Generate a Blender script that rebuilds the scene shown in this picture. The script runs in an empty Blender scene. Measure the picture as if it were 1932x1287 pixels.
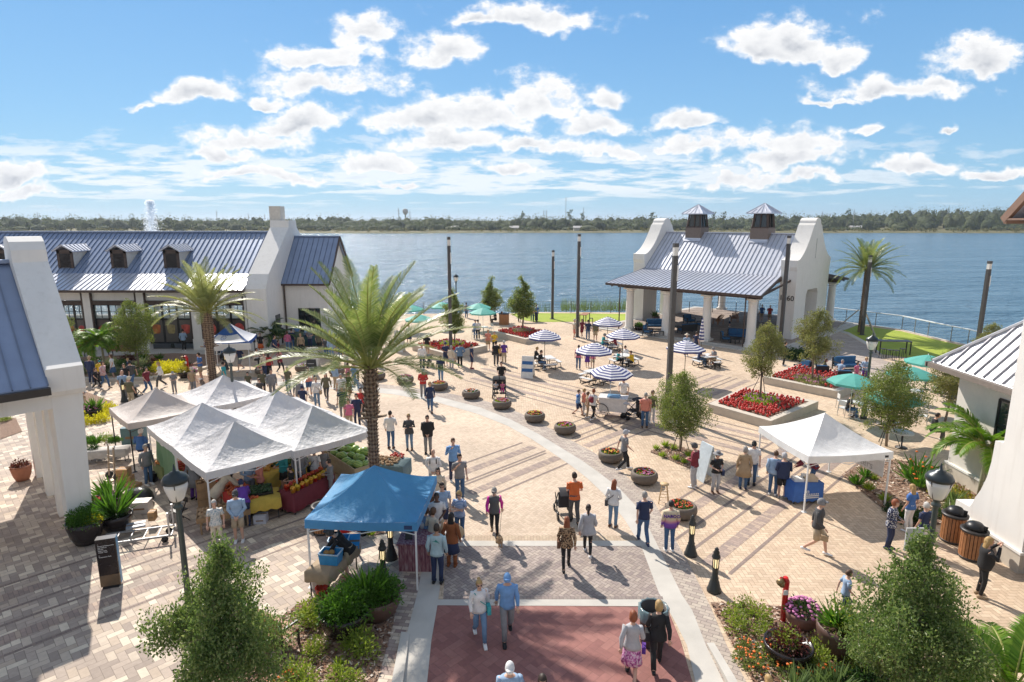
import bpy, bmesh, math, random
from mathutils import Vector, Matrix
R=math.radians; PI=math.pi
rnd=random.Random(7)
scene=bpy.context.scene
C=scene.collection
# ---------------- camera -------------------------------------------------
CAMH=10.1; FPX=1160.0; PITCH=math.atan((643.5-417.0)/FPX)
cp,sp=math.cos(PITCH),math.sin(PITCH)
cam=bpy.data.cameras.new('camera'); camo=bpy.data.objects.new('camera',cam); C.objects.link(camo)
cam.sensor_width=36; cam.lens=36*FPX/1932; cam.clip_end=20000; cam.clip_start=.1
camo.location=(0,0,CAMH); camo.rotation_euler=(PI/2-PITCH,0,0)
scene.camera=camo
def ray(px,py):
    u=(px-966)/FPX; v=(643.5-py)/FPX
    return Vector((u,cp+v*sp,-sp+v*cp))
def at(px,py,z=0.0):
    "ground position of a point of the photograph (1932 wide)"
    d=ray(px,py); t=(z-CAMH)/d.z
    return Vector((d.x*t,d.y*t,z))
# ---------------- materials ----------------------------------------------
MATS={}
class NT:
    def __init__(s,nt): s.nt=nt; s.N=nt.nodes; s.L=nt.links
    def n(s,t,**kw):
        x=s.N.new(t)
        for k,v in kw.items(): setattr(x,k,v)
        return x
    def put(s,inp,v):
        if hasattr(v,'is_linked') or isinstance(v,bpy.types.NodeSocket): s.L.new(v,inp)
        else: inp.default_value=v
    def m(s,op,*a,clamp=False):
        x=s.n('ShaderNodeMath',operation=op); x.use_clamp=clamp
        for i,v in enumerate(a): s.put(x.inputs[i],v)
        return x.outputs[0]
    def v(s,op,*a):
        x=s.n('ShaderNodeVectorMath',operation=op)
        for i,v in enumerate(a): s.put(x.inputs[i],v)
        return x.outputs[1] if op in('LENGTH','DOT_PRODUCT','DISTANCE') else x.outputs[0]
    def comb(s,x,y,z=0.0):
        c=s.n('ShaderNodeCombineXYZ')
        for i,v in enumerate((x,y,z)): s.put(c.inputs[i],v)
        return c.outputs[0]
    def sep(s,v):
        c=s.n('ShaderNodeSeparateXYZ'); s.put(c.inputs[0],v); return c.outputs
    def noise(s,vec,scale,detail=3,rough=.55,col=False):
        x=s.n('ShaderNodeTexNoise'); s.put(x.inputs['Vector'],vec); x.inputs['Scale'].default_value=scale
        x.inputs['Detail'].default_value=detail; x.inputs['Roughness'].default_value=rough
        return x.outputs['Color' if col else 'Fac']
    def mix(s,f,a,b,blend='MIX'):
        x=s.n('ShaderNodeMix',data_type='RGBA',blend_type=blend)
        s.put(x.inputs[0],f); s.put(x.inputs[6],a if not isinstance(a,tuple) else c4(a)); s.put(x.inputs[7],b if not isinstance(b,tuple) else c4(b))
        return x.outputs[2]
    def ramp(s,f,stops,const=False):
        x=s.n('ShaderNodeValToRGB'); s.put(x.inputs[0],f)
        e=x.color_ramp.elements
        if const: x.color_ramp.interpolation='CONSTANT'
        while len(e)<len(stops): e.new(.5)
        for i,(p,c) in enumerate(stops): e[i].position=p; e[i].color=c4(c)
        return x.outputs[0]
    def mr(s,f,a,b,c=0.0,d=1.0):
        x=s.n('ShaderNodeMapRange'); s.put(x.inputs[0],f)
        for i,v in enumerate((a,b,c,d)): s.put(x.inputs[1+i],v)
        return x.outputs[0]
    def bump(s,h,dist=.01,strength=.5):
        x=s.n('ShaderNodeBump'); x.inputs['Strength'].default_value=strength; x.inputs['Distance'].default_value=dist
        s.put(x.inputs['Height'],h); return x.outputs[0]
    def pos(s): return s.n('ShaderNodeNewGeometry').outputs['Position']
    def obj(s): return s.n('ShaderNodeTexCoord').outputs['Object']
def c4(c):
    return (c[0],c[1],c[2],1.0) if len(c)==3 else tuple(c)
def newmat(name):
    m=bpy.data.materials.new(name); m.use_nodes=True
    t=NT(m.node_tree); b=[n for n in t.N if n.type=='BSDF_PRINCIPLED'][0]
    return m,t,b
def mat(name,col,rough=.7,metal=0.,var=.12,scale=6.,bump=0.,bscale=40.,spec=None,sheen=0.):
    "plain surface: base colour with a little real variation of tone"
    if name in MATS: return MATS[name]
    m,t,b=newmat(name)
    p=t.obj(); nz=t.noise(p,scale,4)
    k=t.mr(nz,.25,.75,1-var,1+var)
    x=t.v('SCALE',c3(col)); x.node.inputs[3].default_value=1; t.L.new(k,x.node.inputs[3])
    t.put(b.inputs['Base Color'],x)
    b.inputs['Roughness'].default_value=rough; b.inputs['Metallic'].default_value=metal
    if spec is not None: b.inputs['Specular IOR Level'].default_value=spec
    if sheen: b.inputs['Sheen Weight'].default_value=sheen
    if bump: t.put(b.inputs['Normal'],t.bump(t.noise(p,bscale,4),.01,bump))
    MATS[name]=m; return m
def c3(c): return tuple(c[:3])
def leafmat(name,cols,trans=.45,rough=.45):
    if name in MATS: return MATS[name]
    m,t,b=newmat(name)
    ob=t.n('ShaderNodeObjectInfo'); p=t.pos()
    r1=t.n('ShaderNodeNewGeometry').outputs['Random Per Island']
    nz=t.noise(p,1.7,2)
    f=t.m('ADD',t.m('MULTIPLY',r1,.55),t.m('MULTIPLY',nz,.5))
    n=len(cols); col=t.ramp(f,[(.15+.7*i/(n-1),c) for i,c in enumerate(cols)])
    t.put(b.inputs['Base Color'],col); b.inputs['Roughness'].default_value=rough
    b.inputs['Specular IOR Level'].default_value=.35
    tr=t.n('ShaderNodeBsdfTranslucent'); t.put(tr.inputs[0],t.mix(.5,col,t.mix(1.,col,(1.6,1.7,.7),'MULTIPLY')))
    mx=t.n('ShaderNodeMixShader'); mx.inputs[0].default_value=trans
    out=[n for n in t.N if n.type=='OUTPUT_MATERIAL'][0]
    t.L.new(b.outputs[0],mx.inputs[1]); t.L.new(tr.outputs[0],mx.inputs[2]); t.L.new(mx.outputs[0],out.inputs[0])
    MATS[name]=m; return m
def clothmat(name,col,trans=.3,wr=.5):
    "tent / umbrella fabric that lets some sun through"
    if name in MATS: return MATS[name]
    m,t,b=newmat(name); p=t.obj()
    t.put(b.inputs['Base Color'],t.mix(t.mr(t.noise(p,2.2,4),.3,.7),tuple(c*.93 for c in col),tuple(min(1,c*1.05) for c in col)))
    b.inputs['Roughness'].default_value=.6
    w=t.noise(t.v('MULTIPLY',p,(1,1,.3)),2.3,5,.6)
    bm=t.bump(w,.12,wr); t.put(b.inputs['Normal'],bm)
    tr=t.n('ShaderNodeBsdfTranslucent'); tr.inputs[0].default_value=c4(tuple(min(1,c*1.02) for c in col)); t.L.new(bm,tr.inputs['Normal'])
    mx=t.n('ShaderNodeMixShader'); mx.inputs[0].default_value=trans
    out=[n for n in t.N if n.type=='OUTPUT_MATERIAL'][0]
    t.L.new(b.outputs[0],mx.inputs[1]); t.L.new(tr.outputs[0],mx.inputs[2]); t.L.new(mx.outputs[0],out.inputs[0])
    MATS[name]=m; return m
def glassmat(name,col=(.02,.03,.035),rough=.05):
    if name in MATS: return MATS[name]
    m,t,b=newmat(name); b.inputs['Base Color'].default_value=c4(col); b.inputs['Roughness'].default_value=rough
    b.inputs['Specular IOR Level'].default_value=.9
    MATS[name]=m; return m
def emat(name,col,s):
    if name in MATS: return MATS[name]
    m,t,b=newmat(name); b.inputs['Base Color'].default_value=c4(col); b.inputs['Emission Color'].default_value=c4(col); b.inputs['Emission Strength'].default_value=s
    MATS[name]=m; return m
# herringbone paving group
def herring_group():
    g=bpy.data.node_groups.new('herringbone','ShaderNodeTree')
    g.interface.new_socket('Vector',in_out='INPUT',socket_type='NodeSocketVector')
    g.interface.new_socket('Edge',in_out='OUTPUT',socket_type='NodeSocketFloat')
    g.interface.new_socket('Random',in_out='OUTPUT',socket_type='NodeSocketFloat')
    g.interface.new_socket('Vert',in_out='OUTPUT',socket_type='NodeSocketFloat')
    t=NT(g); i=t.n('NodeGroupInput'); o=t.n('NodeGroupOutput')
    s=t.sep(i.outputs[0]); x,y=s[0],s[1]
    fi=t.m('FLOOR',x); fj=t.m('FLOOR',y)
    k=t.m('FLOORED_MODULO',t.m('ADD',t.m('SUBTRACT',fi,fj),.01),4.0)
    is1=t.m('MULTIPLY',t.m('GREATER_THAN',k,.5),t.m('LESS_THAN',k,1.5))
    is2=t.m('MULTIPLY',t.m('GREATER_THAN',k,1.5),t.m('LESS_THAN',k,2.5))
    V=t.m('GREATER_THAN',k,1.5)
    ox=t.m('SUBTRACT',fi,is1); oy=t.m('SUBTRACT',fj,is2)
    fx=t.m('SUBTRACT',x,ox); fy=t.m('SUBTRACT',y,oy)
    w=t.m('SUBTRACT',2.0,V); h=t.m('ADD',1.0,V)
    dx=t.m('MINIMUM',fx,t.m('SUBTRACT',w,fx)); dy=t.m('MINIMUM',fy,t.m('SUBTRACT',h,fy))
    wn=t.n('ShaderNodeTexWhiteNoise'); t.put(wn.inputs['Vector'],t.comb(ox,oy,0.0))
    t.L.new(t.m('MINIMUM',dx,dy),o.inputs[0]); t.L.new(wn.outputs['Value'],o.inputs[1]); t.L.new(V,o.inputs[2])
    return g
HG=herring_group()
def paver(name,cols,unit=.1,ang=45.,joint=.06,jcol=(.16,.13,.11),herr=True,ratio=2.,stain=.17,off=.5):
    if name in MATS: return MATS[name]
    m,t,b=newmat(name); p=t.pos()
    vr=t.n('ShaderNodeVectorRotate',rotation_type='Z_AXIS'); t.put(vr.inputs['Vector'],p); vr.inputs['Angle'].default_value=R(ang)
    sc=t.v('SCALE',vr.outputs[0]); sc.node.inputs[3].default_value=1/unit
    if herr:
        g=t.n('ShaderNodeGroup'); g.node_tree=HG; t.L.new(sc,g.inputs[0])
        edge,ra=g.outputs[0],g.outputs[1]
    else:
        s=t.sep(sc); row=t.m('FLOOR',s[1])
        xx=t.m('DIVIDE',t.m('ADD',s[0],t.m('MULTIPLY',row,off*ratio)),ratio); ci=t.m('FLOOR',xx)
        fx=t.m('MULTIPLY',t.m('SUBTRACT',xx,ci),ratio); fy=t.m('SUBTRACT',s[1],row)
        edge=t.m('MINIMUM',t.m('MINIMUM',fx,t.m('SUBTRACT',ratio,fx)),t.m('MINIMUM',fy,t.m('SUBTRACT',1.0,fy)))
        wn=t.n('ShaderNodeTexWhiteNoise'); t.put(wn.inputs['Vector'],t.comb(ci,row,0.0)); ra=wn.outputs['Value']
    n=len(cols)
    col=t.ramp(ra,[(i/n,c) for i,c in enumerate(cols)],const=True)
    big=t.noise(p,.22,5,.6); fine=t.noise(p,9.,3)
    k=t.m('ADD',t.mr(big,.3,.7,1-stain,1+stain),t.mr(fine,.3,.7,-.07,.07))
    x=t.v('SCALE',col); t.L.new(k,x.node.inputs[3])
    sp_=t.m('LESS_THAN',t.noise(p,3.1,2,.5),.27); x=t.mix(t.m('MULTIPLY',sp_,.22),x,(.12,.10,.09))
    j=t.m('LESS_THAN',edge,joint)
    fac=t.m('MULTIPLY',j,.75)
    t.put(b.inputs['Base Color'],t.mix(fac,x,jcol)); b.inputs['Roughness'].default_value=.82
    t.put(b.inputs['Normal'],t.bump(t.m('ADD',t.mr(edge,0.,joint*1.6),t.m('MULTIPLY',fine,.3)),.006,.5))
    MATS[name]=m; return m
def groundmat(name,cols,scale=3.,bump=.4,bdist=.03,fine=22.):
    if name in MATS: return MATS[name]
    m,t,b=newmat(name); p=t.pos()
    f=t.m('ADD',t.m('MULTIPLY',t.noise(p,scale,5,.65),.55),t.m('MULTIPLY',t.noise(p,fine,3,.7),.45))
    n=len(cols)
    t.put(b.inputs['Base Color'],t.ramp(f,[(.3+.4*i/(n-1),c) for i,c in enumerate(cols)])); b.inputs['Roughness'].default_value=.92
    t.put(b.inputs['Normal'],t.bump(t.noise(p,fine,4,.7),bdist,bump))
    MATS[name]=m; return m
# ---------------- mesh builder -------------------------------------------
class MB:
    def __init__(s): s.v=[]; s.f=[]; s.m=[]; s.mi=0; s.sm=[]; s.smooth=False
    def face(s,idx): s.f.append(tuple(idx)); s.m.append(s.mi); s.sm.append(s.smooth)
    def add(s,vs,fs):
        o=len(s.v); s.v+= [tuple(p) for p in vs]
        for f in fs: s.face([i+o for i in f])
        return s
    def box(s,x0,x1,y0,y1,z0,z1,M=None):
        vs=[(x,y,z) for x in(x0,x1) for y in(y0,y1) for z in(z0,z1)]
        if M is not None: vs=[M@Vector(p) for p in vs]
        return s.add(vs,[(0,1,3,2),(4,6,7,5),(0,4,5,1),(2,3,7,6),(0,2,6,4),(1,5,7,3)])
    def cbox(s,c,d,rz=0,rx=0,ry=0):
        M=Matrix.Translation(c)@Matrix.Rotation(rz,4,'Z')@Matrix.Rotation(ry,4,'Y')@Matrix.Rotation(rx,4,'X')
        return s.box(-d[0]/2,d[0]/2,-d[1]/2,d[1]/2,-d[2]/2,d[2]/2,M)
    def bar(s,a,b,w,h=None):
        "square bar from a to b"
        h=h or w; a=Vector(a); b=Vector(b); d=b-a; L=d.length
        if L<1e-6: return s
        q=d.to_track_quat('X','Z').to_matrix().to_4x4(); M=Matrix.Translation(a)@q
        return s.box(0,L,-w/2,w/2,-h/2,h/2,M)
    def rings(s,rs,cap=True,closed=True):
        o=len(s.v); n=len(rs[0])
        for r in rs: s.v+=[tuple(p) for p in r]
        for i in range(len(rs)-1):
            for j in range(n if closed else n-1):
                k=(j+1)%n; s.face((o+i*n+j,o+i*n+k,o+(i+1)*n+k,o+(i+1)*n+j))
        if cap:
            s.face([o+j for j in range(n)][::-1]); s.face([o+(len(rs)-1)*n+j for j in range(n)])
        return s
    def tube(s,pts,n=8,cap=True,ref=(1,0,0)):
        "pts: (pos, rx[, ry])"
        P=[Vector(p[0]) for p in pts]; rs=[]
        for i,p in enumerate(pts):
            t=(P[min(i+1,len(P)-1)]-P[max(i-1,0)])
            if t.length<1e-7: t=Vector((0,0,1))
            t.normalize(); rf=Vector(ref)
            if abs(t.dot(rf))>.85: rf=Vector((0,1,0)) if abs(t.y)<.85 else Vector((0,0,1))
            u=(rf-t*rf.dot(t)).normalized(); w=t.cross(u)
            rx=p[1]; ry=p[2] if len(p)>2 else rx
            rs.append([P[i]+u*rx*math.cos(2*PI*k/n)+w*ry*math.sin(2*PI*k/n) for k in range(n)])
        return s.rings(rs,cap)
    def lathe(s,prof,n=16,c=(0,0,0),cap=True):
        return s.rings([[(c[0]+r*math.cos(2*PI*k/n),c[1]+r*math.sin(2*PI*k/n),c[2]+z) for k in range(n)] for r,z in prof],cap)
    def ball(s,c,r,n=8,m=6):
        rx,ry,rz=r if hasattr(r,'__len__') else (r,r,r)
        rs=[]
        for i in range(m+1):
            a=-PI/2+PI*i/m; q=max(math.cos(a),.02)
            rs.append([(c[0]+rx*q*math.cos(2*PI*k/n),c[1]+ry*q*math.sin(2*PI*k/n),c[2]+rz*math.sin(a)) for k in range(n)])
        return s.rings(rs)
    def prism(s,poly,z0,z1):
        "poly xy counter-clockwise"
        n=len(poly); o=len(s.v)
        s.v+=[(p[0],p[1],z0) for p in poly]+[(p[0],p[1],z1) for p in poly]
        s.face([o+i for i in range(n)][::-1]); s.face([o+n+i for i in range(n)])
        for i in range(n):
            j=(i+1)%n; s.face((o+i,o+j,o+n+j,o+n+i))
        return s
    def extr(s,prof,a0,a1,axis='x'):
        "profile polygon (p,q) extruded: axis x -> (a,p,q); axis y -> (p,a,q)"
        n=len(prof); o=len(s.v)
        f=(lambda a,p,q:(a,p,q)) if axis=='x' else (lambda a,p,q:(p,a,q))
        s.v+=[f(a0,*p) for p in prof]+[f(a1,*p) for p in prof]
        s.face([o+i for i in range(n)][::-1]); s.face([o+n+i for i in range(n)])
        for i in range(n):
            j=(i+1)%n; s.face((o+i,o+j,o+n+j,o+n+i))
        return s
    def mesh(s,name,mats,fixn=True):
        me=bpy.data.meshes.new(name); me.from_pydata(s.v,[],s.f)
        if not isinstance(mats,(list,tuple)): mats=[mats]
        for m in mats: me.materials.append(m)
        if len(mats)>1: me.polygons.foreach_set('material_index',s.m)
        me.polygons.foreach_set('use_smooth',s.sm)
        if fixn:
            bm=bmesh.new(); bm.from_mesh(me); bmesh.ops.recalc_face_normals(bm,faces=bm.faces); bm.to_mesh(me); bm.free()
        me.update(); return me
    def build(s,name,mats,parent=None,fixn=True,loc=None):
        return link(name,s.mesh(name,mats,fixn),parent,loc)
def link(name,me,parent=None,loc=None):
    o=bpy.data.objects.new(name,me); C.objects.link(o)
    if parent is not None: o.parent=parent
    if loc is not None: o.location=loc
    return o
def tag(o,label=None,cat=None,group=None,kind=None):
    if label: o['label']=label
    if cat: o['category']=cat
    if group: o['group']=group
    if kind: o['kind']=kind
    return o
def thing(name,label,cat,loc=(0,0,0),rz=0,group=None):
    o=bpy.data.objects.new(name,None); C.objects.link(o); o.location=loc; o.rotation_euler=(0,0,rz)
    o.empty_display_size=.2
    return tag(o,label,cat,group)
KIDS={}
def kids(o): return [c for c in o.children]
def copy_tree(o,loc=None,rz=None,label=None,group=None,scale=None,parent=None):
    c=o.copy(); C.objects.link(c); c.parent=parent
    for ch in list(o.children): copy_tree(ch,parent=c)
    if loc is not None: c.location=loc
    if rz is not None: c.rotation_euler=(0,0,rz)
    if scale is not None: c.scale=(scale,)*3 if not hasattr(scale,'__len__') else scale
    if label: c['label']=label
    if group: c['group']=group
    return c
def struct(name,mb,m,fixn=True): return tag(mb.build(name,m,fixn=fixn),kind='structure')
def text_mesh(name,body,size,m,parent=None,depth=.004,align='LEFT',font_scale=1.,bold=0.):
    cu=bpy.data.curves.new(name,'FONT'); cu.body=body; cu.size=size; cu.extrude=depth; cu.align_x=align; cu.resolution_u=3; cu.offset=bold
    o=bpy.data.objects.new(name,cu); C.objects.link(o)
    dg=bpy.context.evaluated_depsgraph_get(); me=bpy.data.meshes.new_from_object(o.evaluated_get(dg))
    bpy.data.objects.remove(o); me.materials.clear(); me.materials.append(m)
    return link(name,me,parent)
def seams(mb,p0,p1,p2,p3,step,h=.055,w=.036):
    mb.mi=1; _seams(mb,p0,p1,p2,p3,step,h,w); mb.mi=0
def _seams(mb,p0,p1,p2,p3,step,h,w):
    "raised standing seams on roof quad p0-p1 (eave) p3-p2 (ridge)"
    p0,p1,p2,p3=map(Vector,(p0,p1,p2,p3)); L=(p1-p0).length; n=max(2,round(L/step))
    nn=(p1-p0).cross(p3-p0).normalized()
    if nn.z<0: nn=-nn
    for i in range(n+1):
        f=i/n; a=p0.lerp(p1,f)+nn*h/2; b=p3.lerp(p2,f)+nn*h/2
        d=(b-a); L2=d.length
        if L2<.1: continue
        x=d.normalized(); y=nn.cross(x)
        M=Matrix((x,y,nn)).transposed().to_4x4(); M.translation=a
        mb.box(0,L2,-w/2,w/2,-h/2,h/2,M)
def slab(mb,quad,th=.12):
    "thick sheet: quad top surface, thickness downwards along z"
    q=[Vector(p) for p in quad]; n=len(q); o=len(mb.v)
    mb.v+=[tuple(p) for p in q]+[(p.x,p.y,p.z-th) for p in q]
    mb.face(range(o,o+n)); mb.face([o+n+i for i in range(n)][::-1])
    for i in range(n):
        j=(i+1)%n; mb.face((o+i,o+n+i,o+n+j,o+j))
# ---------------- shared materials ---------------------------------------
def roofmat(name,col,rough=.32,metal=.55):
    if name in MATS: return MATS[name]
    m,t,b=newmat(name); p=t.obj()
    k=t.mr(t.noise(p,1.3,4),.3,.7,.93,1.07); x=t.v('SCALE',col); t.L.new(k,x.node.inputs[3])
    t.put(b.inputs['Base Color'],x); b.inputs['Roughness'].default_value=rough; b.inputs['Metallic'].default_value=metal
    t.put(b.inputs['Normal'],t.bump(t.noise(p,1.5,3),.03,.25))
    MATS[name]=m; return m
STUCCO=mat('white_stucco',(.80,.775,.73),.85,var=.035,scale=1.5,bump=.25,bscale=60)
_t=NT(STUCCO.node_tree); _b=[n for n in _t.N if n.type=='BSDF_PRINCIPLED'][0]; _src=_b.inputs['Base Color'].links[0].from_socket
_st=_t.noise(_t.v('MULTIPLY',_t.obj(),(3.,3.,.22)),1.6,5,.65); _t.put(_b.inputs['Base Color'],_t.mix(_t.mr(_st,.52,.75,0,.30),_src,(.56,.52,.46)))
ROOF=roofmat('galvalume_roof',(.58,.605,.68),.36,.3)
BROOF=roofmat('blue_metal_roof',(.25,.315,.45),.38,.3)
ROOF=[ROOF,roofmat('roof_seam_shade',(.33,.35,.40),.5,.2)]; BROOF=[BROOF,roofmat('blue_roof_seam_shade',(.165,.21,.30),.5,.2)]  # second metal is darker: shadow along the seams put into its colour
DKWOOD=mat('dark_brown_wood',(.075,.05,.04),.7,var=.2,scale=5)
BRONZE=mat('dark_bronze_metal',(.045,.04,.038),.45,metal=.3,var=.1)
BLACKM=mat('black_metal',(.018,.018,.02),.4,metal=.2,var=.1)
GREYPOLE=mat('grey_brown_pole_paint',(.085,.08,.078),.5,metal=.2,var=.06)
WHITEP=mat('white_plastic',(.75,.75,.74),.45,var=.03)
ALU=mat('aluminium',(.55,.56,.58),.35,metal=.8,var=.05)
CONC=mat('pale_concrete',(.52,.49,.44),.85,var=.12,scale=1.2,bump=.2)
STONE=mat('cast_stone',(.55,.49,.41),.8,var=.1,scale=3,bump=.2)
SOIL=mat('dark_soil',(.05,.035,.025),.95,var=.4,scale=20,bump=.8)
GLASS=glassmat('dark_window_glass')
TERRA=mat('terracotta',(.40,.16,.09),.75)
WOODS=mat('stained_cedar',(.34,.15,.06),.6,var=.25,scale=9)
m,t,b=newmat('clear_pane'); b.inputs['Base Color'].default_value=(.75,.85,.82,1); b.inputs['Roughness'].default_value=.03
b.inputs['Alpha'].default_value=.35; PANE=m
# ---------------- sun and sky --------------------------------------------
SAZ=R(30); SEL=R(41)
SUN=Vector((-math.sin(SAZ)*math.cos(SEL),math.cos(SAZ)*math.cos(SEL),math.sin(SEL)))
sl=bpy.data.lights.new('sun','SUN'); sl.energy=5.0; sl.angle=R(.55); sl.color=(1.,.925,.83)
so=bpy.data.objects.new('sun',sl); C.objects.link(so); so.rotation_euler=SUN.to_track_quat('Z','Y').to_euler(); so.location=(-30,40,60)
w=bpy.data.worlds.new('World'); scene.world=w; w.use_nodes=True
t=NT(w.node_tree); bg=[n for n in t.N if n.type=='BACKGROUND'][0]
sky=t.n('ShaderNodeTexSky',sky_type='NISHITA'); sky.sun_disc=False; sky.sun_elevation=SEL; sky.sun_rotation=-SAZ
sky.air_density=1.25; sky.dust_density=.6; sky.ozone_density=2.2; sky.altitude=0
d=t.n('ShaderNodeTexCoord').outputs['Generated']
s=t.sep(d); y=t.m('MAXIMUM',s[1],.02)
# gnomonic coordinates of the sky direction, roughly degrees/57
U=t.m('DIVIDE',s[0],y); W=t.m('DIVIDE',s[2],y)
Wp=t.m('ADD',W,.0)
def blobgroup():
    g=bpy.data.node_groups.new('cloud_lump','ShaderNodeTree')
    for nm,ty in (('P','NodeSocketVector'),('C','NodeSocketVector'),('S','NodeSocketVector'),('D','NodeSocketFloat')): g.interface.new_socket(nm,in_out='INPUT',socket_type=ty)
    g.interface.new_socket('D',in_out='OUTPUT',socket_type='NodeSocketFloat')
    q=NT(g); i=q.n('NodeGroupInput'); o=q.n('NodeGroupOutput')
    v=q.v('MULTIPLY',q.v('SUBTRACT',i.outputs[0],i.outputs[1]),i.outputs[2])
    ss=q.sep(v); yy=q.m('MAXIMUM',ss[1],q.m('MULTIPLY',ss[1],-2.0))
    L=q.v('LENGTH',q.comb(ss[0],yy,0.0))
    q.L.new(q.m('MAXIMUM',i.outputs[3],q.m('SUBTRACT',1.0,L)),o.inputs[0]); return g
BG=blobgroup()
def px2uw(px,py):
    d=ray(px,py); return d.x/d.y,d.z/d.y
# lumps: (centre x, base y, half width, height) in photo pixels
CL=[(680,75,75,60),(600,110,125,42),(830,115,95,60),(620,175,170,60),(500,195,60,20),(370,190,95,38),(270,195,45,16),
(1000,45,150,50),(900,40,55,30),(1090,50,70,45),(1500,105,130,70),(1440,120,70,40),(1570,110,70,40),(1850,130,90,70),(1680,175,150,42),(1560,190,75,20),(1780,165,60,30),
(560,245,110,42),(470,275,140,42),(420,295,110,26),(780,250,120,50),(900,240,140,70),(1020,215,75,85),(850,285,150,42),(1150,205,55,45),(1290,240,75,30),(1130,255,90,45),(1000,290,120,32),(1170,300,90,28),
(1320,290,110,42),(1500,290,85,52),(1480,315,130,34),(1720,320,90,32),(1640,250,45,18),(1790,245,20,14),(1880,335,60,20),(700,320,110,36),(560,330,90,24),(30,345,90,40),(60,370,80,22),(960,325,90,24),(1400,345,110,28),(1530,345,90,24),(750,355,60,18),(450,335,80,24)]
def field(P,nz):
    dd=-3.0
    for (cx,by,hw,hh) in CL:
        u,v=px2uw(cx,by-hh*.22); u2,_=px2uw(cx+hw,by); _,v2=px2uw(cx,by-hh*1.0)
        b_=t.n('ShaderNodeGroup'); b_.node_tree=BG; t.put(b_.inputs[0],P)
        b_.inputs[1].default_value=(u,v,0); b_.inputs[2].default_value=(1/max(.005,(u2-u)*1.22),1/max(.004,(v2-v)*1.28),0)
        t.put(b_.inputs[3],dd); dd=b_.outputs[0]
    return t.m('ADD',dd,nz)
P0=t.comb(U,Wp,0.0)
warp=t.v('SCALE',t.v('SUBTRACT',t.noise(P0,9,4,.6,col=True),(.5,.5,.5))); warp.node.inputs[3].default_value=.085
P=t.v('ADD',P0,warp)
stretch=t.v('MULTIPLY',P0,(1,1.6,1))
n1=t.noise(stretch,13,7,.62)
n9=t.noise(stretch,42,5,.6)
nz=t.m('ADD',t.m('MULTIPLY',t.m('SUBTRACT',n1,.53),2.5),t.m('MULTIPLY',t.m('SUBTRACT',n9,.5),.5))
D=field(P,nz)
alpha=t.mr(D,-.06,.42)
# low broken layer near the horizon, flattened by perspective
lz=t.m('LOGARITHM',t.m('MAXIMUM',t.m('ADD',W,.012),.001),2.718)
Q=t.comb(t.m('MULTIPLY',U,1.0),t.m('MULTIPLY',lz,.55),0.0)
n2=t.noise(Q,7.5,7,.6)
band=t.m('MULTIPLY',t.mr(W,.005,.05),t.mr(W,.17,.09))
right=t.mr(U,.95,.25,.35,1.0)
lo=t.mr(t.m('ADD',n2,t.m('MULTIPLY',t.m('MULTIPLY',band,right),.17)),.61,.70)
lo=t.m('MULTIPLY',lo,t.m('MULTIPLY',band,t.mr(right,.3,1.,.45,1.)),clamp=True)
# wispy veil on the low sky
alpha2=t.m('MAXIMUM',t.m('MULTIPLY',alpha,alpha),t.m('MULTIPLY',lo,.80))
# thickness shading of the cloud bodies: grey where deep, white at the rims
Pu=t.v('ADD',P0,(-.004,.016,0)); n1u=t.noise(t.v('MULTIPLY',Pu,(1,1.6,1)),13,5,.62)
lit=t.mr(t.m('SUBTRACT',n1u,n1),-.10,.10,1.0,.0)
deep=t.mr(D,.25,1.15)
grey=t.m('MULTIPLY',deep,t.m('SUBTRACT',1.0,t.m('MULTIPLY',lit,.6)),clamp=True)
ccol=t.mix(grey,(6.9,6.9,6.9),(3.1,3.35,3.8))
low=t.mix(t.mr(n2,.62,.8),(6.3,6.5,6.7),(4.4,4.7,5.2))
use=t.m('GREATER_THAN',t.m('MULTIPLY',lo,.80),t.m('MULTIPLY',alpha,alpha))
ccol=t.mix(use,ccol,low)
nis=t.mix(1.,sky.outputs[0],(.55,.80,1.06),'MULTIPLY')
elev=t.m('MAXIMUM',s[2],0.0)
own=t.ramp(elev,[(0,(.245,.405,.54)),(.05,(.215,.385,.54)),(.14,(.165,.33,.52)),(.28,(.115,.265,.475)),(.45,(.085,.215,.43)),(1,(.05,.14,.32))])
ownv=t.v('SCALE',own); ownv.node.inputs[3].default_value=10.0
skyc=t.mix(.85,nis,ownv)
front=t.mix(alpha2,skyc,ccol)
# unseen sky behind and overhead: white cloud added to lift and neutralise fill
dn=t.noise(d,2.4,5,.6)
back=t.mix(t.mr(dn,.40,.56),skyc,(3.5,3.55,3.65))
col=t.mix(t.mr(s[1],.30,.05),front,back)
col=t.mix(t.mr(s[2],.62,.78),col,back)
up=t.mr(s[2],-.02,.0)
col=t.mix(up,(1.2,1.1,1.0),col)
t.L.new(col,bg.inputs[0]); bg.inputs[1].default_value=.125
scene.view_settings.view_transform='Standard'; scene.view_settings.look='None'; scene.view_settings.exposure=.34; scene.view_settings.gamma=1
w.cycles.sampling_method='MANUAL'; w.cycles.sample_map_resolution=256
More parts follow.
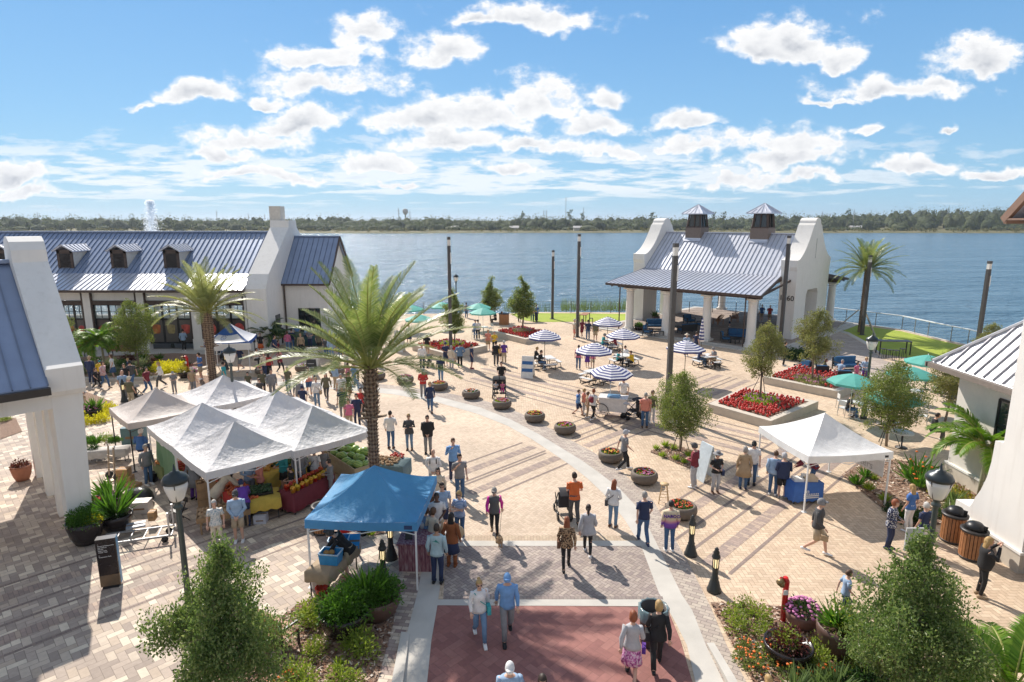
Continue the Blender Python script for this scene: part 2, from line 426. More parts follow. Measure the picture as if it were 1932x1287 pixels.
# ---------------- ground, paving, water -----------------------------------
K=.70710678
def rs(r,s,z=0.): return Vector((K*(s-r),K*(s+r),z))      # diagonal grid of the plaza
PLAZA=paver('plaza_paving_mat',[(.56,.425,.30),(.61,.465,.33),(.52,.39,.275),(.58,.445,.32),(.63,.495,.355)],unit=.13,ang=0,joint=.055,jcol=(.30,.21,.14))
ROADP=paver('road_paving_mat',[(.59,.46,.345),(.64,.51,.385),(.54,.42,.31),(.61,.48,.36)],unit=.10,ang=45,joint=.06,jcol=(.32,.24,.17))
GREYP=paver('grey_herringbone_mat',[(.34,.275,.24),(.39,.32,.28),(.30,.24,.22),(.43,.355,.30)],unit=.11,ang=45,joint=.07,jcol=(.13,.11,.10))
REDP=paver('red_herringbone_mat',[(.29,.125,.105),(.33,.15,.125),(.26,.11,.095),(.31,.135,.115)],unit=.2,ang=45,joint=.028,jcol=(.20,.09,.075),stain=.12)
LEFTP=paver('mixed_paving_mat',[(.70,.60,.47),(.42,.34,.28),(.50,.40,.31),(.58,.48,.38),(.36,.29,.24),(.47,.38,.31)],unit=.19,ang=45,joint=.035,jcol=(.20,.16,.13))
STRIP=paver('grey_strip_mat',[(.40,.33,.28),(.44,.37,.31),(.36,.295,.255),(.47,.40,.33)],unit=.13,ang=30,joint=.06,jcol=(.14,.12,.11),herr=False)
THINS=paver('thin_line_mat',[(.25,.19,.16),(.28,.21,.175)],unit=.1,ang=45,joint=.05,jcol=(.14,.11,.10),herr=False)
THICK=paver('thick_line_mat',[(.35,.265,.22),(.38,.285,.235),(.31,.24,.205),(.46,.35,.27)],unit=.11,ang=45,joint=.06,jcol=(.2,.15,.13),herr=False,ratio=3)
SOLD=paver('soldier_mat',[(.46,.35,.25),(.52,.41,.29)],unit=.1,ang=90,joint=.05,jcol=(.26,.2,.15),herr=False,ratio=2.2)
SOLG=paver('soldier_grey_mat',[(.30,.25,.22),(.26,.21,.19)],unit=.1,ang=90,joint=.06,jcol=(.14,.11,.10),herr=False,ratio=2.2)
MULCH=groundmat('mulch_mat',[(.03,.014,.009),(.17,.085,.05),(.42,.28,.20),(.09,.04,.025),(.58,.44,.35)],scale=11.,bump=1.,bdist=.06,fine=30)
LAWN=groundmat('lawn_mat',[(.20,.27,.02),(.28,.36,.03),(.36,.42,.05),(.25,.32,.025)],scale=.8,bump=.8,bdist=.03,fine=60)
def sheet(name,pts,z,m,tri=False):
    me=bpy.data.meshes.new(name); bm=bmesh.new()
    vs=[bm.verts.new((p[0],p[1],z)) for p in pts]; f=bm.faces.new(vs)
    bmesh.ops.triangulate(bm,faces=[f]); bmesh.ops.recalc_face_normals(bm,faces=bm.faces)
    for f in bm.faces:
        if f.normal.z<0: f.normal_flip()
    bm.to_mesh(me); bm.free(); me.materials.append(m)
    return tag(link(name,me),kind='structure')
shore=[at(*p) for p in [(640,596),(800,592),(960,591),(1010,589),(1090,589),(1190,590),(1300,590),(1480,594),(1569,604),(1651,615),(1701,622),(1750,634),(1793,644),(1825,651),(1880,666)]]
shore=[Vector((-140,66,0)),Vector((-60,66,0))]+shore+[Vector((44,40,0)),Vector((60,30,0)),Vector((140,20,0))]
g=MB(); g.prism([(-140,-60),(140,-60)]+[(p.x,p.y) for p in reversed(shore)],-3,0); struct('ground',g,PLAZA)
sheet('road',[at(*p) for p in [(1254,1024),(1206,988),(1166,945),(1110,893),(1060,858),(1006,828),(956,800),(900,778),(820,755),(740,741),(640,731),(520,724),(400,722),(300,724),(250,790),(330,870),(430,960),(520,1003),(600,985),(725,955),(790,1024)]],.004,ROADP)
sheet('left_sidewalk',[(-60,-20),(-1.9,-5),at(748,1287),at(790,1110),at(796,1025),at(725,955),at(590,985),at(520,1003),at(430,960),at(330,870),at(250,790),at(250,735),at(140,745),(-30,30),(-60,30)],.006,LEFTP)
def ribbon(name,L,Rr,z,m,smooth=4):
    L=[at(*p) for p in L]; Rr=[at(*p) for p in Rr]
    g=MB(); n=len(L); o=0
    for p in L+Rr: g.v.append((p.x,p.y,z))
    for i in range(n-1): g.face((i,i+1,n+i+1,n+i))
    o=g.build(name,m,fixn=False)
    bm=bmesh.new(); bm.from_mesh(o.data)
    for f in bm.faces:
        f.normal_update()
        if f.normal.z<0: f.normal_flip()
    bm.to_mesh(o.data); bm.free(); return tag(o,kind='structure')
# curved concrete band and brick band outside it
ciL=[(380,724),(520,728),(640,735),(740,744),(820,758),(900,781),(956,803),(1003,829),(1035,850),(1079,880),(1108,903),(1138,931),(1178,980),(1211,1034),(1243,1119),(1276,1178),(1296,1218),(1312,1287),(1330,1400)]
ciR=[(390,716),(520,720),(645,726),(745,735),(828,749),(906,769),(964,792),(1014,818),(1047,838),(1096,868),(1130,892),(1168,921),(1208,964),(1238,1024),(1286,1122),(1306,1152),(1332,1218),(1365,1287),(1420,1400)]
ciO=[(400,710),(520,713),(650,719),(750,728),(840,741),(920,758),(980,779),(1035,807),(1070,827),(1120,854),(1153,876),(1203,916),(1233,946),(1263,998),(1306,1076),(1339,1142),(1371,1218),(1408,1287),(1470,1400)]
ribbon('curved_concrete_band',ciL,ciR,.010,CONC); ribbon('curved_brick_band',ciR,ciO,.012,STRIP)
# road end bands
ribbon('red_crossing',[(822,1143),(806,1209),(796,1287),(780,1400)],[(1258,1146),(1284,1209),(1306,1287),(1330,1400)],.014,REDP)
ribbon('grey_crossing',[(840,1031),(838,1100),(836,1132)],[(1224,1031),(1252,1100),(1264,1132)],.007,GREYP)
ribbon('soldier_course_grey',[(838,1126),(838,1132)],[(1250,1126),(1251,1132)],.014,SOLG)
ribbon('soldier_course_tan',[(800,1011),(800,1021)],[(1196,1011),(1204,1021)],.010,SOLD)
ribbon('concrete_band',[(790,1021),(790,1031)],[(1205,1021),(1213,1031)],.014,CONC)
ribbon('concrete_band',[(824,1132),(822,1143)],[(1250,1132),(1256,1145)],.016,CONC)
ribbon('left_gutter',[(812,1034),(795,1082),(787,1123),(767,1199),(748,1287),(730,1400)],[(842,1034),(834,1082),(825,1145),(814,1209),(806,1287),(795,1400)],.020,CONC)
ribbon('left_brick_band',[(782,1034),(754,1082),(745,1123),(735,1183),(707,1287),(675,1400)],[(812,1034),(795,1082),(787,1123),(767,1199),(748,1287),(730,1400)],.016,paver('left_band_mat',[(.52,.42,.33),(.36,.28,.24),(.28,.20,.18),(.60,.50,.40)],unit=.13,ang=8,joint=.05,herr=False,jcol=(.16,.12,.1)))
# raised kerbs where the drop kerb ends
for (A,B) in (([(757,1195),(741,1287),(722,1400)],[(773,1197),(762,1287),(745,1400)]),([(1333,1216),(1368,1287),(1425,1400)],[(1347,1216),(1385,1287),(1445,1400)])):
    L=[at(*p) for p in A]; Q=[at(*p) for p in B]; g=MB(); g.smooth=False
    rsx=[]
    for i,(a,b) in enumerate(zip(L,Q)):
        h=.05 if i==0 else .15
        rsx.append([(a.x,a.y,.0),(a.x,a.y,h),(b.x,b.y,h),(b.x,b.y,.0)])
    g.rings(rsx); struct('kerb',g,CONC)
# stripes in the paving
def stripe(r=None,s=None,a=0,b=1,w=.1,z=.010,m=THINS):
    g=MB(); h=w/2
    if r is not None: P=[rs(r-h,a),rs(r+h,a),rs(r+h,b),rs(r-h,b)]
    else: P=[rs(a,s-h),rs(a,s+h),rs(b,s+h),rs(b,s-h)]
    sheet('paving_stripe',P,z,m)
def triple(r=None,s=None,a=0,b=1,z=.0095):
    for k,(o,w_,m) in enumerate(((-.72,.11,THINS),(0,.42,THICK),(.72,.11,THINS))):
        stripe(None if r is None else r+o,None if s is None else s+o,a,b,w_,z,m)
triple(r=7.75,a=16.0,b=30,z=.0050); triple(r=9.9,a=16.6,b=30,z=.0050)
triple(r=16.45,a=14.2,b=19.3); triple(r=18.1,a=14.2,b=19.5); triple(r=16.45,a=21.2,b=38,z=.0055); triple(r=18.3,a=21.6,b=38,z=.0055)
triple(s=25.8,a=10.6,b=29.5,z=.0075); triple(s=28.1,a=10.6,b=31,z=.0075)
triple(r=18.3,a=-1.,b=9.4); triple(r=20.5,a=-1.,b=9.6)
# mulch beds
beds=[('right_front',[(1340,1138),(1436,1143),(1530,1150),(1600,1165),(1900,1330),(1700,1420),(1480,1400)]),
('right_side',[(1588,897),(1622,875),(1690,868),(1760,880),(1900,930),(1800,985),(1722,1000),(1672,966)]),
('middle',[(1226,853),(1266,838),(1345,862),(1300,884)]),
('left_front',[(755,1100),(742,1180),(712,1287),(690,1400),(300,1420),(330,1330),(470,1215),(560,1142),(640,1120)]),
('blue_tent',[(640,985),(735,975),(760,1000),(700,1012)]),
('left_back',[(140,712),(290,708),(400,690),(440,672),(330,667),(120,676)]),
('left_mid',[(148,795),(212,780),(210,758),(150,735)]),
('palm_left_bed',[(355,735),(420,735),(430,712),(360,708)])]
for nm,pts in beds:
    sheet('planting_bed',[at(*p) for p in pts],.030,MULCH)
sheet('planting_bed',[at(*p) for p in [(0,790),(30,790),(42,815),(0,830)]],.03,MULCH)
sheet('lawn',[at(*p) for p in [(963,592),(985,604),(1010,608),(1100,607),(1195,608),(1240,604),(1240,593),(1190,592.5),(1090,591.5),(1010,591)]],.012,LAWN)
sheet('lawn',[at(*p) for p in [(1240,604),(1320,600),(1480,603),(1560,612),(1569,606),(1480,598),(1300,593.5),(1240,593)]],.012,LAWN)
sheet('lawn',[at(*p) for p in [(1560,612),(1566,620),(1601,629),(1636,649),(1660,668),(1720,676),(1790,690),(1850,690),(1870,673),(1824,654),(1792,647),(1749,637),(1700,625),(1650,618),(1569,606)]],.012,LAWN)
sheet('lawn_edging',[at(*p) for p in [(1560,618),(1601,627),(1640,648),(1662,667),(1665,671),(1636,652),(1598,631),(1560,621)]],.018,CONC)
sheet('stone_terrace',[at(*p) for p in [(1480,655),(1560,622),(1598,632),(1636,653),(1668,680),(1740,700),(1700,735),(1560,690)]],.008,paver('terrace_mat',[(.40,.33,.28),(.46,.39,.33),(.35,.29,.25)],unit=.2,ang=10,herr=False,joint=.04,ratio=3))
sheet('left_walkway',[at(*p) for p in [(120,676),(330,667),(440,672),(470,650),(440,640),(120,655)]],.010,CONC)
# garden kerb on the left
g=MB()
pk=[at(*p) for p in [(140,715),(200,719),(290,715),(360,703),(398,693)]]
for i in range(len(pk)-1): g.bar(pk[i]+Vector((0,0,.07)),pk[i+1]+Vector((0,0,.07)),.3,.15)
struct('garden_kerb',g,STONE)
# loose wood chips on the two foreground beds
def inside(p,poly):
    c=False; n=len(poly)
    for i in range(n):
        a,b_=poly[i],poly[i-1]
        if (a.y>p.y)!=(b_.y>p.y) and p.x<(b_.x-a.x)*(p.y-a.y)/(b_.y-a.y)+a.x: c=not c
    return c
CHIP,t,b=newmat('wood_chips'); ri=t.n('ShaderNodeNewGeometry').outputs['Random Per Island']
t.put(b.inputs['Base Color'],t.ramp(ri,[(0,(.05,.022,.013)),(.35,(.20,.095,.055)),(.65,(.36,.22,.14)),(.9,(.62,.50,.40)),(1,(.7,.6,.5))])); b.inputs['Roughness'].default_value=.9
r_=random.Random(77)
for nm,pts in beds:
    if nm in('left_back','left_mid','palm_left_bed'): continue
    poly=[at(*p) for p in pts]; x0=min(p.x for p in poly);x1=max(p.x for p in poly);y0=min(p.y for p in poly);y1=max(p.y for p in poly)
    n=int((x1-x0)*(y1-y0)*(170 if nm in('right_front','left_front') else 90)); g=MB()
    for k in range(n):
        p=Vector((r_.uniform(x0,x1),r_.uniform(y0,y1),.033+r_.uniform(0,.03)))
        if not inside(p,poly): continue
        a=r_.uniform(0,PI); L=r_.uniform(.03,.075); w_=r_.uniform(.012,.03); u=Vector((math.cos(a),math.sin(a),r_.uniform(-.25,.25))); v=Vector((-math.sin(a),math.cos(a),r_.uniform(-.3,.3)))
        o=len(g.v); g.v+=[tuple(p-u*L-v*w_),tuple(p+u*L-v*w_),tuple(p+u*L+v*w_),tuple(p-u*L+v*w_)]; g.face((o,o+1,o+2,o+3))
    tag(g.build('wood_chips',CHIP,fixn=False),kind='stuff',label='loose brown wood chips covering the %s planting bed'%nm.replace('_',' '),cat='mulch')
# lake
m,t,b=newmat('lake_water'); p=t.pos()
v=t.v('MULTIPLY',p,(.55,1.,1.))
wv=t.m('ADD',t.m('ADD',t.m('MULTIPLY',t.noise(v,1.3,4,.6),.8),t.m('MULTIPLY',t.noise(v,.30,4,.6),1.6)),t.m('MULTIPLY',t.noise(t.v('MULTIPLY',p,(.35,1.,1.)),.07,4,.65),5.))
t.put(b.inputs['Normal'],t.bump(wv,.9,.9))
dep=t.mr(t.sep(p)[1],60.,520.,0.,1.)
t.put(b.inputs['Base Color'],t.mix(t.mr(t.noise(t.v('MULTIPLY',p,(.3,1.,1.)),.12,6,.75),.35,.65),(.07,.15,.22),(.125,.22,.30)))  # light and dark of the waves mixed into the base colour
b.inputs['Roughness'].default_value=.16; b.inputs['IOR'].default_value=1.33; b.inputs['Specular IOR Level'].default_value=.38
g=MB(); g.add([(-2500,10,-1.5),(2500,10,-1.5),(2500,900,-1.5),(-2500,900,-1.5)],[(0,1,2,3)]); struct('lake',g,m)
# far shore: rising land to the horizon, a sandy edge, scrub and woods
FARL=groundmat('far_land_mat',[(.10,.085,.035),(.17,.14,.06),(.09,.10,.03),(.25,.19,.10)],scale=.06,bump=0,fine=.4)
g=MB(); r2=random.Random(3)
cols_=[i*40-1600 for i in range(81)]; rows=[(0,-1.8),(6,-.9),(30,.3),(120,1.2),(400,3),(1500,10),(6000,14)]
for x in cols_:
    for j,(dy,z) in enumerate(rows):
        yb=610+14*math.sin(x*.011)+8*math.sin(x*.031+2)+(x*.02)
        kx=1+max(0,dy-400)/900.
        g.v.append((x*kx,yb+dy,z+(max(0,x-300)*.012 if 2<j else 0)))
nr=len(rows)
for i in range(len(cols_)-1):
    for j in range(nr-1): g.face((i*nr+j,(i+1)*nr+j,(i+1)*nr+j+1,i*nr+j+1))
g.smooth=True; struct('far_shore',g,FARL)
# ---------------- buildings ------------------------------------------------
def local(o,ox,oy,rz):
    o.location=(ox,oy,0); o.rotation_euler=(0,0,rz)
# ===== open pavilion =====
PV=thing('lakeside_pavilion','white open pavilion with curved gables, grey metal roof and two cupolas by the lake','pavilion',(10.95,56.69,0),R(45.41-90))
aL,aR,b0,br,be=-3.33,12.79,5.54,9.35,-1.14; b1=2*br-b0
zr,zp,zs,zpt,ze,cs=8.96,10.37,6.86,5.45,4.45,3.85
g=MB(); g.box(aL+.2,aR+1.0,-.7,b1+5.6,0,.15); g.box(aL-.3,aR+1.5,-1.3,b1+6.0,-.01,.075); g.build('plinth',CONC,PV)
g=MB(); g.box(aL+.6,aR+.6,-.4,b1+5.,.15,.156); g.build('floor',paver('pavilion_floor_mat',[(.32,.25,.20),(.38,.30,.24),(.27,.21,.18)],unit=.2,ang=10,herr=False,ratio=3),PV)
for row in (0,2*br):
    for i in range(4):
        x=i*cs; g=MB(); g.box(x-.47,x+.47,row-.47,row+.47,.15,.32)
        g.smooth=True; g.lathe([(.44,.32),(.44,.42),(.38,.5),(.37,1.2),(.33,3.55),(.33,3.6),(.38,3.66),(.38,3.72),(.34,3.75),(.36,3.85),(.44,3.92)],18,(x,row,0)); g.smooth=False
        g.box(x-.45,x+.45,row-.45,row+.45,3.92,4.05); g.build('column',STUCCO,PV)
def gable(x0,x1,name):
    "mission gable profile in (b,z)"
    h=[]; n=14
    h.append((b0-.12,zs-.9)); h.append((b0-.25,zs-.55)); h.append((b0-.25,zs))
    L=br-.95-(b0+.55)
    h.append((b0+.15,zs+.05))
    for i in range(n+1):
        f=i/n; h.append((b0+.2+f*(br-.95-b0-.2), zs+.08+ (9.75-zs-.08)*(f**2.1*.62+f*.38)))
    h.append((br-.86,9.75)); 
    for i in range(11):
        a=PI-PI*i/10; h.append((br+.66*math.cos(a),zp-.42+.42*math.sin(a)))
    half=h; full=half[:]
    mir=[(2*br-p,q) for p,q in half if p<br-.9][::-1]
    full+= [(br+.86,9.75)]+mir
    # wall below with doorway (b 7.6..11.1, z .15..4.3)
    d0,d1,dz=br-1.45,br+1.45,4.2
    g=MB(); top=full
    g.extr(top[:]+[(b1+.12-.0,4.6),(b0-.12,4.6)][::1],x0,x1)
    g.box(x0,x1,b0-.12,d0,.15,4.6); g.box(x0,x1,d1,b1+.12,.15,4.6)
    g.box(x0+.001,x1-.001,d0,d1,dz,4.6)
    for s_ in (d0,d1):
        sg=1 if s_==d0 else -1
        g.extr([(s_,dz),(s_+sg*.3,dz),(s_,dz-.45)] if sg>0 else [(s_,dz),(s_,dz-.45),(s_-.3,dz)],x0+.002,x1-.002)
    return g
for x0,x1 in ((aL,aL+1.3),(aR-1.35,aR)):
    g=gable(x0,x1,''); g.build('gable_wall',STUCCO,PV)
# coping caps (slight lip) on the outer faces and slot
g=MB(); g.box(aR,aR+.02,br-.03,br+.03,6.9,8.6); g.build('wall_slot',mat('slot_grey',(.35,.34,.33),.8),PV)
hn=text_mesh('house_number','1560',.62,mat('black_letter_paint',(.01,.01,.01),.5),PV,depth=.02)
hn.rotation_euler=(PI/2,0,0); hn.location=(aR-1.3,b0-.14,3.45)
# roofs
g=MB(); x0,x1=aL+1.3,aR-1.35
for sgn in (1,-1):
    B=lambda b: b if sgn>0 else 2*br-b
    q=[(x0,B(b0-.05),zpt),(x1,B(b0-.05),zpt),(x1,br,zr),(x0,br,zr)]
    slab(g,q,.14); seams(g,*q,.42)
g.box(x0,x1,br-.14,br+.14,zr-.02,zr+.07); g.build('main_roof',ROOF,PV)
for sgn in (1,-1):
    B=lambda b: b if sgn>0 else 2*br-b
    g=MB(); q=[(-1.95,B(be),ze),(12.6,B(be),ze),(11.45,B(b0-.1),zpt),(aL+1.3,B(b0-.1),zpt)]
    slab(g,q,.10); seams(g,*q,.42); g.build('porch_roof',ROOF,PV)
    g=MB(); g.bar((-1.95,B(be-.04),ze-.09),(12.6,B(be-.04),ze-.09),.12,.2); g.bar((12.62,B(be),ze-.09),(11.5,B(b0-.1),zpt-.1),.12,.2); g.bar((-1.97,B(be),ze-.09),(aL+1.3,B(b0-.1),zpt-.1),.12,.2)
    for i in range(19):
        x=-1.4+i*.76; g.bar((x,B(be+.1),ze-.22),(x,B(b0),zpt-.3),.1,.18)
    g.box(-.9,12.2,min(B(-.22),B(.22)),max(B(-.22),B(.22)),4.05,4.4)
    g.build('porch_beams',DKWOOD,PV)
    for xx in(-.75,11.2): g=MB(); g.bar((xx,B(-.58),4.3),(xx,B(-.58),.15),.08); g.build('downspout',DKWOOD,PV)
g=MB()
for i in range(7):
    x=x0+.6+i*(x1-x0-1.2)/6; g.bar((x,b0+.2,5.3),(x,br,8.6),.12,.22); g.bar((x,b1-.2,5.3),(x,br,8.6),.12,.22); g.bar((x,b0+.2,5.2),(x,b1-.2,5.2),.14,.24)
g.build('roof_trusses',DKWOOD,PV)
for cx in (1.37,7.97):
    cu=MB(); w_=.82; cu.box(cx-w_,cx+w_,br-w_,br+w_,7.9,9.45); o=cu.build('cupola',mat('taupe_panel',(.20,.155,.13),.7),PV)
    g=MB(); t0,t1=9.45,10.75
    for sx in(-1,1):
        for sy in(-1,1): g.bar((cx+sx*.72,br+sy*.72,t0),(cx+sx*.58,br+sy*.58,t1),.16)
    for sx,sy in((1,0),(-1,0),(0,1),(0,-1)):
        g.bar((cx+sx*.65,br+sy*.65,t0),(cx+sx*.52,br+sy*.52,t1),.1)
    g.box(cx-.8,cx+.8,br-.8,br+.8,9.45,9.56); g.build('lantern_frame',DKWOOD,o)
    g=MB(); g.rings([[(cx+a*.63,br+c*.63,t0+.05) for a,c in((-1,-1),(1,-1),(1,1),(-1,1))],[(cx+a*.50,br+c*.50,t1) for a,c in((-1,-1),(1,-1),(1,1),(-1,1))]]); g.build('lantern_glass',GLASS,o)
    g=MB()
    ap=(cx,br,11.7); cr=[(cx+a*1.16,br+c*1.16,10.82) for a,c in((-1,-1),(1,-1),(1,1),(-1,1))]
    cr2=[(p[0],p[1],10.74) for p in cr]
    g.add(cr+[ap],[(0,1,4),(1,2,4),(2,3,4),(3,0,4)]); g.add(cr+cr2,[(0,1,5,4),(1,2,6,5),(2,3,7,6),(3,0,4,7),(4,5,6,7)])
    for k in range(4):
        p,q=Vector(cr[k]),Vector(cr[(k+1)%4])
        for f in (0,.2,.4,.6,.8): 
            a=p.lerp(q,f); e=Vector(ap); tt=1-abs(f-.5)*2 if f>0 else 1
            g.bar(a+Vector((0,0,.02)),a.lerp(e,tt)+Vector((0,0,.02)),.035,.05)
    g.build('cupola_roof',ROOF,o)
    g=MB(); g.extr([(br-1.0,8.15),(br-.84,8.33),(br-.825,8.45),(br-.825,8.2)],cx-.86,cx+.86); g.build('flashing',ROOF,o)
# ===== left market hall =====
HALL=thing('market_hall','long white market hall with blue-grey metal roof, dormers and a chimney wall','building',(-30,50,0))
hx=lambda x:x+30
hy=lambda y:y-50
X0,X1=-50.,-20.8; yf,yb_,yr=47.9,50.0,54.6
g=MB(); q=[(hx(X0),hy(yb_),5.95),(hx(X1+.2),hy(yb_),5.95),(hx(X1+.2),hy(yr),9.15),(hx(X0),hy(yr),9.15)]; slab(g,q,.15); seams(g,*q,.42)
q=[(hx(X0),hy(61.3),4.95),(hx(X1),hy(61.3),4.95),(hx(X1),hy(yr),9.15),(hx(X0),hy(yr),9.15)]; slab(g,q,.15)
g.box(hx(X0),hx(X1),hy(yr)-.18,hy(yr)+.18,9.12,9.24); g.build('roof',BROOF,HALL)
g=MB(); q=[(hx(X0),hy(47.3),4.88),(hx(X1),hy(47.3),4.88),(hx(X1),hy(yb_),5.92),(hx(X0),hy(yb_),5.92)]; slab(g,q,.12); seams(g,*q,.42); g.build('lower_roof',ROOF,HALL)
g=MB(); g.box(hx(X0),hx(X1)+.1,hy(47.12),hy(47.3),4.68,4.86); g.bar((hx(X1)-.25,hy(47.25),4.6),(hx(X1)-.0,hy(47.9),4.3),.1); g.bar((hx(X1)-.0,hy(47.9),4.3),(hx(X1)-.0,hy(47.9),0),.1); g.build('gutter',DKWOOD,HALL)
wm=MB(); bays=[(-43.7,-39.9),(-39.2,-35.4),(-34.6,-30.9),(-30.1,-26.5),(-25.9,-21.2)]
bays=[(-46.5,-42.2),(-41.2,-36.9),(-35.9,-31.6),(-30.9,-26.6),(-25.7,-21.5)]
bays=[]
for (pxa,pxb) in ((20,95),(103,164),(181,264),(281,364),(384,464)):
    bays.append(((pxa-966)/FPX*48.9,(pxb-966)/FPX*48.9))
edges=[X0]+[v for b_ in bays for v in b_]+[X1]
for i in range(0,len(edges),2): 
    wm.box(hx(edges[i]),hx(edges[i+1]),hy(48.0),hy(48.5),0,4.75)
wm.box(hx(X0),hx(X1),hy(48.15),hy(48.55),3.95,4.8)
wm.box(hx(X0),hx(X0)+.5,hy(48.5),hy(61),0,4.9); wm.box(hx(X0),hx(X1),hy(60.5),hy(61),2.8,4.9); wm.box(hx(X0),hx(X1),hy(60.5),hy(61),0,.9)
for k in range(9): wm.box(hx(X0)+k*3.6,hx(X0)+k*3.6+.6,hy(60.5),hy(61),.9,2.8)
wm.build('wall',STUCCO,HALL)
g=MB(); g.box(hx(X0),hx(X1),hy(48.5),hy(60.5),.0,.05); g.build('floor',mat('hall_floor',(.12,.10,.09),.5),HALL)
FRUIT=[(.45,.05,.04),(.42,.12,.03),(.3,.24,.1),(.5,.08,.06),(.08,.07,.06)]
for bi,(a,b_) in enumerate(bays):
    g=MB(); g.box(hx(a),hx(b_),hy(48.02),hy(48.14),3.62,3.95); 
    for x in (a,b_): g.box(hx(x)-.06,hx(x)+.06,hy(47.98),hy(48.1),.9,4.72)
    ww=b_-a; o=g.build('window_bay',DKWOOD,HALL)
    fr=MB(); n=3
    for k in range(n+1): x=a+ww*k/n; fr.box(hx(x)-.07,hx(x)+.07,hy(48.2),hy(48.32),.55,3.7)
    for k in range(n*2+1): x=a+ww*k/(n*2); fr.box(hx(x)-.018,hx(x)+.018,hy(48.22),hy(48.27),2.55,3.7)
    for z in (.55,2.45,3.62): fr.box(hx(a),hx(b_),hy(48.2),hy(48.32),z-.07,z+.07)
    fr.box(hx(a),hx(b_),hy(48.22),hy(48.28),3.05,3.08); fr.build('window_frame',BLACKM,o)
    wx=(a+b_)/2
    gl=MB(); gl.box(hx(a)+.02,hx(b_)-.02,hy(48.25),hy(48.26),2.5,3.6)
    pass
    gl.build('upper_pane',PANE,o)
    for k in range(3):
        x=a+ww*(k+.5)/3; pw=ww/6-.09
        g=MB(); g.box(hx(x)-pw,hx(x)+pw,hy(48.235),hy(48.25),.62,2.38); pn=g.build('poster_panel',mat('poster_dark_%d'%(bi%2),(.05,.035,.035) if bi!=1 else (.10,.09,.08),.35),o)
        g=MB(); cc=FRUIT[(bi*2+k)%5] if bi>=3 else (.45,.03,.03)
        if bi==4: g.mi=0; g.ball((hx(x),hy(48.23),1.65),(pw*.9,.02,.5),14,8); g.ball((hx(x)-.1,hy(48.22),1.5),(pw*.6,.02,.35),12,6)
        elif bi==3: 
            g.rings([[(hx(x)+c_*.28,hy(48.22)+.0,1.35),(hx(x)+c_*.34,hy(48.22),1.95)] for c_ in(-1,1)],cap=False,closed=False); g.ball((hx(x),hy(48.22),1.93),(.36,.02,.1),12,5); g.box(hx(x)-.2,hx(x)+.2,hy(48.2),hy(48.23),1.3,1.9)
        else: g.ball((hx(x),hy(48.23),1.7),(pw*.8,.02,.25),12,6)
        g.build('poster_picture',mat('poster_ink_%d_%d'%(bi,k),cc,.4,var=.5,scale=4),pn)
# dormers
for px in (20,137,236,334):
    x=(px-966)/FPX*(.9816*50.4+.5)+1; x=(px-966)/FPX*51.0
    o=MB(); w_=.62; o.box(hx(x)-w_,hx(x)+w_,hy(50.55),hy(54),6.3,7.75); ob=o.build('dormer',mat('cream_siding',(.62,.59,.53),.8),HALL)
    g=MB(); g.box(hx(x)-w_-.02,hx(x)-w_+.2,hy(50.48),hy(50.56),6.3,7.8); g.box(hx(x)+w_-.2,hx(x)+w_+.02,hy(50.48),hy(50.56),6.3,7.8); g.box(hx(x)-w_,hx(x)+w_,hy(50.48),hy(50.56),7.5,7.8); g.build('louvre_frame',DKWOOD,ob)
    g=MB(); g.box(hx(x)-w_+.2,hx(x)+w_-.2,hy(50.5),hy(50.54),6.35,7.5)
    for k in range(9): g.box(hx(x)-w_+.2,hx(x)+w_-.2,hy(50.46),hy(50.52),6.42+k*.12,6.46+k*.12)
    g.build('louvre',mat('louvre_dark',(.03,.025,.025),.7),ob)
    g=MB()
    for sx in(-1,1):
        q=[(hx(x)+sx*(w_+.22),hy(50.25),7.7),(hx(x)+sx*(w_+.22),hy(52.9),7.7),(hx(x),hy(53.4),8.2),(hx(x),hy(50.25),8.2)]; slab(g,q,.07); seams(g,*q,.4)
    g.build('dormer_roof',ROOF,ob)
# chimney wall between hall and wing
cx0,cx1=-20.75,-19.15
prof=[(47.7,0),(47.7,4.9),(47.95,5.3),(48.5,6.0),(53.6,9.55),(53.7,10.15),(55.5,10.15),(55.6,9.55),(60.6,6.0),(61.3,5.3),(61.3,0)]
g=MB(); g.extr([(hy(p),q) for p,q in prof],hx(cx0),hx(cx1)); g.build('parapet_wall',STUCCO,HALL)
g=MB(); g.box(hx(-20.9),hx(-19.95),hy(54.05),hy(55.15),10.1,11.35); g.build('chimney',mat('chimney_cream',(.66,.62,.55),.85),HALL)
# wing
wx0,wx1=-19.15,-15.45; wf,wr,wb=51.3,54.9,58.5
g=MB(); q=[(hx(wx0),hy(wf-.35),5.0),(hx(wx1)+.25,hy(wf-.35),5.0),(hx(wx1)+.25,hy(wr),8.75),(hx(wx0),hy(wr),8.75)]; slab(g,q,.13); seams(g,*q,.42)
q=[(hx(wx0),hy(wb+.35),5.0),(hx(wx1)+.25,hy(wb+.35),5.0),(hx(wx1)+.25,hy(wr),8.75),(hx(wx0),hy(wr),8.75)]; slab(g,q,.13)
g.box(hx(wx0),hx(wx1)+.25,hy(wr)-.13,hy(wr)+.13,8.74,8.84); g.build('wing_roof',BROOF,HALL)
g=MB(); g.extr([(hy(wf),0),(hy(wf),5.05),(hy(wr),8.55),(hy(wb),5.05),(hy(wb),0)],hx(wx1)-.35,hx(wx1)); g.box(hx(wx0),hx(wx1)-.35,hy(wf),hy(wf)+.35,2.9,5.0)
g.box(hx(wx0),hx(wx0)+1.1,hy(wf),hy(wf)+.35,0,2.9); g.box(hx(wx1)-.7,hx(wx1)-.35,hy(wf),hy(wf)+.35,0,2.9)
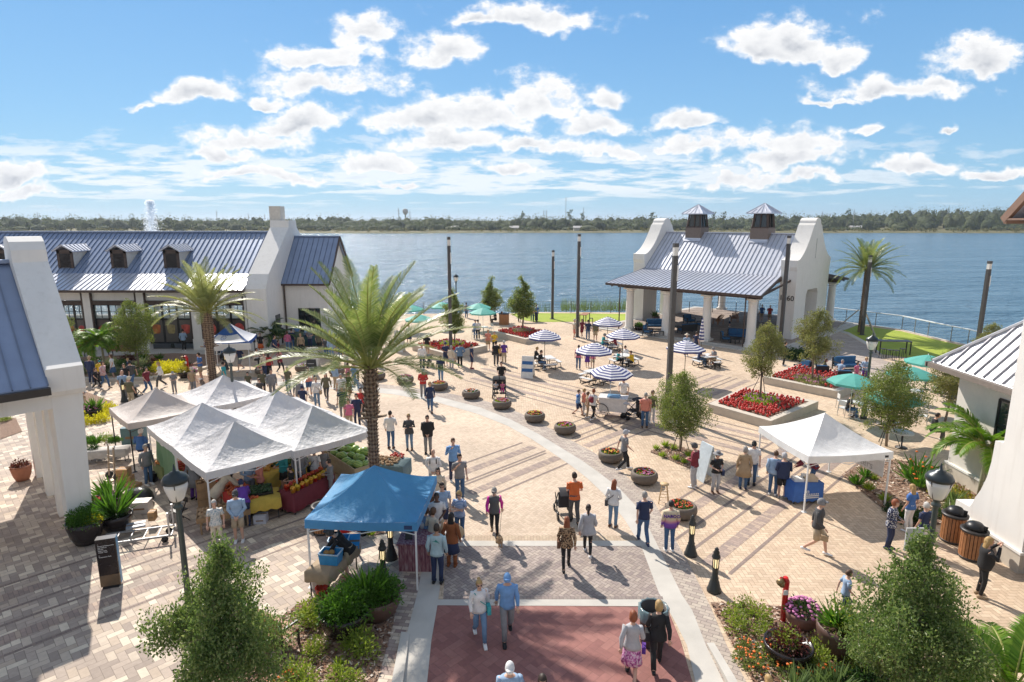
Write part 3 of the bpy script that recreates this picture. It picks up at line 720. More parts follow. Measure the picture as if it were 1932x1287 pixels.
g.box(hx(wx0),hx(wx1)-.35,hy(wb)-.35,hy(wb),0,5.0); g.build('wing_wall',STUCCO,HALL)
g=MB(); g.bar((hx(wx1)+.28,hy(wf-.3),4.93),(hx(wx1)+.28,hy(wr),8.7),.1,.22); g.bar((hx(wx1)+.28,hy(wb+.3),4.93),(hx(wx1)+.28,hy(wr),8.7),.1,.22); g.box(hx(wx0),hx(wx1)+.3,hy(wf-.42),hy(wf-.33),4.83,4.98); g.bar((hx(wx0)+.12,hy(wf)-.08,4.8),(hx(wx0)+.12,hy(wf)-.08,0),.1); g.build('trim',DKWOOD,HALL)
g=MB(); g.box(hx(wx0)+1.1,hx(wx1)-.7,hy(wf)+.25,hy(wf)+.3,0,2.85); o=g.build('shopfront',GLASS,HALL)
g=MB(); 
for k in range(5): x=hx(wx0)+1.1+k*(wx1-wx0-1.8)/4; g.box(x-.05,x+.05,hy(wf)+.15,hy(wf)+.27,0,2.9)
g.box(hx(wx0)+1.1,hx(wx1)-.7,hy(wf)+.15,hy(wf)+.27,2.2,2.3); g.build('shopfront_frame',BLACKM,o)
g=MB(); g.box(hx(-21.0)+1.85,hx(-21.0)+1.88,hy(49.2),hy(50.2),1.2,2.6); g.build('side_window',GLASS,HALL)
# ===== near left loggia =====
LG=thing('arcade_building','white stucco arcade in the left foreground with blue metal roof and tapered piers','building',(-14.08,18.1,0),R(45))
g=MB(); prof=[(-.12,4.85),(-.22,5.0),(-.22,5.72),(-.05,5.8),(3.25,8.75),(3.3,9.15),(3.5,9.42),(3.85,9.58),(4.35,9.58),(4.7,9.42),(4.9,9.15),(4.95,8.75),(8.25,5.8),(8.42,5.72),(8.42,5.0),(8.3,4.85)]
g.extr(prof,-.08,.88); g.build('parapet',STUCCO,LG)
for k in range(4):
    g=MB(); w0,w1=(.0,.0)
    b_=k*2.33; wd=.78 if k==0 else .42
    if k==0: g.rings([[(-.02,b_-.02,0),(.6,b_-.02,0),(.6,b_+.75,0),(-.02,b_+.75,0)],[(.0,b_,4.45),(.78,b_,4.45),(.78,b_+1.1,4.45),(.0,b_+1.1,4.45)]])
    else: g.rings([[(.04,b_-.02,0),(.58,b_-.02,0),(.58,b_+.42,0),(.04,b_+.42,0)],[(.04,b_,4.45),(.72,b_,4.45),(.72,b_+.62,4.45),(.04,b_+.62,4.45)]])
    g.build('pier',STUCCO,LG)
g=MB(); g.box(-.0,.8,-.02,8.22,4.45,4.9); g.build('side_beam',STUCCO,LG)
g=MB(); g.box(-16,-.0,-.0,.75,4.45,5.2); g.box(-16,-.0,7.5,8.2,4.45,5.2); g.build('front_beam',STUCCO,LG)
for k in range(1,6):
    g=MB(); g.rings([[(-k*3.4-.6,0.02,0),(-k*3.4,0.02,0),(-k*3.4,.7,0),(-k*3.4-.6,.7,0)],[(-k*3.4-.8,.02,4.45),(-k*3.4+.2,.02,4.45),(-k*3.4+.2,.73,4.45),(-k*3.4-.8,.73,4.45)]]); g.build('pier',STUCCO,LG)
g=MB()
q=[(-16,-.45,5.28),(-.08,-.45,5.28),(-.08,4.1,8.72),(-16,4.1,8.72)]; slab(g,q,.12); seams(g,*q,.42,h=.05,w=.03)
q=[(-16,8.65,5.28),(-.08,8.65,5.28),(-.08,4.1,8.72),(-16,4.1,8.72)]; slab(g,q,.12)
g.box(-16,-.08,3.92,4.28,8.7,8.82); g.build('roof',BROOF,LG)
g=MB(); g.box(-16,-.05,-.62,-.46,5.02,5.24); g.build('gutter',BRONZE,LG)
g=MB(); g.box(-16,-.1,.75,7.5,4.9,4.96); g.build('ceiling',STUCCO,LG)
# ===== right front building =====
RB=thing('corner_building','tall white stucco building cut by the right edge with a curved buttress','building',(14.8,16.35,0))
# profile of the wall in the plane x=0 (y,z)
W=[(0,.66),(2.75,.66),(2.75,1.0),(2.15,1.03),(2.05,1.2)]
for yy,zz in ((1.97,1.44),(1.81,1.75),(1.64,2.27),(1.56,2.83),(1.54,3.5)): W.append((yy,zz))
W+=[(1.22,3.55),(1.22,10.6),(0,10.6)]
g=MB(); g.extr(W,0,.9); g.box(.9,9,0,1.2,.66,10.4); g.build('wall',STUCCO,RB)
g=MB(); g.box(-.05,.95,-.04,2.82,0,.58); g.build('stone_base',STONE,RB)
g=MB(); g.box(-.08,.98,-.06,2.85,.58,.66); g.build('base_trim',STUCCO,RB)
g=MB(); 
for y0 in (-.45,-1.7,-3.0): g.box(.1,.3,y0-.09,y0+.09,0,3.2)
g.box(.1,.3,-3.1,-.35,.75,.85); g.box(.12,.28,-3.1,-.35,2.3,2.4); g.build('door_frame',DKWOOD,RB)
g=MB(); g.box(.24,.26,-3.1,-.4,0,3.2); g.build('door_pane',GLASS,RB)
g=MB(); g.box(.05,9,-6,-.0,3.2,10.4); g.build('upper_wall',STUCCO,RB)
g=MB()
q=[(-.35,2.05,10.17),(9,2.05,10.17),(9,-1.0,13.4),(-.35,-1.0,13.4)]; slab(g,q,.14); g.build('roof',ROOF,RB)
g=MB(); g.bar((-.3,2.12,10.12),(-.3,-1.,13.3),.12,.22); g.box(-.35,9,1.2,2.0,10.13,10.18); g.box(-.35,9,1.96,2.06,10.02,10.17); g.build('soffit',mat('soffit_tan',(.24,.15,.11),.7),RB)
# ===== hip roofed building behind it =====
HB=thing('hip_roof_building','low cream building with white standing seam hip roof behind the right corner building','building',(17.5,23.3,0))
g=MB(); g.box(0,8,-6,0,.62,4.45); g.build('wall',mat('cream_stucco',(.66,.62,.56),.85,var=.04,bump=.2,bscale=60),HB)
g=MB(); g.box(-.06,8.06,-6,.06,0,.56); g.build('stone_base',STONE,HB)
g=MB(); g.box(-.09,8.09,-6,.09,.56,.64); g.build('base_trim',STUCCO,HB)
WR=roofmat('white_metal_roof',(.74,.75,.78),.4,.3)
e0=(-.8,.5,4.62); e1=(-.8,-6.5,4.62); e2=(8.8,.5,4.62); k_=3.9
g=MB(); hip=(-.8+k_,.5-k_,4.62+k_*1.02)
q=[e0,e1,(-.8+k_,-6.5,hip[2]),hip]; slab(g,q,.1)
q2=[e0,e2,(8.8,.5-k_,hip[2]),hip]; slab(g,q2,.1)
n=16; g.mi=1
for i in range(1,n+1):
    y=.5-i*.44; L=min(k_,i*.44); g.bar((-.8,y,4.66),(-.8+L,y,4.66+L*1.02),.06,.08)
for i in range(1,n+4):
    x=-.8+i*.44; L=min(k_,i*.44); g.bar((x,.5,4.64),(x,.5-L,4.64+L*1.02),.035,.05)
g.mi=0; g.bar((-.8,.5,4.68),(hip[0],hip[1],hip[2]+.06),.26,.08); g.build('hip_roof',[WR,roofmat('hip_seam_shade',(.26,.26,.29),.5,.2)],HB)  # hip ribs coloured darker to stand for the shadow beside them
g=MB(); g.box(-.98,-.82,-6.5,.6,4.42,4.6); g.box(-.98,8.8,.52,.68,4.42,4.6); g.box(-.8,0.0,-6.5,.5,4.45,4.5); g.box(0,8,0,.5,4.45,4.5); g.build('gutter',mat('taupe_gutter',(.2,.165,.14),.6),HB)
g=MB(); g.box(-.02,.05,-3.6,-2.1,1.6,3.8); o=g.build('window',GLASS,HB)
g=MB(); 
for y in (-3.6,-2.85,-2.1): g.box(-.05,.0,y-.04,y+.04,1.55,3.85)
for z in (1.55,3.85,2.9): g.box(-.05,.0,-3.6,-2.1,z-.04,z+.04)
g.build('window_frame',BLACKM,o)
# ---------------- vegetation -----------------------------------------------
BARK=mat('oak_bark',(.23,.18,.14),.9,var=.25,scale=14,bump=.6,bscale=30)
OAK=leafmat('oak_leaves',[(.06,.115,.03),(.11,.18,.05),(.18,.25,.08),(.31,.35,.16)],.42,.32)
OAK2=leafmat('oak_leaves_light',[(.13,.15,.05),(.19,.20,.07),(.26,.26,.10),(.33,.31,.14)],.45)
OAK3=leafmat('oak_leaves_green',[(.09,.13,.03),(.15,.20,.05),(.22,.26,.075),(.30,.31,.12)],.45)
PALMG=leafmat('palm_green',[(.085,.13,.035),(.145,.20,.06),(.23,.27,.10),(.33,.34,.17)],.42,.35)
PALMS=leafmat('palm_silver_green',[(.20,.23,.10),(.28,.30,.14),(.38,.37,.20)],.45,.38)
LIME=leafmat('lime_leaves',[(.16,.26,.02),(.26,.36,.03),(.36,.42,.05)],.45)
YEL=leafmat('yellow_leaves',[(.55,.50,.03),(.70,.62,.04),(.45,.45,.03)],.4)
DKG=leafmat('dark_green_leaves',[(.02,.05,.012),(.035,.08,.02),(.06,.12,.03)],.3)
BRG=leafmat('bright_green_leaves',[(.04,.11,.012),(.07,.17,.02),(.12,.24,.03)],.4)
RUSSET=leafmat('dark_red_leaves',[(.08,.02,.02),(.14,.03,.03),(.10,.06,.03)],.3)
GREYG=leafmat('grey_green_leaves',[(.13,.17,.09),(.20,.24,.14),(.28,.3,.2)],.3)
def leaf(mb,c,d,up,L,W,fold=.25):
    "one pointed leaf: two triangles pairs along d"
    d=d.normalized(); s=d.cross(up)
    if s.length<1e-4: s=Vector((1,0,0))
    s.normalize(); n=s.cross(d)
    o=len(mb.v); m_=c+d*L*.45
    mb.v+=[tuple(c),tuple(m_+s*W*.5+n*W*fold),tuple(c+d*L),tuple(m_-s*W*.5+n*W*fold)]
    mb.face((o,o+1,o+2,o+3))
def rv(r_): 
    while 1:
        v=Vector((r_.uniform(-1,1),r_.uniform(-1,1),r_.uniform(-1,1)))
        if .05<v.length<1: return v.normalized()
def oak_meshes(seed,H,W,base,nb,nl,ls,m,narrow=False,rnd_=False):
    r_=random.Random(seed); tr=MB(); tr.smooth=True; lf=MB()
    top=H*.93; lean=[Vector((r_.uniform(-.06,.06)*i,r_.uniform(-.06,.06)*i,top*i/6)) for i in range(7)]
    tr.tube([(p,.055*H/4*(1-.8*i/6)+.01) for i,p in enumerate(lean)],8)
    tips=[]
    def along(z):
        f=min(5.999,max(0,z/top*6)); i=int(f); return lean[i].lerp(lean[i+1],f-i)
    def prof(f):  # crown radius along height fraction 0..1
        if rnd_: return math.sin(PI*(f*.80+.17))**.75*1.02
        if narrow: return (math.sin(PI*min(1,f*1.0+.08))**.8)*(1.08-f*.85)
        return (math.sin(PI*(f*.84+.14))**.6)*(1.16-.80*f)
    for k in range(nb):
        f=(k+.5)/nb; f=f**.9; z=base+(H-base)*f*.93; ang=k*2.4+r_.uniform(-.5,.5)
        rad=W*prof(f)*r_.uniform(.72,1.12); st=along(z-rad*.35 if z-rad*.35>base*.7 else base*.7)
        dirv=Vector((math.cos(ang),math.sin(ang),0)); en=along(z)+dirv*rad+Vector((0,0,r_.uniform(-.1,.25)*rad))
        md=st.lerp(en,.5)+Vector((0,0,-.05*rad))+rv(r_)*.06*rad
        tr.tube([(st,.018*H/4*(1.2-f)+.006),(md,.012*H/4*(1.2-f)+.005),(en,.004)],5,cap=False)
        for q in range(6):
            a=st.lerp(en,.3+.14*q); b_=a+rv(r_)*rad*.36+Vector((0,0,.08))
            tr.tube([(a,.006),(b_,.003)],4,cap=False); tips.append((b_,rad*.24+.06))
        tips.append((en,rad*.22+.05))
    tips.append((lean[6]+Vector((0,0,H*.05)),.12*W+.06))
    for _ in range(3): tips.append((lean[6]+rv(r_)*.15*W,.14*W))
    tot=sum(q[1]**2 for q in tips)
    for c,rr in tips:
        n=int(nl*rr*rr/tot*r_.uniform(.6,1.4))
        for _ in range(n):
            o=rv(r_)*rr*r_.random()**.45; p=c+Vector((o.x,o.y,o.z*.8))
            d=(rv(r_)+o.normalized()*.6+Vector((0,0,-.1))); leaf(lf,p,d,rv(r_),ls*r_.uniform(.7,1.3),ls*.48)
    return tr.mesh('trunk',BARK,False),lf.mesh('crown',m,False)
TREES={'A':oak_meshes(1,4.6,1.7,.85,56,30000,.105,OAK),'B':oak_meshes(5,4.2,1.05,1.35,30,9500,.10,OAK2,rnd_=True),'N':oak_meshes(9,4.4,1.3,1.1,34,8000,.13,OAK3,True),'C':oak_meshes(12,4.4,1.4,1.15,40,17000,.10,OAK3,rnd_=True)}
def oak(kind,px,py,h,label,z=0,group='young live oaks around the plaza',rz=0,loc=None,wide=1.,stakes=False):
    p=at(px,py,z) if loc is None else Vector(loc)
    o=thing('oak_tree',label,'tree',p,rz,group)
    b0_={'A':4.6,'B':4.2,'N':4.4,'C':4.4}[kind]; s=h/b0_; o.scale=(s*wide,s*wide,s)
    link('trunk',TREES[kind][0],o); link('crown',TREES[kind][1],o)
    if stakes:
        for k in range(3):
            a=k*2.09+.4; g=MB(); g.bar((math.cos(a)*.65,math.sin(a)*.65,0),(0,0,1.5),.03); g.build('guy_strap',BLACKM,o)
    return o
oak('A',432,1352,4.15,'large dense young oak in the left foreground bed by the bench',rz=.5,wide=.74)
oak('A',1703,1345,4.05,'large dense young oak in the right foreground bed behind the flower bowls',rz=2.2,wide=.80)
oak('C',1283,853,3.75,'staked young oak in the small mulch diamond beside the ice cream cart',rz=1.,stakes=True,wide=.88)
oak('B',1434,752,4.35,'staked olive-green oak in the nearer red-flowered planter box by the pavilion',z=.45,rz=.3,stakes=True,wide=.85)
oak('B',1533,718,4.5,'rounded light-green oak in the farther planter box beside the house number pier',z=.45,rz=2.4,stakes=True,wide=.92)
oak('C',1672,842,4.0,'loose oak standing between the teal umbrellas and the white canopy tent',rz=3.3,stakes=True,wide=.95)
oak('B',1783,795,3.6,'small oak beside the corner of the hip roofed building',rz=4.1)
oak('B',1858,700,3.4,'oak showing its crown over the white hip roof in front of the lake')
oak('B',1800,704,1.9,'low young oak on the edge of the lawn behind the white hip roof',rz=2.)
oak('N',926,606,4.6,'pointed oak by the water behind the pair of teal umbrellas',rz=1.)
oak('N',986,623,4.9,'pointed oak growing from the back planter box near the high tables',z=.4,rz=2.6,wide=1.05)
oak('N',857,652,4.6,'pointed oak behind the tall light column at the middle planter box',z=.4,rz=4.,wide=.85)
oak('C',262,694,4.8,'grey-green oak in front of the market hall windows',rz=.2,wide=.8)
oak('C',113,694,4.2,'oak partly hidden by the white parapet in front of the market hall',rz=1.2,wide=.8)
# ---- palms
def trunk_mat(name,c1,c2,rings=9.):
    if name in MATS: return MATS[name]
    m,t,b=newmat(name); p=t.obj(); s=t.sep(p)
    a=t.m('ARCTAN2',s[1],s[0]); n=t.noise(p,9,3)
    w1=t.m('SINE',t.m('ADD',t.m('MULTIPLY',s[2],rings*2.6),t.m('MULTIPLY',a,5.))); w2=t.m('SINE',t.m('SUBTRACT',t.m('MULTIPLY',s[2],rings*2.6),t.m('MULTIPLY',a,5.)))
    f=t.m('ADD',t.m('MULTIPLY',t.m('MULTIPLY',w1,w2),.35),t.m('MULTIPLY',n,.9))
    t.put(b.inputs['Base Color'],t.ramp(f,[(.2,c1),(.7,c2)])); b.inputs['Roughness'].default_value=.95
    t.put(b.inputs['Normal'],t.bump(f,.08,.9)); MATS[name]=m; return m
PT=trunk_mat('date_palm_trunk',(.13,.085,.06),(.42,.31,.22))
XT=mat('pale_green_palm_trunk',(.30,.30,.20),.8,var=.2,scale=8)
def palm_meshes(seed,nf,L,leaflet,el0,el1,m,droop=1.,npair=46,width=.03,wind=(0,0),stiff=1.,bare=.16):
    r_=random.Random(seed); g=MB(); st=MB()
    for k in range(nf):
        az=k*2.399+r_.uniform(-.25,.25); f=(k+.5)/nf; el=R(el0+(el1-el0)*f)+r_.uniform(-.12,.12)
        LL=L*r_.uniform(.82,1.1); p=Vector((math.cos(az)*.12,math.sin(az)*.12,.0)); pts=[p.copy()]
        h=Vector((math.cos(az),math.sin(az),0))
        n=16; e=el
        for i in range(n):
            e-=droop*(.035+.055*(i/n))*(1.15-.45*math.sin(max(el,0)))
            dv=(h*math.cos(e)+Vector((0,0,math.sin(e)))+Vector((wind[0],wind[1],0))*(i/n)).normalized()
            p=p+dv*(LL/n); pts.append(p.copy())
        st.tube([(q,.035*(1-.85*i/n)+.004,.022*(1-.85*i/n)+.003) for i,q in enumerate(pts)],5,cap=False)
        for i in range(npair):
            u=bare+(1-bare)*(i+.5)/npair; x=u*n; i0=min(n-1,int(x)); q=pts[i0].lerp(pts[i0+1],x-i0); tg=(pts[i0+1]-pts[i0]).normalized()
            sd=tg.cross(Vector((0,0,1)))
            if sd.length<.05: sd=tg.cross(Vector((1,0,0)))
            sd.normalize(); upv=sd.cross(tg)
            ll=leaflet*(math.sin(PI*min(1,u*.86+.10))**.6)*r_.uniform(.85,1.1)
            for sg in(-1,1):
                d=(tg*(.55+.5*u)*stiff+sd*sg*1.0+upv*.42*r_.uniform(.5,1.2)).normalized()
                o=len(g.v); c2=q+d*ll*.55; dn=Vector((0,0,-ll*.16*droop)); wd=tg*width
                g.v+=[tuple(q-wd*.5),tuple(q+wd*.5),tuple(c2+wd*.55+dn*.2),tuple(c2-wd*.55+dn*.2),tuple(q+d*ll+dn)]
                g.face((o,o+1,o+2,o+3)); g.face((o+3,o+2,o+4))
    return g.mesh('fronds',m,False),st.mesh('frond_stems',leafmat('stem_yellow_green',[(.28,.30,.08),(.4,.38,.12)],.1),False)
DP=palm_meshes(3,50,3.75,.52,88,10,PALMG,.82,72,.027,(.08,.0),bare=.22)
DP2=palm_meshes(8,54,3.45,.55,88,8,PALMS,.86,62,.028,(.12,.0),bare=.22)
DP3=palm_meshes(13,60,3.7,.55,86,-4,PALMG,.95,46,.04,(.10,0))
def date_palm(px,py,hc,meshes,r0,label,seed=0,scale=1.,skirt=None,rz=0):
    p=at(px,py); o=thing('date_palm',label,'palm tree',p,rz,'tall date palms of the plaza')
    g=MB(); g.smooth=True; r_=random.Random(seed); n=60; prof=[]
    for i in range(n+1):
        f=i/n; r=r0*(1.12-.22*f)
        if skirt and f>skirt: r=r0*(1.22+.18*math.sin(min(1,(f-skirt)/(1-skirt))*PI))
        if f>.94: r*=1-(f-.94)*8
        prof.append((r*(1+.05*math.sin(i*2.1)),f*hc))
    g.lathe(prof,20); 
    # leaf-base stubs over the surface
    g.smooth=False
    for k in range(int(hc*95)):
        z=hc*(k+.5)/(hc*95); a=k*2.399; f=z/hc; r=r0*(1.12-.22*f)
        if skirt and f>skirt: r=r0*(1.22+.18*math.sin(min(1,(f-skirt)/(1-skirt))*PI))
        c=Vector((math.cos(a)*r,math.sin(a)*r,z)); u=Vector((math.cos(a),math.sin(a),0)); tv=Vector((-math.sin(a),math.cos(a),0))
        w_=.06; o_=len(g.v); L=.07+(.05 if skirt and f>skirt else 0)
        g.v+=[tuple(c-tv*w_-u*.02),tuple(c+tv*w_-u*.02),tuple(c+u*L*.7+Vector((0,0,L))-tv*w_*.4),tuple(c+u*L*.7+Vector((0,0,L))+tv*w_*.4),tuple(c-Vector((0,0,.06))+u*.0)]
        g.face((o_,o_+1,o_+3,o_+2)); g.face((o_+4,o_+2,o_+3))
    if skirt:
        for k in range(5):
            a=k*1.3; z=hc*skirt; c=Vector((math.cos(a)*r0*1.2,math.sin(a)*r0*1.2,z)); g.bar(c,c+Vector((math.cos(a)*.3,math.sin(a)*.3,.06)),.13,.06)
    g.build('trunk',PT,o)
    for me,nm in zip(meshes,('fronds','frond_stems')):
        q=link(nm,me,o,(0,0,hc-.08)); q.scale=(scale,)*3
    return o
date_palm(710,965,5.3,DP,.165,'big date palm at the centre beside the watermelon table',1,1.0,.66)
date_palm(402,718,4.5,DP2,.21,'pale windswept date palm beside the blue and white logo tent',2,1.0,.5)
pr_=date_palm(1623,627,5.8,DP3,.20,'date palm standing on the lawn by the lake railing with support poles',3,.86)
for k in range(3):
    a=k*2.09+.6; g=MB(); g.bar((math.cos(a)*2.2,math.sin(a)*2.2,0),(math.cos(a)*.3,math.sin(a)*.3,2.1),.09); g.build('support_pole',mat('weathered_wood',(.4,.36,.3),.9),pr_)
XM=palm_meshes(21,24,1.6,.42,78,10,leafmat('xmas_palm_green',[(.08,.18,.015),(.14,.27,.025),(.24,.36,.05)],.45),1.9,56,.034,(0,0),.9)
XD=palm_meshes(23,12,1.5,.45,75,20,DKG,1.8,30,.045)
def xpalm(px,py,hc,label,meshes=XM,sc=1.,rz=0,lean=0.,group='small bright feather palms'):
    p=at(px,py); o=thing('feather_palm',label,'palm tree',p,rz,group)
    g=MB(); g.smooth=True; g.tube([((0,0,0),.10),((lean*.3,0,hc*.4),.075),((lean*.7,0,hc*.7),.06),((lean,0,hc),.05)],10); g.build('trunk',XT,o)
    for me,nm in zip(meshes,('fronds','frond_stems')):
        q=link(nm,me,o,(lean,0,hc-.1)); q.scale=(sc,)*3
    return o
xpalm(1848,938,2.1,'bright green feather palm leaning on the curved white wall at the right',sc=1.25,rz=2.5)
xpalm(1880,880,2.5,'feather palm with golden fronds tucked under the hip roof window',sc=.95,rz=1.)
xpalm(182,700,1.9,'left one of two bright feather palms before the market hall',sc=1.,rz=.4)
xpalm(198,698,2.2,'right one of two bright feather palms before the market hall',sc=1.,rz=1.7)
xpalm(505,660,1.3,'dark green feather palm at the foot of the chimney wall, left of two',XD,1.15,.3,group='dark feather palms at the chimney wall')
xpalm(527,660,1.0,'dark green feather palm at the foot of the chimney wall, right of two',XD,1.1,1.9,group='dark feather palms at the chimney wall')
xpalm(1900,1360,.9,'spiky palm fronds rising into the bottom right corner',XM,1.,.9)
# ---- shrubs and flowers: clump = leafy cluster
CL_={}
def clump_mesh(key,seed,rx,rz_,n,ls,m,spiky=False,flowers=None,nf=0,fs=.04):
    if key in CL_: return CL_[key]
    r_=random.Random(seed); g=MB(); 
    for k in range(n):
        if spiky:
            a=r_.uniform(0,2*PI); e=R(r_.uniform(20,85)); d=Vector((math.cos(a)*math.cos(e),math.sin(a)*math.cos(e),math.sin(e)))
            p=Vector((math.cos(a),math.sin(a),0))*rx*.12; leaf(g,p,d+Vector((0,0,.1)),rv(r_),rz_*r_.uniform(.7,1.2),ls)
        else:
            o=rv(r_); o.z=abs(o.z); q=r_.random()**.4; bump=1+.25*math.sin(o.x*9+seed)*math.cos(o.y*8)
            p=Vector((o.x*rx*q*bump,o.y*rx*q*bump,o.z*rz_*q*bump)); leaf(g,p,(o+rv(r_)*.8),rv(r_),ls*r_.uniform(.7,1.4),ls*.5)
    me=[g.mesh('foliage',m,False)]
    if flowers:
        f=MB()
        for k in range(nf):
            o=rv(r_); o.z=abs(o.z)*.8+.2; p=Vector((o.x*rx*1.02,o.y*rx*1.02,o.z*rz_*1.05)); s=fs*r_.uniform(.7,1.2)
            f.ball(p,(s,s,s*.6),6,3)
        me.append(f.mesh('flowers',flowers,False))
    CL_[key]=me; return me
FR=mat('red_petals',(.55,.03,.02),.6,var=.3,scale=30); FO=mat('orange_petals',(.75,.16,.02),.6,var=.3,scale=30); FPk=mat('pink_petals',(.55,.18,.38),.6,var=.3,scale=30); FW=mat('white_petals',(.8,.78,.75),.6); FY=mat('yellow_petals',(.8,.6,.03),.6)
clump_mesh('lime',31,.42,.62,300,.11,leafmat('shrub_yellow_green',[(.16,.24,.03),(.26,.33,.05),(.33,.38,.08)],.4))
clump_mesh('yellow',32,.5,.5,500,.13,YEL)
clump_mesh('dark',33,.5,.5,600,.12,DKG)
clump_mesh('bright',34,.7,.65,2600,.10,BRG)
clump_mesh('grey',35,.5,.45,500,.12,GREYG)
clump_mesh('russet',36,.45,.4,400,.12,RUSSET)
clump_mesh('spiky',37,.3,.75,60,.07,BRG,True)
clump_mesh('spikyg',38,.3,.8,55,.06,leafmat('aloe_green',[(.14,.2,.08),(.2,.28,.1)],.3),True)
clump_mesh('liri',39,.3,.4,90,.03,LIME,True)
clump_mesh('orange',40,.35,.4,200,.10,OAK3,False,FO,13,.04)
clump_mesh('pink',41,.36,.3,400,.08,DKG,False,FPk,90,.045)
clump_mesh('bird',42,.3,.95,40,.09,BRG,True,FO,5,.06)
clump_mesh('croton',43,.4,.5,420,.12,leafmat('croton_leaves',[(.4,.38,.04),(.6,.5,.06),(.2,.25,.03),(.5,.2,.05)],.35))
SHN={'lime':('lime green low shrub','shrub'),'yellow':('bright yellow shrub','shrub'),'dark':('dark green leafy shrub','shrub'),'bright':('bright green bushy shrub','shrub'),'grey':('grey-green leafy shrub','shrub'),'russet':('dark red leafy shrub','shrub'),'spiky':('spiky green plant','plant'),'spikyg':('upright spiky aloe plant','plant'),'liri':('grassy liriope tuft','plant'),'orange':('orange flowering plant','flower plant'),'pink':('pink flowering plant','flower plant'),'bird':('bird of paradise plant with orange blooms','plant'),'croton':('yellow and green croton shrub','shrub')}
def clump(key,p,sc,where,rz=0,parent=None):
    me=CL_[key]; n,c=SHN[key]
    if parent is None:
        o=thing(n.replace(' ','_').replace('-','_') if len(n)<22 else c.replace(' ','_'),n+' '+where,c,p,rz,key+' plants '+where if False else None)
    o.scale=(sc,)*3 if not hasattr(sc,'__len__') else sc
    for q in me:
        w_=link(q.name.split('.')[0],q,o)
        if w_.name.startswith('flowers'): w_['kind']='stuff'
    return o
GR={'lime':'lime shrubs in the beds','yellow':'yellow shrubs in the beds','dark':'dark green shrubs in the beds','bright':'bushy green shrubs','grey':'grey-green shrubs in the beds','russet':'dark red shrubs in the beds','spiky':'spiky plants in the beds','spikyg':'aloe plants in the beds','liri':'liriope tufts in the beds','orange':'orange flowering plants in the beds','pink':'pink flowering plants','bird':'bird of paradise plants','croton':'croton shrubs in the beds'}
def scatter(keys,pts,where,sc=1.):
    for i,(px,py) in enumerate(pts):
        k=keys[i%len(keys)]; o=clump(k,at(px,py,.03),sc*rnd.uniform(.8,1.2),where,rnd.uniform(0,6)); o['group']=GR[k]+' '+where.split(',')[0]
scatter(['lime'],[(1385,1165),(1432,1172),(1392,1190),(1440,1200),(1408,1150)],'at the near left of the red standpipe bed',.72)
scatter(['orange'],[(1405,1225),(1425,1262),(1465,1255),(1490,1272),(1520,1262),(1445,1240),(1560,1290),(1400,1245)],'around the black bowls of the right front bed',.8)
scatter(['lime','dark'],[(1540,1235),(1500,1250),(1545,1262),(1590,1300),(1610,1270),(1640,1300),(1740,1290),(1780,1310)],'between the big pots under the right oak',.8)
scatter(['spikyg'],[(1575,1305),(1540,1300),(1500,1310)],'at the bottom edge beside the right oak',.8)
scatter(['lime'],[(590,1160),(580,1175),(600,1180),(590,1240),(600,1225),(665,1225),(680,1215),(690,1240),(560,1280),(575,1300),(640,1290),(665,1290)],'in the woodchip bed left of the red crossing',.72)
scatter(['orange'],[(520,1300),(545,1290)],'at the bottom of the left woodchip bed',.6)
scatter(['liri'],[(705,1170),(640,1260),(700,1010)],'in the woodchip bed near the blue tent',.8)
scatter(['liri'],[(1238,848),(1250,862),(1275,868),(1292,874),(1255,843),(1300,862),(1272,848)],'around the trunk of the staked oak by the cart',.8)
scatter(['spiky','liri'],[(1618,915),(1640,925),(1632,900),(1650,905)],'in the bed behind the white canopy tent',.75)
scatter(['liri','dark'],[(1670,945),(1685,965),(1700,975),(1720,985)],'in the shaded corner of the right side bed',.8)
scatter(['bird'],[(1715,905),(1735,920),(1728,895),(1745,905)],'in the right side bed',.85)
scatter(['croton'],[(1760,920),(1770,940),(1765,905),(1830,960),(1810,940),(1750,900)],'by the hip roofed building wall',.9)
scatter(['spikyg','dark'],[(1790,965),(1775,975),(1800,950)],'beside the round bins',.8)
scatter(['yellow'],[(295,700),(310,702),(325,703),(338,704),(302,692),(318,694),(333,696)],'in front of the market hall beside the red standpipe',1.0)
scatter(['dark','grey'],[(150,690),(165,700),(205,702),(222,706),(240,700),(255,708),(345,690),(150,706),(232,690),(210,690),(180,690),(270,690),(280,700)],'in the long bed before the market hall',1.)
scatter(['lime','orange'],[(268,712),(280,712),(350,707)],'at the kerb of the long bed before the market hall',.7)
scatter(['russet','spiky'],[(288,688),(270,680),(240,680),(300,680)],'at the back of the long bed before the market hall',.9)
scatter(['russet','pink'],[(352,695),(360,702)],'beside the left date palm',1.)
scatter(['yellow'],[(152,790),(160,800),(195,783),(205,775),(190,795),(150,777)],'around the planter bowl behind the white pier',.75)
scatter(['dark'],[(1490,672),(1505,678),(1518,672)],'at the foot of the numbered pier',1.3)
scatter(['lime'],[(5,795),(14,792)],'under the arcade at the far left',.6)
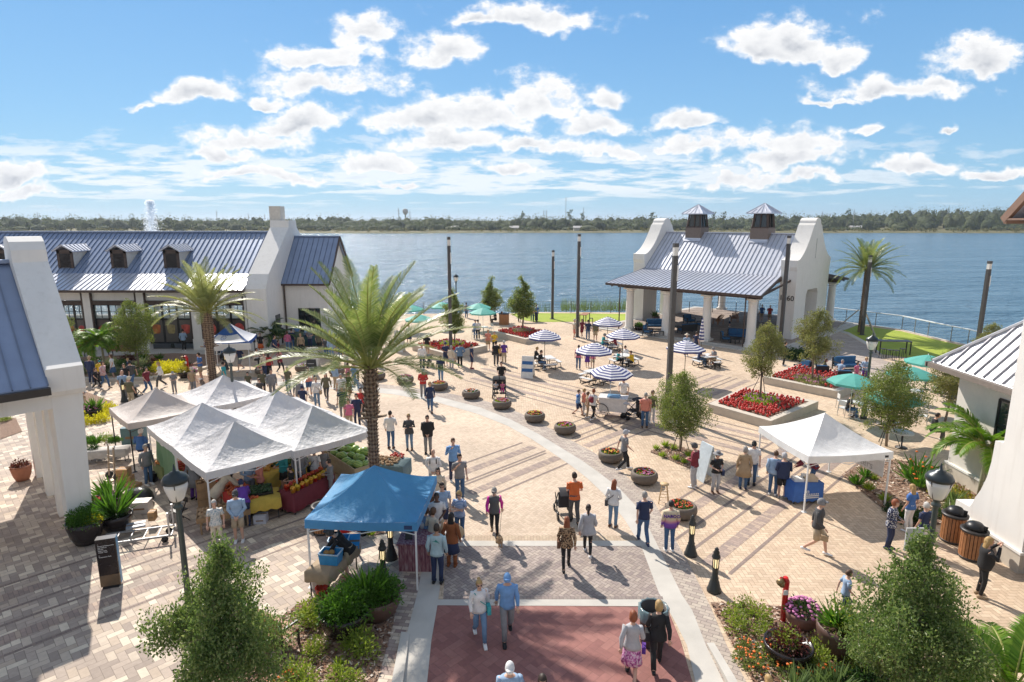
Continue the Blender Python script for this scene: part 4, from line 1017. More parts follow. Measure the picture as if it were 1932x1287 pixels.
# reeds by the water
r_=random.Random(4); g=MB()
for k in range(600):
    p=at(r_.uniform(1060,1195),588,-1.2); p=p+Vector((0,r_.uniform(0,2.5),0)); h=r_.uniform(.9,1.9)
    g.add([p+Vector((-.02,0,0)),p+Vector((.02,0,0)),p+Vector((r_.uniform(-.3,.3),r_.uniform(-.2,.2),h))],[(0,1,2)])
for k in range(120):
    p=at(r_.uniform(950,1040),588,-1.2); h=r_.uniform(1.,1.6)
    g.add([p+Vector((-.02,0,0)),p+Vector((.02,0,0)),p+Vector((r_.uniform(-.3,.3),.1,h))],[(0,1,2)])
tag(g.build('reeds',leafmat('reed_mat',[(.14,.2,.07),(.2,.25,.1)],.3),fixn=False),'thin green reeds standing in the water behind the lawn','reeds',kind='stuff')
# ---- far shore woodland
FW1=leafmat('far_wood_leaves',[(.06,.085,.045),(.095,.125,.06),(.13,.16,.075),(.18,.20,.10)],.25,.8)
_t=NT(FW1.node_tree); _b=[n for n in _t.N if n.type=='BSDF_PRINCIPLED'][0]; _t.put(_b.inputs['Normal'],_t.bump(_t.noise(_t.pos(),.55,4,.7),3.,1.))
r_=random.Random(11); g=MB(); g.smooth=True
def shorey(x): return 610+14*math.sin(x*.011)+8*math.sin(x*.031+2)+(x*.02)
def lump(g,x,y,z,rx,rz2,r_,n=7,m=5):
    rs_=[]; ph=r_.uniform(0,6)
    for i in range(m+1):
        a=-PI*.35+(PI*.85)*i/m; q=max(math.cos(a),.05)
        rs_.append([(x+rx*q*(1+.3*math.sin(3*k+ph+i))*math.cos(2*PI*k/n),y+rx*q*math.sin(2*PI*k/n),z+rz2*(.55+math.sin(a))+rz2*.12*math.sin(k*2.3+i*1.7+ph)) for k in range(n)])
    g.rings(rs_)
def crownleaf(g,x,y,z,rx,h,r_,n):
    for _ in range(n):
        o=rv(r_); q=r_.random()**.35
        p=Vector((x+o.x*rx*q,y+o.y*rx*q,z+h*.55+o.z*h*.5*q)); leaf(g,p,rv(r_)+Vector((0,0,.2)),rv(r_),r_.uniform(.9,1.9),r_.uniform(.8,1.6),.1)
lf=MB()
for row in range(7):
    x=-900
    while x<1000:
        dy=50+row*55+r_.uniform(-18,18)
        y=shorey(x)+dy; hgt_=r_.uniform(9,15)*(1.+.25*math.sin(x*.013+row)+.16*math.sin(x*.041))+(max(0,x-220)*.022)
        if row==0: hgt_*=r_.choice([.35,.55,.8,.9])
        rx=r_.uniform(5,9.5); z0=max(0,row-2)*.6+(max(0,x-300)*.012 if row>2 else 0)
        crownleaf(lf,x,y,z0,rx,hgt_,r_,70 if row<3 else 34); lump(g,x,y+1,z0,rx*.85,hgt_*.46,r_)
        x+=rx*r_.uniform(.9,1.5)
o=g.build('woodland',FW1,fixn=False); tag(o,'continuous dark woodland mass along the far shore of the lake','woodland',kind='stuff')
o=lf.build('woodland_foliage',FW1,fixn=False); tag(o,'leafy outline of the woodland along the far lake shore','woodland',kind='stuff')
# scrub on the far bank
g=MB(); 
for k in range(700):
    x=r_.uniform(-800,900); y=shorey(x)+8+45*r_.random()**1.5; rx=r_.uniform(1.5,5); h=r_.uniform(1.2,4)
    crownleaf(g,x,y,-.2,rx,h,r_,14)
tag(g.build('shore_scrub',leafmat('scrub_leaves',[(.08,.10,.04),(.14,.14,.06),(.26,.22,.10),(.10,.13,.05)],.2,.9),fixn=False),'low scattered scrub along the sandy far bank','scrub',kind='stuff')
# some tall pines standing clear above the wood
for i,px in enumerate((985,1075,1100,1230,1345,1365,1600,1760)):
    u=(px-966)/FPX; y=690+ (i%3)*15; x=u*(y*.98); h=r_.uniform(17,21)
    o=thing('pine_tree','tall thin pine standing above the far woodland','pine tree',(x,y,1),0,'tall pines above the far woodland')
    g=MB(); g.tube([((0,0,0),.35),((.3,0,h*.9),.15)],6); g.build('trunk',BARK,o)
    g=MB()
    for q in range(9): crownleaf(g,r_.uniform(-1.8,1.8),r_.uniform(-1,1),h*(.5+.055*q),r_.uniform(1.5,3),r_.uniform(1.5,3),r_,14)
    g.build('crown',FW1,o,fixn=False)
# ---------------- street furniture -----------------------------------------
def at_top(px,py,h):
    d=ray(px,py); t=(h-CAMH)/d.z; return Vector((d.x*t,d.y*t,0))
FROST=mat('frosted_lens',(.72,.70,.66),.25,var=.03)
def rep(first,label,cat,pts,group,labels,name):
    pass
# tall square light columns
def light_column(h):
    o=thing('light_column','x','light column'); w_=.12
    g=MB(); g.box(-w_,w_,-w_,w_,0,h-.62); g.box(-.24,.24,-.24,.24,0,.04); g.box(-w_,w_,-w_,w_,h-.2,h); g.build('post',GREYPOLE,o)
    g=MB(); g.box(-w_+.01,w_-.01,-w_+.01,w_-.01,h-.62,h-.2); g.build('lens',FROST,o)
    g=MB(); g.box(w_-.04,w_+.03,-w_-.03,-w_+.09,h-1.9,h-1.1); g.build('side_light',WHITEP,o); return o
c9,c7=light_column(9.0),light_column(7.15)
LC=[(851,681,9,'tall grey light column rising beside the middle planter box'),(1089,636,9,'tall grey light column by the group watching near the lawn'),(1259,782,9,'tall grey light column behind the staked oak and in front of the pavilion'),(1471,660,9,'tall grey light column before the pavilion house number'),
(1042,602,7,'shorter light column on the left lawn against the water'),(1626,632,7,'shorter light column beside the lake palm trunk'),(1842,668,7,'shorter light column near the hip roof, against open water')]
for i,(px,py,k,lb) in enumerate(LC):
    src=c9 if k==9 else c7; o=src if i in(0,4) else copy_tree(src)
    o.location=at(px,py); o.rotation_euler=(0,0,R(45 if i in (3,) else 8)); o['label']=lb; o['group']='square light columns'
# acorn street lamps
def acorn(h):
    o=thing('street_lamp','x','street lamp'); g=MB(); g.smooth=True
    g.lathe([(.17,0),(.17,.12),(.13,.2),(.12,.6),(.085,.75),(.075,1.),(.06,h-1.0),(.06,h-.95),(.10,h-.93),(.10,h-.88),(.07,h-.85),(.08,h-.78),(.13,h-.74)],14); g.build('post',mat('lamp_post_paint',(.07,.085,.08),.45,metal=.2),o)
    g=MB(); g.smooth=True; g.lathe([(.13,h-.74),(.17,h-.68),(.25,h-.42),(.27,h-.27)],16); g.build('globe',FROST,o)
    g=MB(); 
    for k in range(4): a=k*PI/2+.4; g.bar((.15*math.cos(a),.15*math.sin(a),h-.72),(.28*math.cos(a),.28*math.sin(a),h-.27),.018)
    g.build('globe_cage',BLACKM,o)
    g=MB(); g.smooth=True; g.lathe([(.29,h-.28),(.30,h-.22),(.24,h-.12),(.12,h-.07),(.11,h-.04),(.04,h-.02),(.02,h+.1),(.005,h+.16)],16); g.build('hood',mat('lamp_hood',(.03,.04,.045),.35,metal=.3),o); return o
a0=acorn(4.4)
for i,(px,py,lb) in enumerate([(328,884,'black acorn street lamp in the left foreground beside the market tents'),(1776,881,'green-black acorn street lamp in front of the round cedar bins'),(432,652,'acorn street lamp rising behind the white market canopies'),(315,553,'acorn street lamp before the market hall windows'),(860,517,'acorn street lamp against the lake by the tall column'),(1647,631,'acorn street lamp between the planter boxes and the teal umbrellas')]):
    o=a0 if i==0 else copy_tree(a0); o.location=at_top(px,py,4.45); o['label']=lb; o['group']='acorn street lamps'
    if px==860: o.scale=(1,1,1)
# sign on the right lamp
g=MB(); g.box(-.55,-.12,.0,.04,2.6,3.2); sp_=g.build('small_sign_panel',mat('grey_sign_back',(.5,.5,.48),.6),None); tag(sp_,'small grey notice plate fixed to the right foreground lamp post','sign'); sp_.location=at_top(1776,881,4.45)+Vector((0,.08,-.35))
# bollard lights
def bollard():
    o=thing('bollard_light','x','bollard light'); g=MB(); g.smooth=True
    g.lathe([(.20,0),(.20,.06),(.17,.12),(.13,.3),(.095,.36),(.11,.4),(.085,.43),(.08,.7),(.09,.72)],14); g.lathe([(.10,1.0),(.12,1.03),(.11,1.08),(.07,1.14),(.09,1.17),(.05,1.24),(.06,1.27),(.01,1.33)],14); g.build('body',mat('bollard_paint',(.04,.045,.045),.5,metal=.2),o)
    g=MB(); g.smooth=True; g.lathe([(.065,.72),(.065,1.0)],10); g.build('lens',emat('bollard_glow',(1.,.78,.42),.9),o)
    g=MB()
    for k in range(8): a=k*PI/4; g.bar((.085*math.cos(a),.085*math.sin(a),.70),(.085*math.cos(a),.085*math.sin(a),1.01),.02)
    g.build('cage',BLACKM,o); return o
b0b=bollard()
for i,(px,py,lb) in enumerate([(1347,1115,'bollard light at the near end of the curved band, right one of the pair'),(1303,1047,'bollard light beside the person in the lettered sweater'),(738,1054,'bollard light under the blue canopy next to the painted table'),(724,1098,'bollard light behind the bushy black pot in the left bed'),(427,697,'bollard light in front of the blue logo tent'),(235,758,'bollard light behind the beige market canopy')]):
    o=b0b if i==0 else copy_tree(b0b); o.location=at(px,py); o['label']=lb; o['group']='bollard lights'
# round bowl planters with flowers
def bowl():
    o=thing('bowl_planter','x','planter'); g=MB(); g.smooth=True
    g.lathe([(.36,0),(.38,.05),(.50,.12),(.54,.25),(.52,.38),(.46,.45),(.42,.455),(.40,.42),(.40,.36)],24); g.build('bowl',mat('brown_bowl',(.145,.115,.09),.75,var=.15,scale=8),o)
    g=MB(); g.lathe([(.40,.36),(.01,.37)],16); g.build('soil',SOIL,o); return o
def bowlflowers(o,seed,mm,n=44,rad=.36,z=.38):
    r_=random.Random(seed); g=MB()
    for k in range(110):
        a=r_.uniform(0,2*PI); q=rad*math.sqrt(r_.random()); leaf(g,Vector((q*math.cos(a),q*math.sin(a),z)),rv(r_)+Vector((0,0,.9)),rv(r_),.11,.06)
    tag(g.build('leaves',LIME if seed%2 else BRG,o,fixn=False),kind='stuff')
    for m_ in mm:
        g=MB()
        for k in range(n//len(mm)):
            a=r_.uniform(0,2*PI); q=rad*math.sqrt(r_.random()); s=r_.uniform(.025,.045); g.ball((q*math.cos(a),q*math.sin(a),z+r_.uniform(.06,.13)),(s,s,s*.7),6,3)
        tag(g.build('flowers',m_,o),kind='stuff')
BOW=[(765,729,'first bowl planter of the arc, right of the big palm trunk',[FR,FPk]),(829,741,'bowl planter beside the woman in the navy cardigan',[FR,FO]),(889,757,'third bowl planter of the arc, left of the stroller',[FO,FW]),(947,776,'bowl planter just below the double stroller',[FR,FPk]),(1009,801,'bowl planter between the stroller and the ice cream cart',[FR,FY]),(1066,823,'bowl planter alone below the children by the cart',[FPk,FR]),(1152,876,'bowl planter beside the person in the grey cap and vest',[FR,FO,FY]),(1215,916,'bowl planter left of the wooden stool',[FR,FPk]),(1285,980,'bowl planter hidden behind the person in the lettered sweater',[FR,FO]),
(572,707,'bowl planter left of the chalkboard sign',[FPk,FW]),(636,713,'bowl planter behind the walkers right of the chalkboard',[FPk,FO]),(712,722,'bowl planter half hidden by the big palm trunk',[FR,FW]),(497,712,'bowl planter behind the woman in red plaid',[FPk,FO])]
bw=bowl()
for i,(px,py,lb,mm) in enumerate(BOW):
    o=bw if i==0 else copy_tree(bw)
    o.location=at(px,py-6); o['label']=lb; o['group']='brown bowl planters'
# flowers after copying so each bowl has its own
for i,o in enumerate([q for q in list(C.objects) if q.get('group')=='brown bowl planters']): bowlflowers(o,i,BOW[i][3])
# raised planter boxes
def box_planter(cs_,label,tall=.45,rim=.38,seed=0,flow=True,center=None):
    P=[at(*c) for c in cs_]; c=sum(P,Vector())/4
    o=thing('planter_box',label,'planter box',c,0,'stone planter boxes')
    Q=[p-c for p in P]; inn=[]
    for q in Q: inn.append(q*(1-rim*1.41/q.length))
    g=MB(); g.rings([[tuple(q) for q in Q],[(q.x,q.y,tall) for q in Q],[(q.x,q.y,tall) for q in inn],[(q.x,q.y,tall-.1) for q in inn]],cap=False); g.build('stone_kerb',STONE,o)
    g=MB(); g.rings([[(q.x,q.y,tall-.08) for q in inn]]*1+[[(q.x*.01,q.y*.01,tall-.05) for q in inn]],cap=False); g.build('mulch',MULCH,o)
    r_=random.Random(seed); g=MB(); f=MB(); gc=MB(); fc=MB()
    rad=min(q.length for q in inn)
    ctr=(at(*center)-c) if center else Vector()
    for i in range(30):
        for j in range(30):
            u,v=(i+.5)/30,(j+.5)/30; p=(inn[0]*(1-u)+inn[1]*u)*(1-v)+(inn[3]*(1-u)+inn[2]*u)*v
            p=p+Vector((r_.uniform(-.05,.05),r_.uniform(-.05,.05),0)); dd=(p-ctr).length
            if (i%3 and j%2) or i%2 or r_.random()<.15: continue
            if dd<rad*.42: continue
            z=tall-.05
            for _ in range(4): leaf(g,p+Vector((0,0,z)),rv(r_)+Vector((0,0,.8)),rv(r_),.12,.07)
            for _ in range(2):
                s=r_.uniform(.04,.07); f.ball((p.x+r_.uniform(-.05,.05),p.y+r_.uniform(-.05,.05),z+r_.uniform(.1,.2)),(s,s,s*1.3),5,3)
    for k in range(900):
        a=r_.uniform(0,2*PI); q=rad*.40*math.sqrt(r_.uniform(.12,1)); p=ctr+Vector((q*math.cos(a),q*math.sin(a),tall)); leaf(gc,p+Vector((0,0,r_.uniform(-.05,.16))),rv(r_)+Vector((0,0,.4)),rv(r_),.13,.07)
        if k%12==0: fc.ball(p+Vector((0,0,.2)),.035,5,3)
    tag(g.build('red_flower_leaves',RUSSET,o,fixn=False),kind='stuff'); tag(f.build('red_flowers',FR,o),kind='stuff'); tag(gc.build('green_ring',LIME if seed%2 else OAK2,o,fixn=False),kind='stuff'); tag(fc.build('pink_flowers',FPk,o),kind='stuff')
    return o
box_planter([(778,661),(845,679),(920,662),(858,648)],'stone planter box of red flowers around the tall column and pointed oak',seed=1,center=(852,660))
box_planter([(928,634),(992,650),(1050,637),(985,624)],'farthest stone planter box of red flowers near the lawn edge',seed=2,center=(986,634))
box_planter([(1336,777),(1453,811),(1543,772),(1400,745)],'nearest stone planter box of red flowers beside the white canopy tent',seed=3,center=(1434,770))
box_planter([(1440,724),(1580,753),(1655,722),(1500,700)],'right stone planter box of red flowers beside the blue lounge sofas',seed=4,center=(1533,732))
# pots
def pot(px,py,r,h,key,label,m,sc=1.,extra=None,prof=None):
    o=thing('plant_pot',label,'plant pot',at(px,py,.03),0,'plant pots')
    g=MB(); g.smooth=True; g.lathe([(r*.62,0),(r*.85,h*.35),(r,h*.8),(r*1.0,h),(r*.93,h),(r*.9,h*.88),(.01,h*.9)],20); g.build('bowl',m,o)
    for i,(k,s,dx) in enumerate([(key,sc,0)]+(extra or [])):
        for q in CL_[k]:
            nm=q.name.split('.')[0]; w_=link(nm,q,o,(dx,0,h*.88)); w_.scale=(s,)*3
            if nm=='flowers': w_['kind']='stuff'
    return o
BLP=mat('glossy_black_pot',(.025,.018,.018),.25,var=.1); BRP=mat('brown_pot',(.11,.06,.045),.5)
pot(1485,1243,.55,.42,'russet','low black bowl of lime and dark purple foliage in the right front bed',BLP,.9,[('lime',.7,-.05)])
pot(1512,1180,.42,.42,'pink','dusky pink pot of pink flowers beside the red standpipe',mat('dusky_pot',(.22,.11,.09),.6),1.1)
pot(1583,1232,.55,.75,'lime','tall brown pot of lime foliage left of the right oak',BRP,.95,[('yellow',.6,.2),('spiky',1.,-.1)])
pot(165,1022,.52,.75,'bright','large black pot of trailing greens against the white pier',BLP,.75,[('yellow',.5,.3)])
pot(222,998,.5,.55,'spiky','black pot with spiky grass beside the flatbed cart',BLP,1.5,[('dark',.6,0)])
pot(215,965,.45,.5,'spiky','pot of spiky leaves and pink blooms behind the black pots',BRP,1.3,[('pink',1.,-.2)])
pot(652,1190,.62,.6,'bright','wide black pot with bushy greens in the left woodchip bed',BLP,.95)
pot(712,1160,.62,.6,'bright','wide brown pot with bushy greens beside the bollard light',BRP,.9,[('spiky',1.3,-.2)])
pot(175,785,.45,.4,'pink','planter bowl of pink flowers behind the white pier',BLP,1.,[('spiky',1.,.2),('lime',.6,.3)])
pot(43,905,.35,.6,'russet','terracotta pot standing under the arcade at the far left',TERRA,.7)
pot(1205,625,.4,.5,'bright','dark pot of greens at the pavilion front left pillar',BLP,.6)
pot(1237,606,.4,.5,'spiky','brown pot of spiky greens behind the pavilion left gable',BRP,1.)
pot(1230,960,.01,.01,'lime','x',BLP,.01) if False else None
pot(348,712,.4,.4,'croton','bowl of mixed red foliage beside the left red standpipe',BLP,.9)
# bins
def slat_bin(px,py,lid,label):
    o=thing('litter_bin',label,'litter bin',at(px,py),rnd.uniform(0,1),'cedar slatted litter bins'); g=MB()
    for k in range(22):
        a=2*PI*k/22; M=Matrix.Rotation(a,4,'Z'); g.box(.30,.325,-.036,.036,.08,.88,M)
    g.build('cedar_slats',WOODS,o)
    g=MB(); g.smooth=True; g.lathe([(.29,.05),(.29,.88)],20); g.lathe([(.34,.03),(.34,.08)],20); g.lathe([(.29,.86),(.37,.88),(.37,.94),(.27,.96),(.25,.93)],22); g.build('liner',BRONZE,o)
    if lid:
        g=MB(); g.smooth=True; g.lathe([(.27,.95),(.25,1.06),(.17,1.15),(.05,1.18)],18); g.build('dome_lid',BLACKM,o)
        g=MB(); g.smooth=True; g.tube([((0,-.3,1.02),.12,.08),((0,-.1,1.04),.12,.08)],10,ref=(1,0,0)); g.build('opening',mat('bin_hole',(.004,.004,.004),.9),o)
    return o
slat_bin(1795,1020,True,'far cedar slatted bin with domed lid by the white wall')
slat_bin(1831,1052,True,'near cedar slatted bin with domed lid beside the photographing woman')
slat_bin(610,1003,False,'round slatted bin with pale rim at the corner of the market tents')
o=thing('waste_bin','round brown bin with a clear liner bag in front of the crossing','litter bin',at(1230,1213)); o.scale=(1.15,1.15,1.1); g=MB(); g.smooth=True
g.lathe([(.24,0),(.25,.04),(.29,.82),(.30,.88),(.26,.88),(.22,.3)],20,cap=False); g.lathe([(.24,0),(.01,.01)],20); g.build('barrel',BRONZE,o)
g=MB(); g.smooth=True; r_=random.Random(2); n=28
g.rings([[((.31+.02*math.sin(k*3.3))*math.cos(2*PI*k/n),(.31+.02*math.sin(k*3.3))*math.sin(2*PI*k/n),z) for k in range(n)] for z in(.62,.90)]+[[(rr*math.cos(2*PI*k/n),rr*math.sin(2*PI*k/n),z) for k in range(n)] for rr,z in((.27,.91),(.25,.5),(.01,.4))],cap=False)
lm,t,b=newmat('clear_liner'); b.inputs['Base Color'].default_value=(.20,.30,.33,1); b.inputs['Roughness'].default_value=.2; b.inputs['Alpha'].default_value=.6
g.build('liner_bag',lm,o)
# red standpipe
def standpipe(px,py,sc,label):
    o=thing('fire_standpipe',label,'standpipe',at(px,py,.03),0,'red fire standpipes'); o.scale=(sc,)*3; g=MB(); g.smooth=True
    g.tube([((0,0,0),.07),((0,0,.95),.07),((0,0,1.12),.08),((-.06,-.05,1.22),.085),((-.16,-.1,1.22),.085)],12); g.build('pipe',mat('red_enamel',(.55,.015,.015),.3),o)
    g=MB(); g.smooth=True; g.tube([((-.14,-.1,1.2),.075),((-.28,-.16,1.18),.075)],10); g.tube([((-.14,-.06,1.16),.06),((-.2,-.2,1.12),.06)],10); g.build('brass_outlet',mat('old_brass',(.28,.2,.1),.4,metal=.7),o)
    g=MB(); g.box(-.09,.02,-.095,-.08,.80,.93); g.build('tag_plate',WHITEP,o)
standpipe(1477,1172,1.,'red fire standpipe with brass outlets in the right front bed'); standpipe(356,710,1.1,'red fire standpipe in front of the market hall')
# monument sign
o=thing('wayfinding_sign','dark slab wayfinding sign with white lettering and blue edge near the arcade','sign',at(212,1106),R(20)); g=MB()
g.box(-.2,.2,-.11,.11,0,.08); g.build('foot',BLACKM,o); g=MB(); g.box(-.24,.24,-.12,.12,.08,1.5); g.build('slab',mat('sign_dark_brown',(.02,.013,.013),.25,var=.2),o)
g=MB(); g.box(-.2401,.2402,-.121,.1,.09,.42); g.build('lower_panel',mat('sign_bronze',(.17,.115,.07),.35,metal=.3),o)
g=MB(); g.box(.241,.246,-.06,.12,.09,1.49); g.build('blue_edge',mat('sign_blue',(.10,.33,.55),.4),o)
tx=text_mesh('lettering','^\nShops & Restaurants\nand Offices\nMarina\nRestrooms\nWater Taxi\n\n>\nWaterside Park',.047,WHITEP,o,.002); tx.rotation_euler=(PI/2,0,0); tx.location=(-.19,-.125,1.34)
# benches
def bench(p,rz,label,L=1.7):
    o=thing('park_bench',label,'bench',p,rz,'wooden park benches'); g=MB()
    for k in range(5): g.box(-L/2,L/2,-.22+k*.1,-.14+k*.1,.43,.46)
    g.build('seat',WOODS,o); g=MB()
    for k in range(4): g.box(-L/2,L/2,.27,.30,.52+k*.1,.6+k*.1)
    g.build('backrest',WOODS,o)
    for s_ in(-1,1):
        g=MB(); x=s_*(L/2-.05); g.bar((x,-.2,0),(x,-.2,.45),.05); g.bar((x,.25,0),(x,.3,.92),.05); g.bar((x,-.22,.42),(x,.28,.42),.05); g.bar((x,-.2,.64),(x,.28,.64),.05); g.build('leg_frame',BLACKM,o)
    return o
bench(at(235,672),PI,'wooden bench in front of the market hall, right one',2.1); bench(at(140,672),PI,'wooden bench in front of the market hall beside the white parapet',2.1)
bench(at(512,1205),R(150),'slatted bench behind the left foreground oak',1.6)
bench(Vector((15.6,15.2,0)),R(90),'bench tucked beside the door at the right edge',1.2)
# ---------------- canopies --------------------------------------------------
def canopy(c,rz,half,ze,zp,m,label,frame=WHITEP,group='pop-up canopy tents',valance=.26,white_sides=None,legs=(0,1,2,3),sag=1.35,stripe=None):
    o=thing('canopy_tent',label,'canopy tent',c,rz,group); g=MB(); g.smooth=False; n=12
    cor=[(-1,-1),(1,-1),(1,1),(-1,1)]
    for s_ in range(4):
        A,B=cor[s_],cor[(s_+1)%4]; base=len(g.v); g.mi=0
        for i in range(n+1):
            f=i/n
            for j in range(9):
                u=j/8; x=(A[0]*(1-u)+B[0]*u)*f; y=(A[1]*(1-u)+B[1]*u)*f
                z=ze+(zp-ze)*(1-f)**sag - .10*math.sin(PI*u)*math.sin(PI*f)*.9 -.05*math.sin(PI*u)*f
                g.v.append((x*half,y*half,z))
        g.smooth=True
        for i in range(n):
            for j in range(8): a=base+i*9+j; g.face((a,a+1,a+10,a+9))
    me=g.mesh('canopy',[m],True)
    bm=bmesh.new(); bm.from_mesh(me); bmesh.ops.remove_doubles(bm,verts=bm.verts,dist=.001)
    for e in bm.edges:
        if len(e.link_faces)==2:
            a,b=e.verts
            if all(abs(abs(v.co.x)-abs(v.co.y))<.02 for v in (a,b)): e.smooth=False
    bm.to_mesh(me); bm.free(); cn=link('canopy',me,o)
    for s_ in range(4):
        A,B=cor[s_],cor[(s_+1)%4]; g=MB(); R0=[];R1=[]
        for j in range(17):
            u=j/16; x=(A[0]*(1-u)+B[0]*u)*half; y=(A[1]*(1-u)+B[1]*u)*half; k=1+.003*math.sin(j*2.3)
            R0.append((x*1.002,y*1.002,ze-.05*math.sin(PI*u))); R1.append((x*1.006*k,y*1.006*k,ze-valance-.03*math.sin(PI*u)))
        g.rings([R0,R1],cap=False,closed=False); g.build('valance',m,o)
    for k in legs:
        sx,sy=cor[k]; g=MB(); q=half-.05; g.bar((sx*q,sy*q,0),(sx*q,sy*q,ze-.03),.045); g.box(sx*q-.08,sx*q+.08,sy*q-.08,sy*q+.08,0,.015); g.build('leg',frame,o)
    g=MB(); q=half-.05
    for k in range(4):
        A,B=cor[k],cor[(k+1)%4]; a=Vector((A[0]*q,A[1]*q,0)); b_=Vector((B[0]*q,B[1]*q,0)); md=(a+b_)/2
        for (p1,z1,p2,z2) in ((a,ze-.05,md,ze-.4),(a,ze-.4,md,ze-.05),(b_,ze-.05,md,ze-.4),(b_,ze-.4,md,ze-.05)): g.bar(p1+Vector((0,0,z1)),p2+Vector((0,0,z2)),.022)
    g.bar((0,0,ze-.3),(0,0,zp-.03),.04); g.build('truss_frame',frame,o)
    return o
WC=clothmat('white_canopy_cloth',(.70,.69,.70),.18,1.); WC2=clothmat('bright_white_canopy',(.84,.84,.83),.14,.35); GC=clothmat('beige_canopy_cloth',(.56,.50,.46),.15,.5); BC=clothmat('blue_canopy_cloth',(.10,.36,.66),.36,.6)
canopy(at_top(381,757,3.15)+Vector((0,0,0)),R(45),1.62,2.12,3.1,WC,'wrinkled white canopy at the left of the joined market group')
canopy(at_top(442,792,3.15),R(45),1.62,2.12,3.1,WC,'wrinkled white canopy nearest the camera in the joined market group',sag=1.5)
canopy(at_top(522,733,3.15),R(45),1.62,2.12,3.1,WC,'wrinkled white canopy farthest back in the joined market group')
canopy(at_top(590,763,3.15),R(45),1.62,2.12,3.1,WC,'wrinkled white canopy at the right of the joined market group, by the palm')
canopy(at_top(293,730,3.05),R(45),1.5,2.1,3.0,GC,'beige canopy with dark seams at the left end of the market',frame=BRONZE)
canopy(at_top(421,705,3.1),R(45),1.62,2.12,3.05,WC,'grey-white canopy behind the joined market group')
canopy(Vector((-4.05,17.05,0)),R(-3),1.55,2.08,3.05,BC,'bright blue canopy over the coconut stall')
wt=canopy(Vector((11.65,21.95,0)),R(8),1.62,2.1,3.1,WC2,'clean white canopy standing on the right of the plaza')
for sx in(-1,1):
    pass
g=MB(); g.box(1.58,1.6,-1.3,.9,1.0,1.85); bn=g.build('hanging_banner',mat('grey_white_banner',(.62,.62,.62),.7),wt)
tx=text_mesh('banner_lettering','Trouble\nShooters',.42,mat('banner_grey',(.35,.35,.36),.7),bn,.002); tx.rotation_euler=(PI/2,0,R(-90)); tx.location=(1.575,.75,1.5)
lt=canopy(Vector((-19.4,41.7,0)),R(12),1.4,2.15,3.2,clothmat('logo_canopy_white',(.72,.73,.78),.15,.4),'blue and white canopy with wave logo in front of the market hall',sag=1.3)
# blue face and wave mark of the logo tent
BL=mat('royal_blue_cloth',(.02,.09,.33),.7); 
for ch in lt.children:
    if ch.name.startswith('valance'): ch.data=ch.data.copy(); ch.data.materials[0]=BL
g=MB(); ze_,zp_,h_=2.15,3.2,1.4
def face_pt(u,f,dz=.02): # front face of canopy
    return (u*f*h_,-f*h_-.01,ze_+(zp_-ze_)*(1-f)**1.3-.10*math.sin(PI*(u+1)/2)*math.sin(PI*f)*.9-.05*math.sin(PI*(u+1)/2)*f+dz)
def facepatch(name,f0,f1,m,u0=-1,u1=1,n=10,dz=.012):
    g=MB(); rr=[[face_pt(u0+(u1-u0)*j/n,f0+(f1-f0)*i/6,dz) for j in range(n+1)] for i in range(7)]; g.rings(rr,cap=False,closed=False); return g.build(name,m,lt)
facepatch('blue_panel',.02,.5,BL)
facepatch('blue_edge',.5,.99,BL,-1,-.86,3); facepatch('blue_edge',.5,.99,BL,.86,1,3)
g=MB()
def spiral(g,cu,cf,r0,turns,wd,m_dz):
    pts=[]; n=40
    for i in range(n+1):
        a=2*PI*turns*i/n+.5; r_=r0*(1-.85*i/n); pts.append((cu+r_*math.cos(a)*1.3,cf-r_*math.sin(a)*1.0))
    R0=[];R1=[]
    for i,(u,f) in enumerate(pts):
        a=2*PI*turns*i/n+.5; w_=wd*(1-.4*i/n); R0.append(face_pt(u,f,m_dz)); R1.append(face_pt(u+w_*math.cos(a),f-w_*math.sin(a),m_dz))
    g.rings([R0,R1],cap=False,closed=False)
spiral(g,-.25,.64,.16,1.9,.035,.05); g.build('wave_mark',BL,lt)
tx=text_mesh('lettering','LWR',.24,WHITEP,lt,.002,bold=.006); tx.rotation_euler=(PI/2,0,0); tx.location=(-.75,-1.44,1.91)
tx=text_mesh('lettering','my',.2,mat('logo_green',(.25,.5,.15),.6),lt,.002); tx.rotation_euler=(PI/2,0,0); tx.location=(-1.12,-1.44,1.92)
tx=text_mesh('lettering','.com',.08,WHITEP,lt,.002); tx.rotation_euler=(PI/2,0,0); tx.location=(-.2,-1.44,1.92)
# small maker labels on the blue and white canopies
for par,x,y in ((wt,1.3,-1.635),):
    g=MB(); g.box(x,x+.14,y-.004,y,1.9,1.98); g.build('maker_label',BLACKM,par)
g=MB(); g.box(1.2,1.42,-1.575,-1.565,1.87,1.98); g.build('maker_label',mat('label_navy',(.02,.05,.15),.5),[o for o in C.objects if o.get('label','').startswith('bright blue canopy')][0])
# green side cloth hanging from the market frame
g=MB(); a=at_top(290,815,2.0); b_=at_top(333,850,2.0); rr=[]
for i in range(7):
    z=1.95-i*.22; rr.append([tuple(a.lerp(b_,j/8)*1+Vector((.03*math.sin(j*2+i),.03*math.cos(j*3),z-.10*math.sin(PI*j/8)-.3*(j/8)*(i/6)))) for j in range(9)])
g.rings(rr,cap=False,closed=False); g.smooth=True; tag(g.build('side_cloth',clothmat('green_cloth',(.16,.30,.17),.2,.3)),'green cloth hung as a side wall at the left market canopy','cloth')
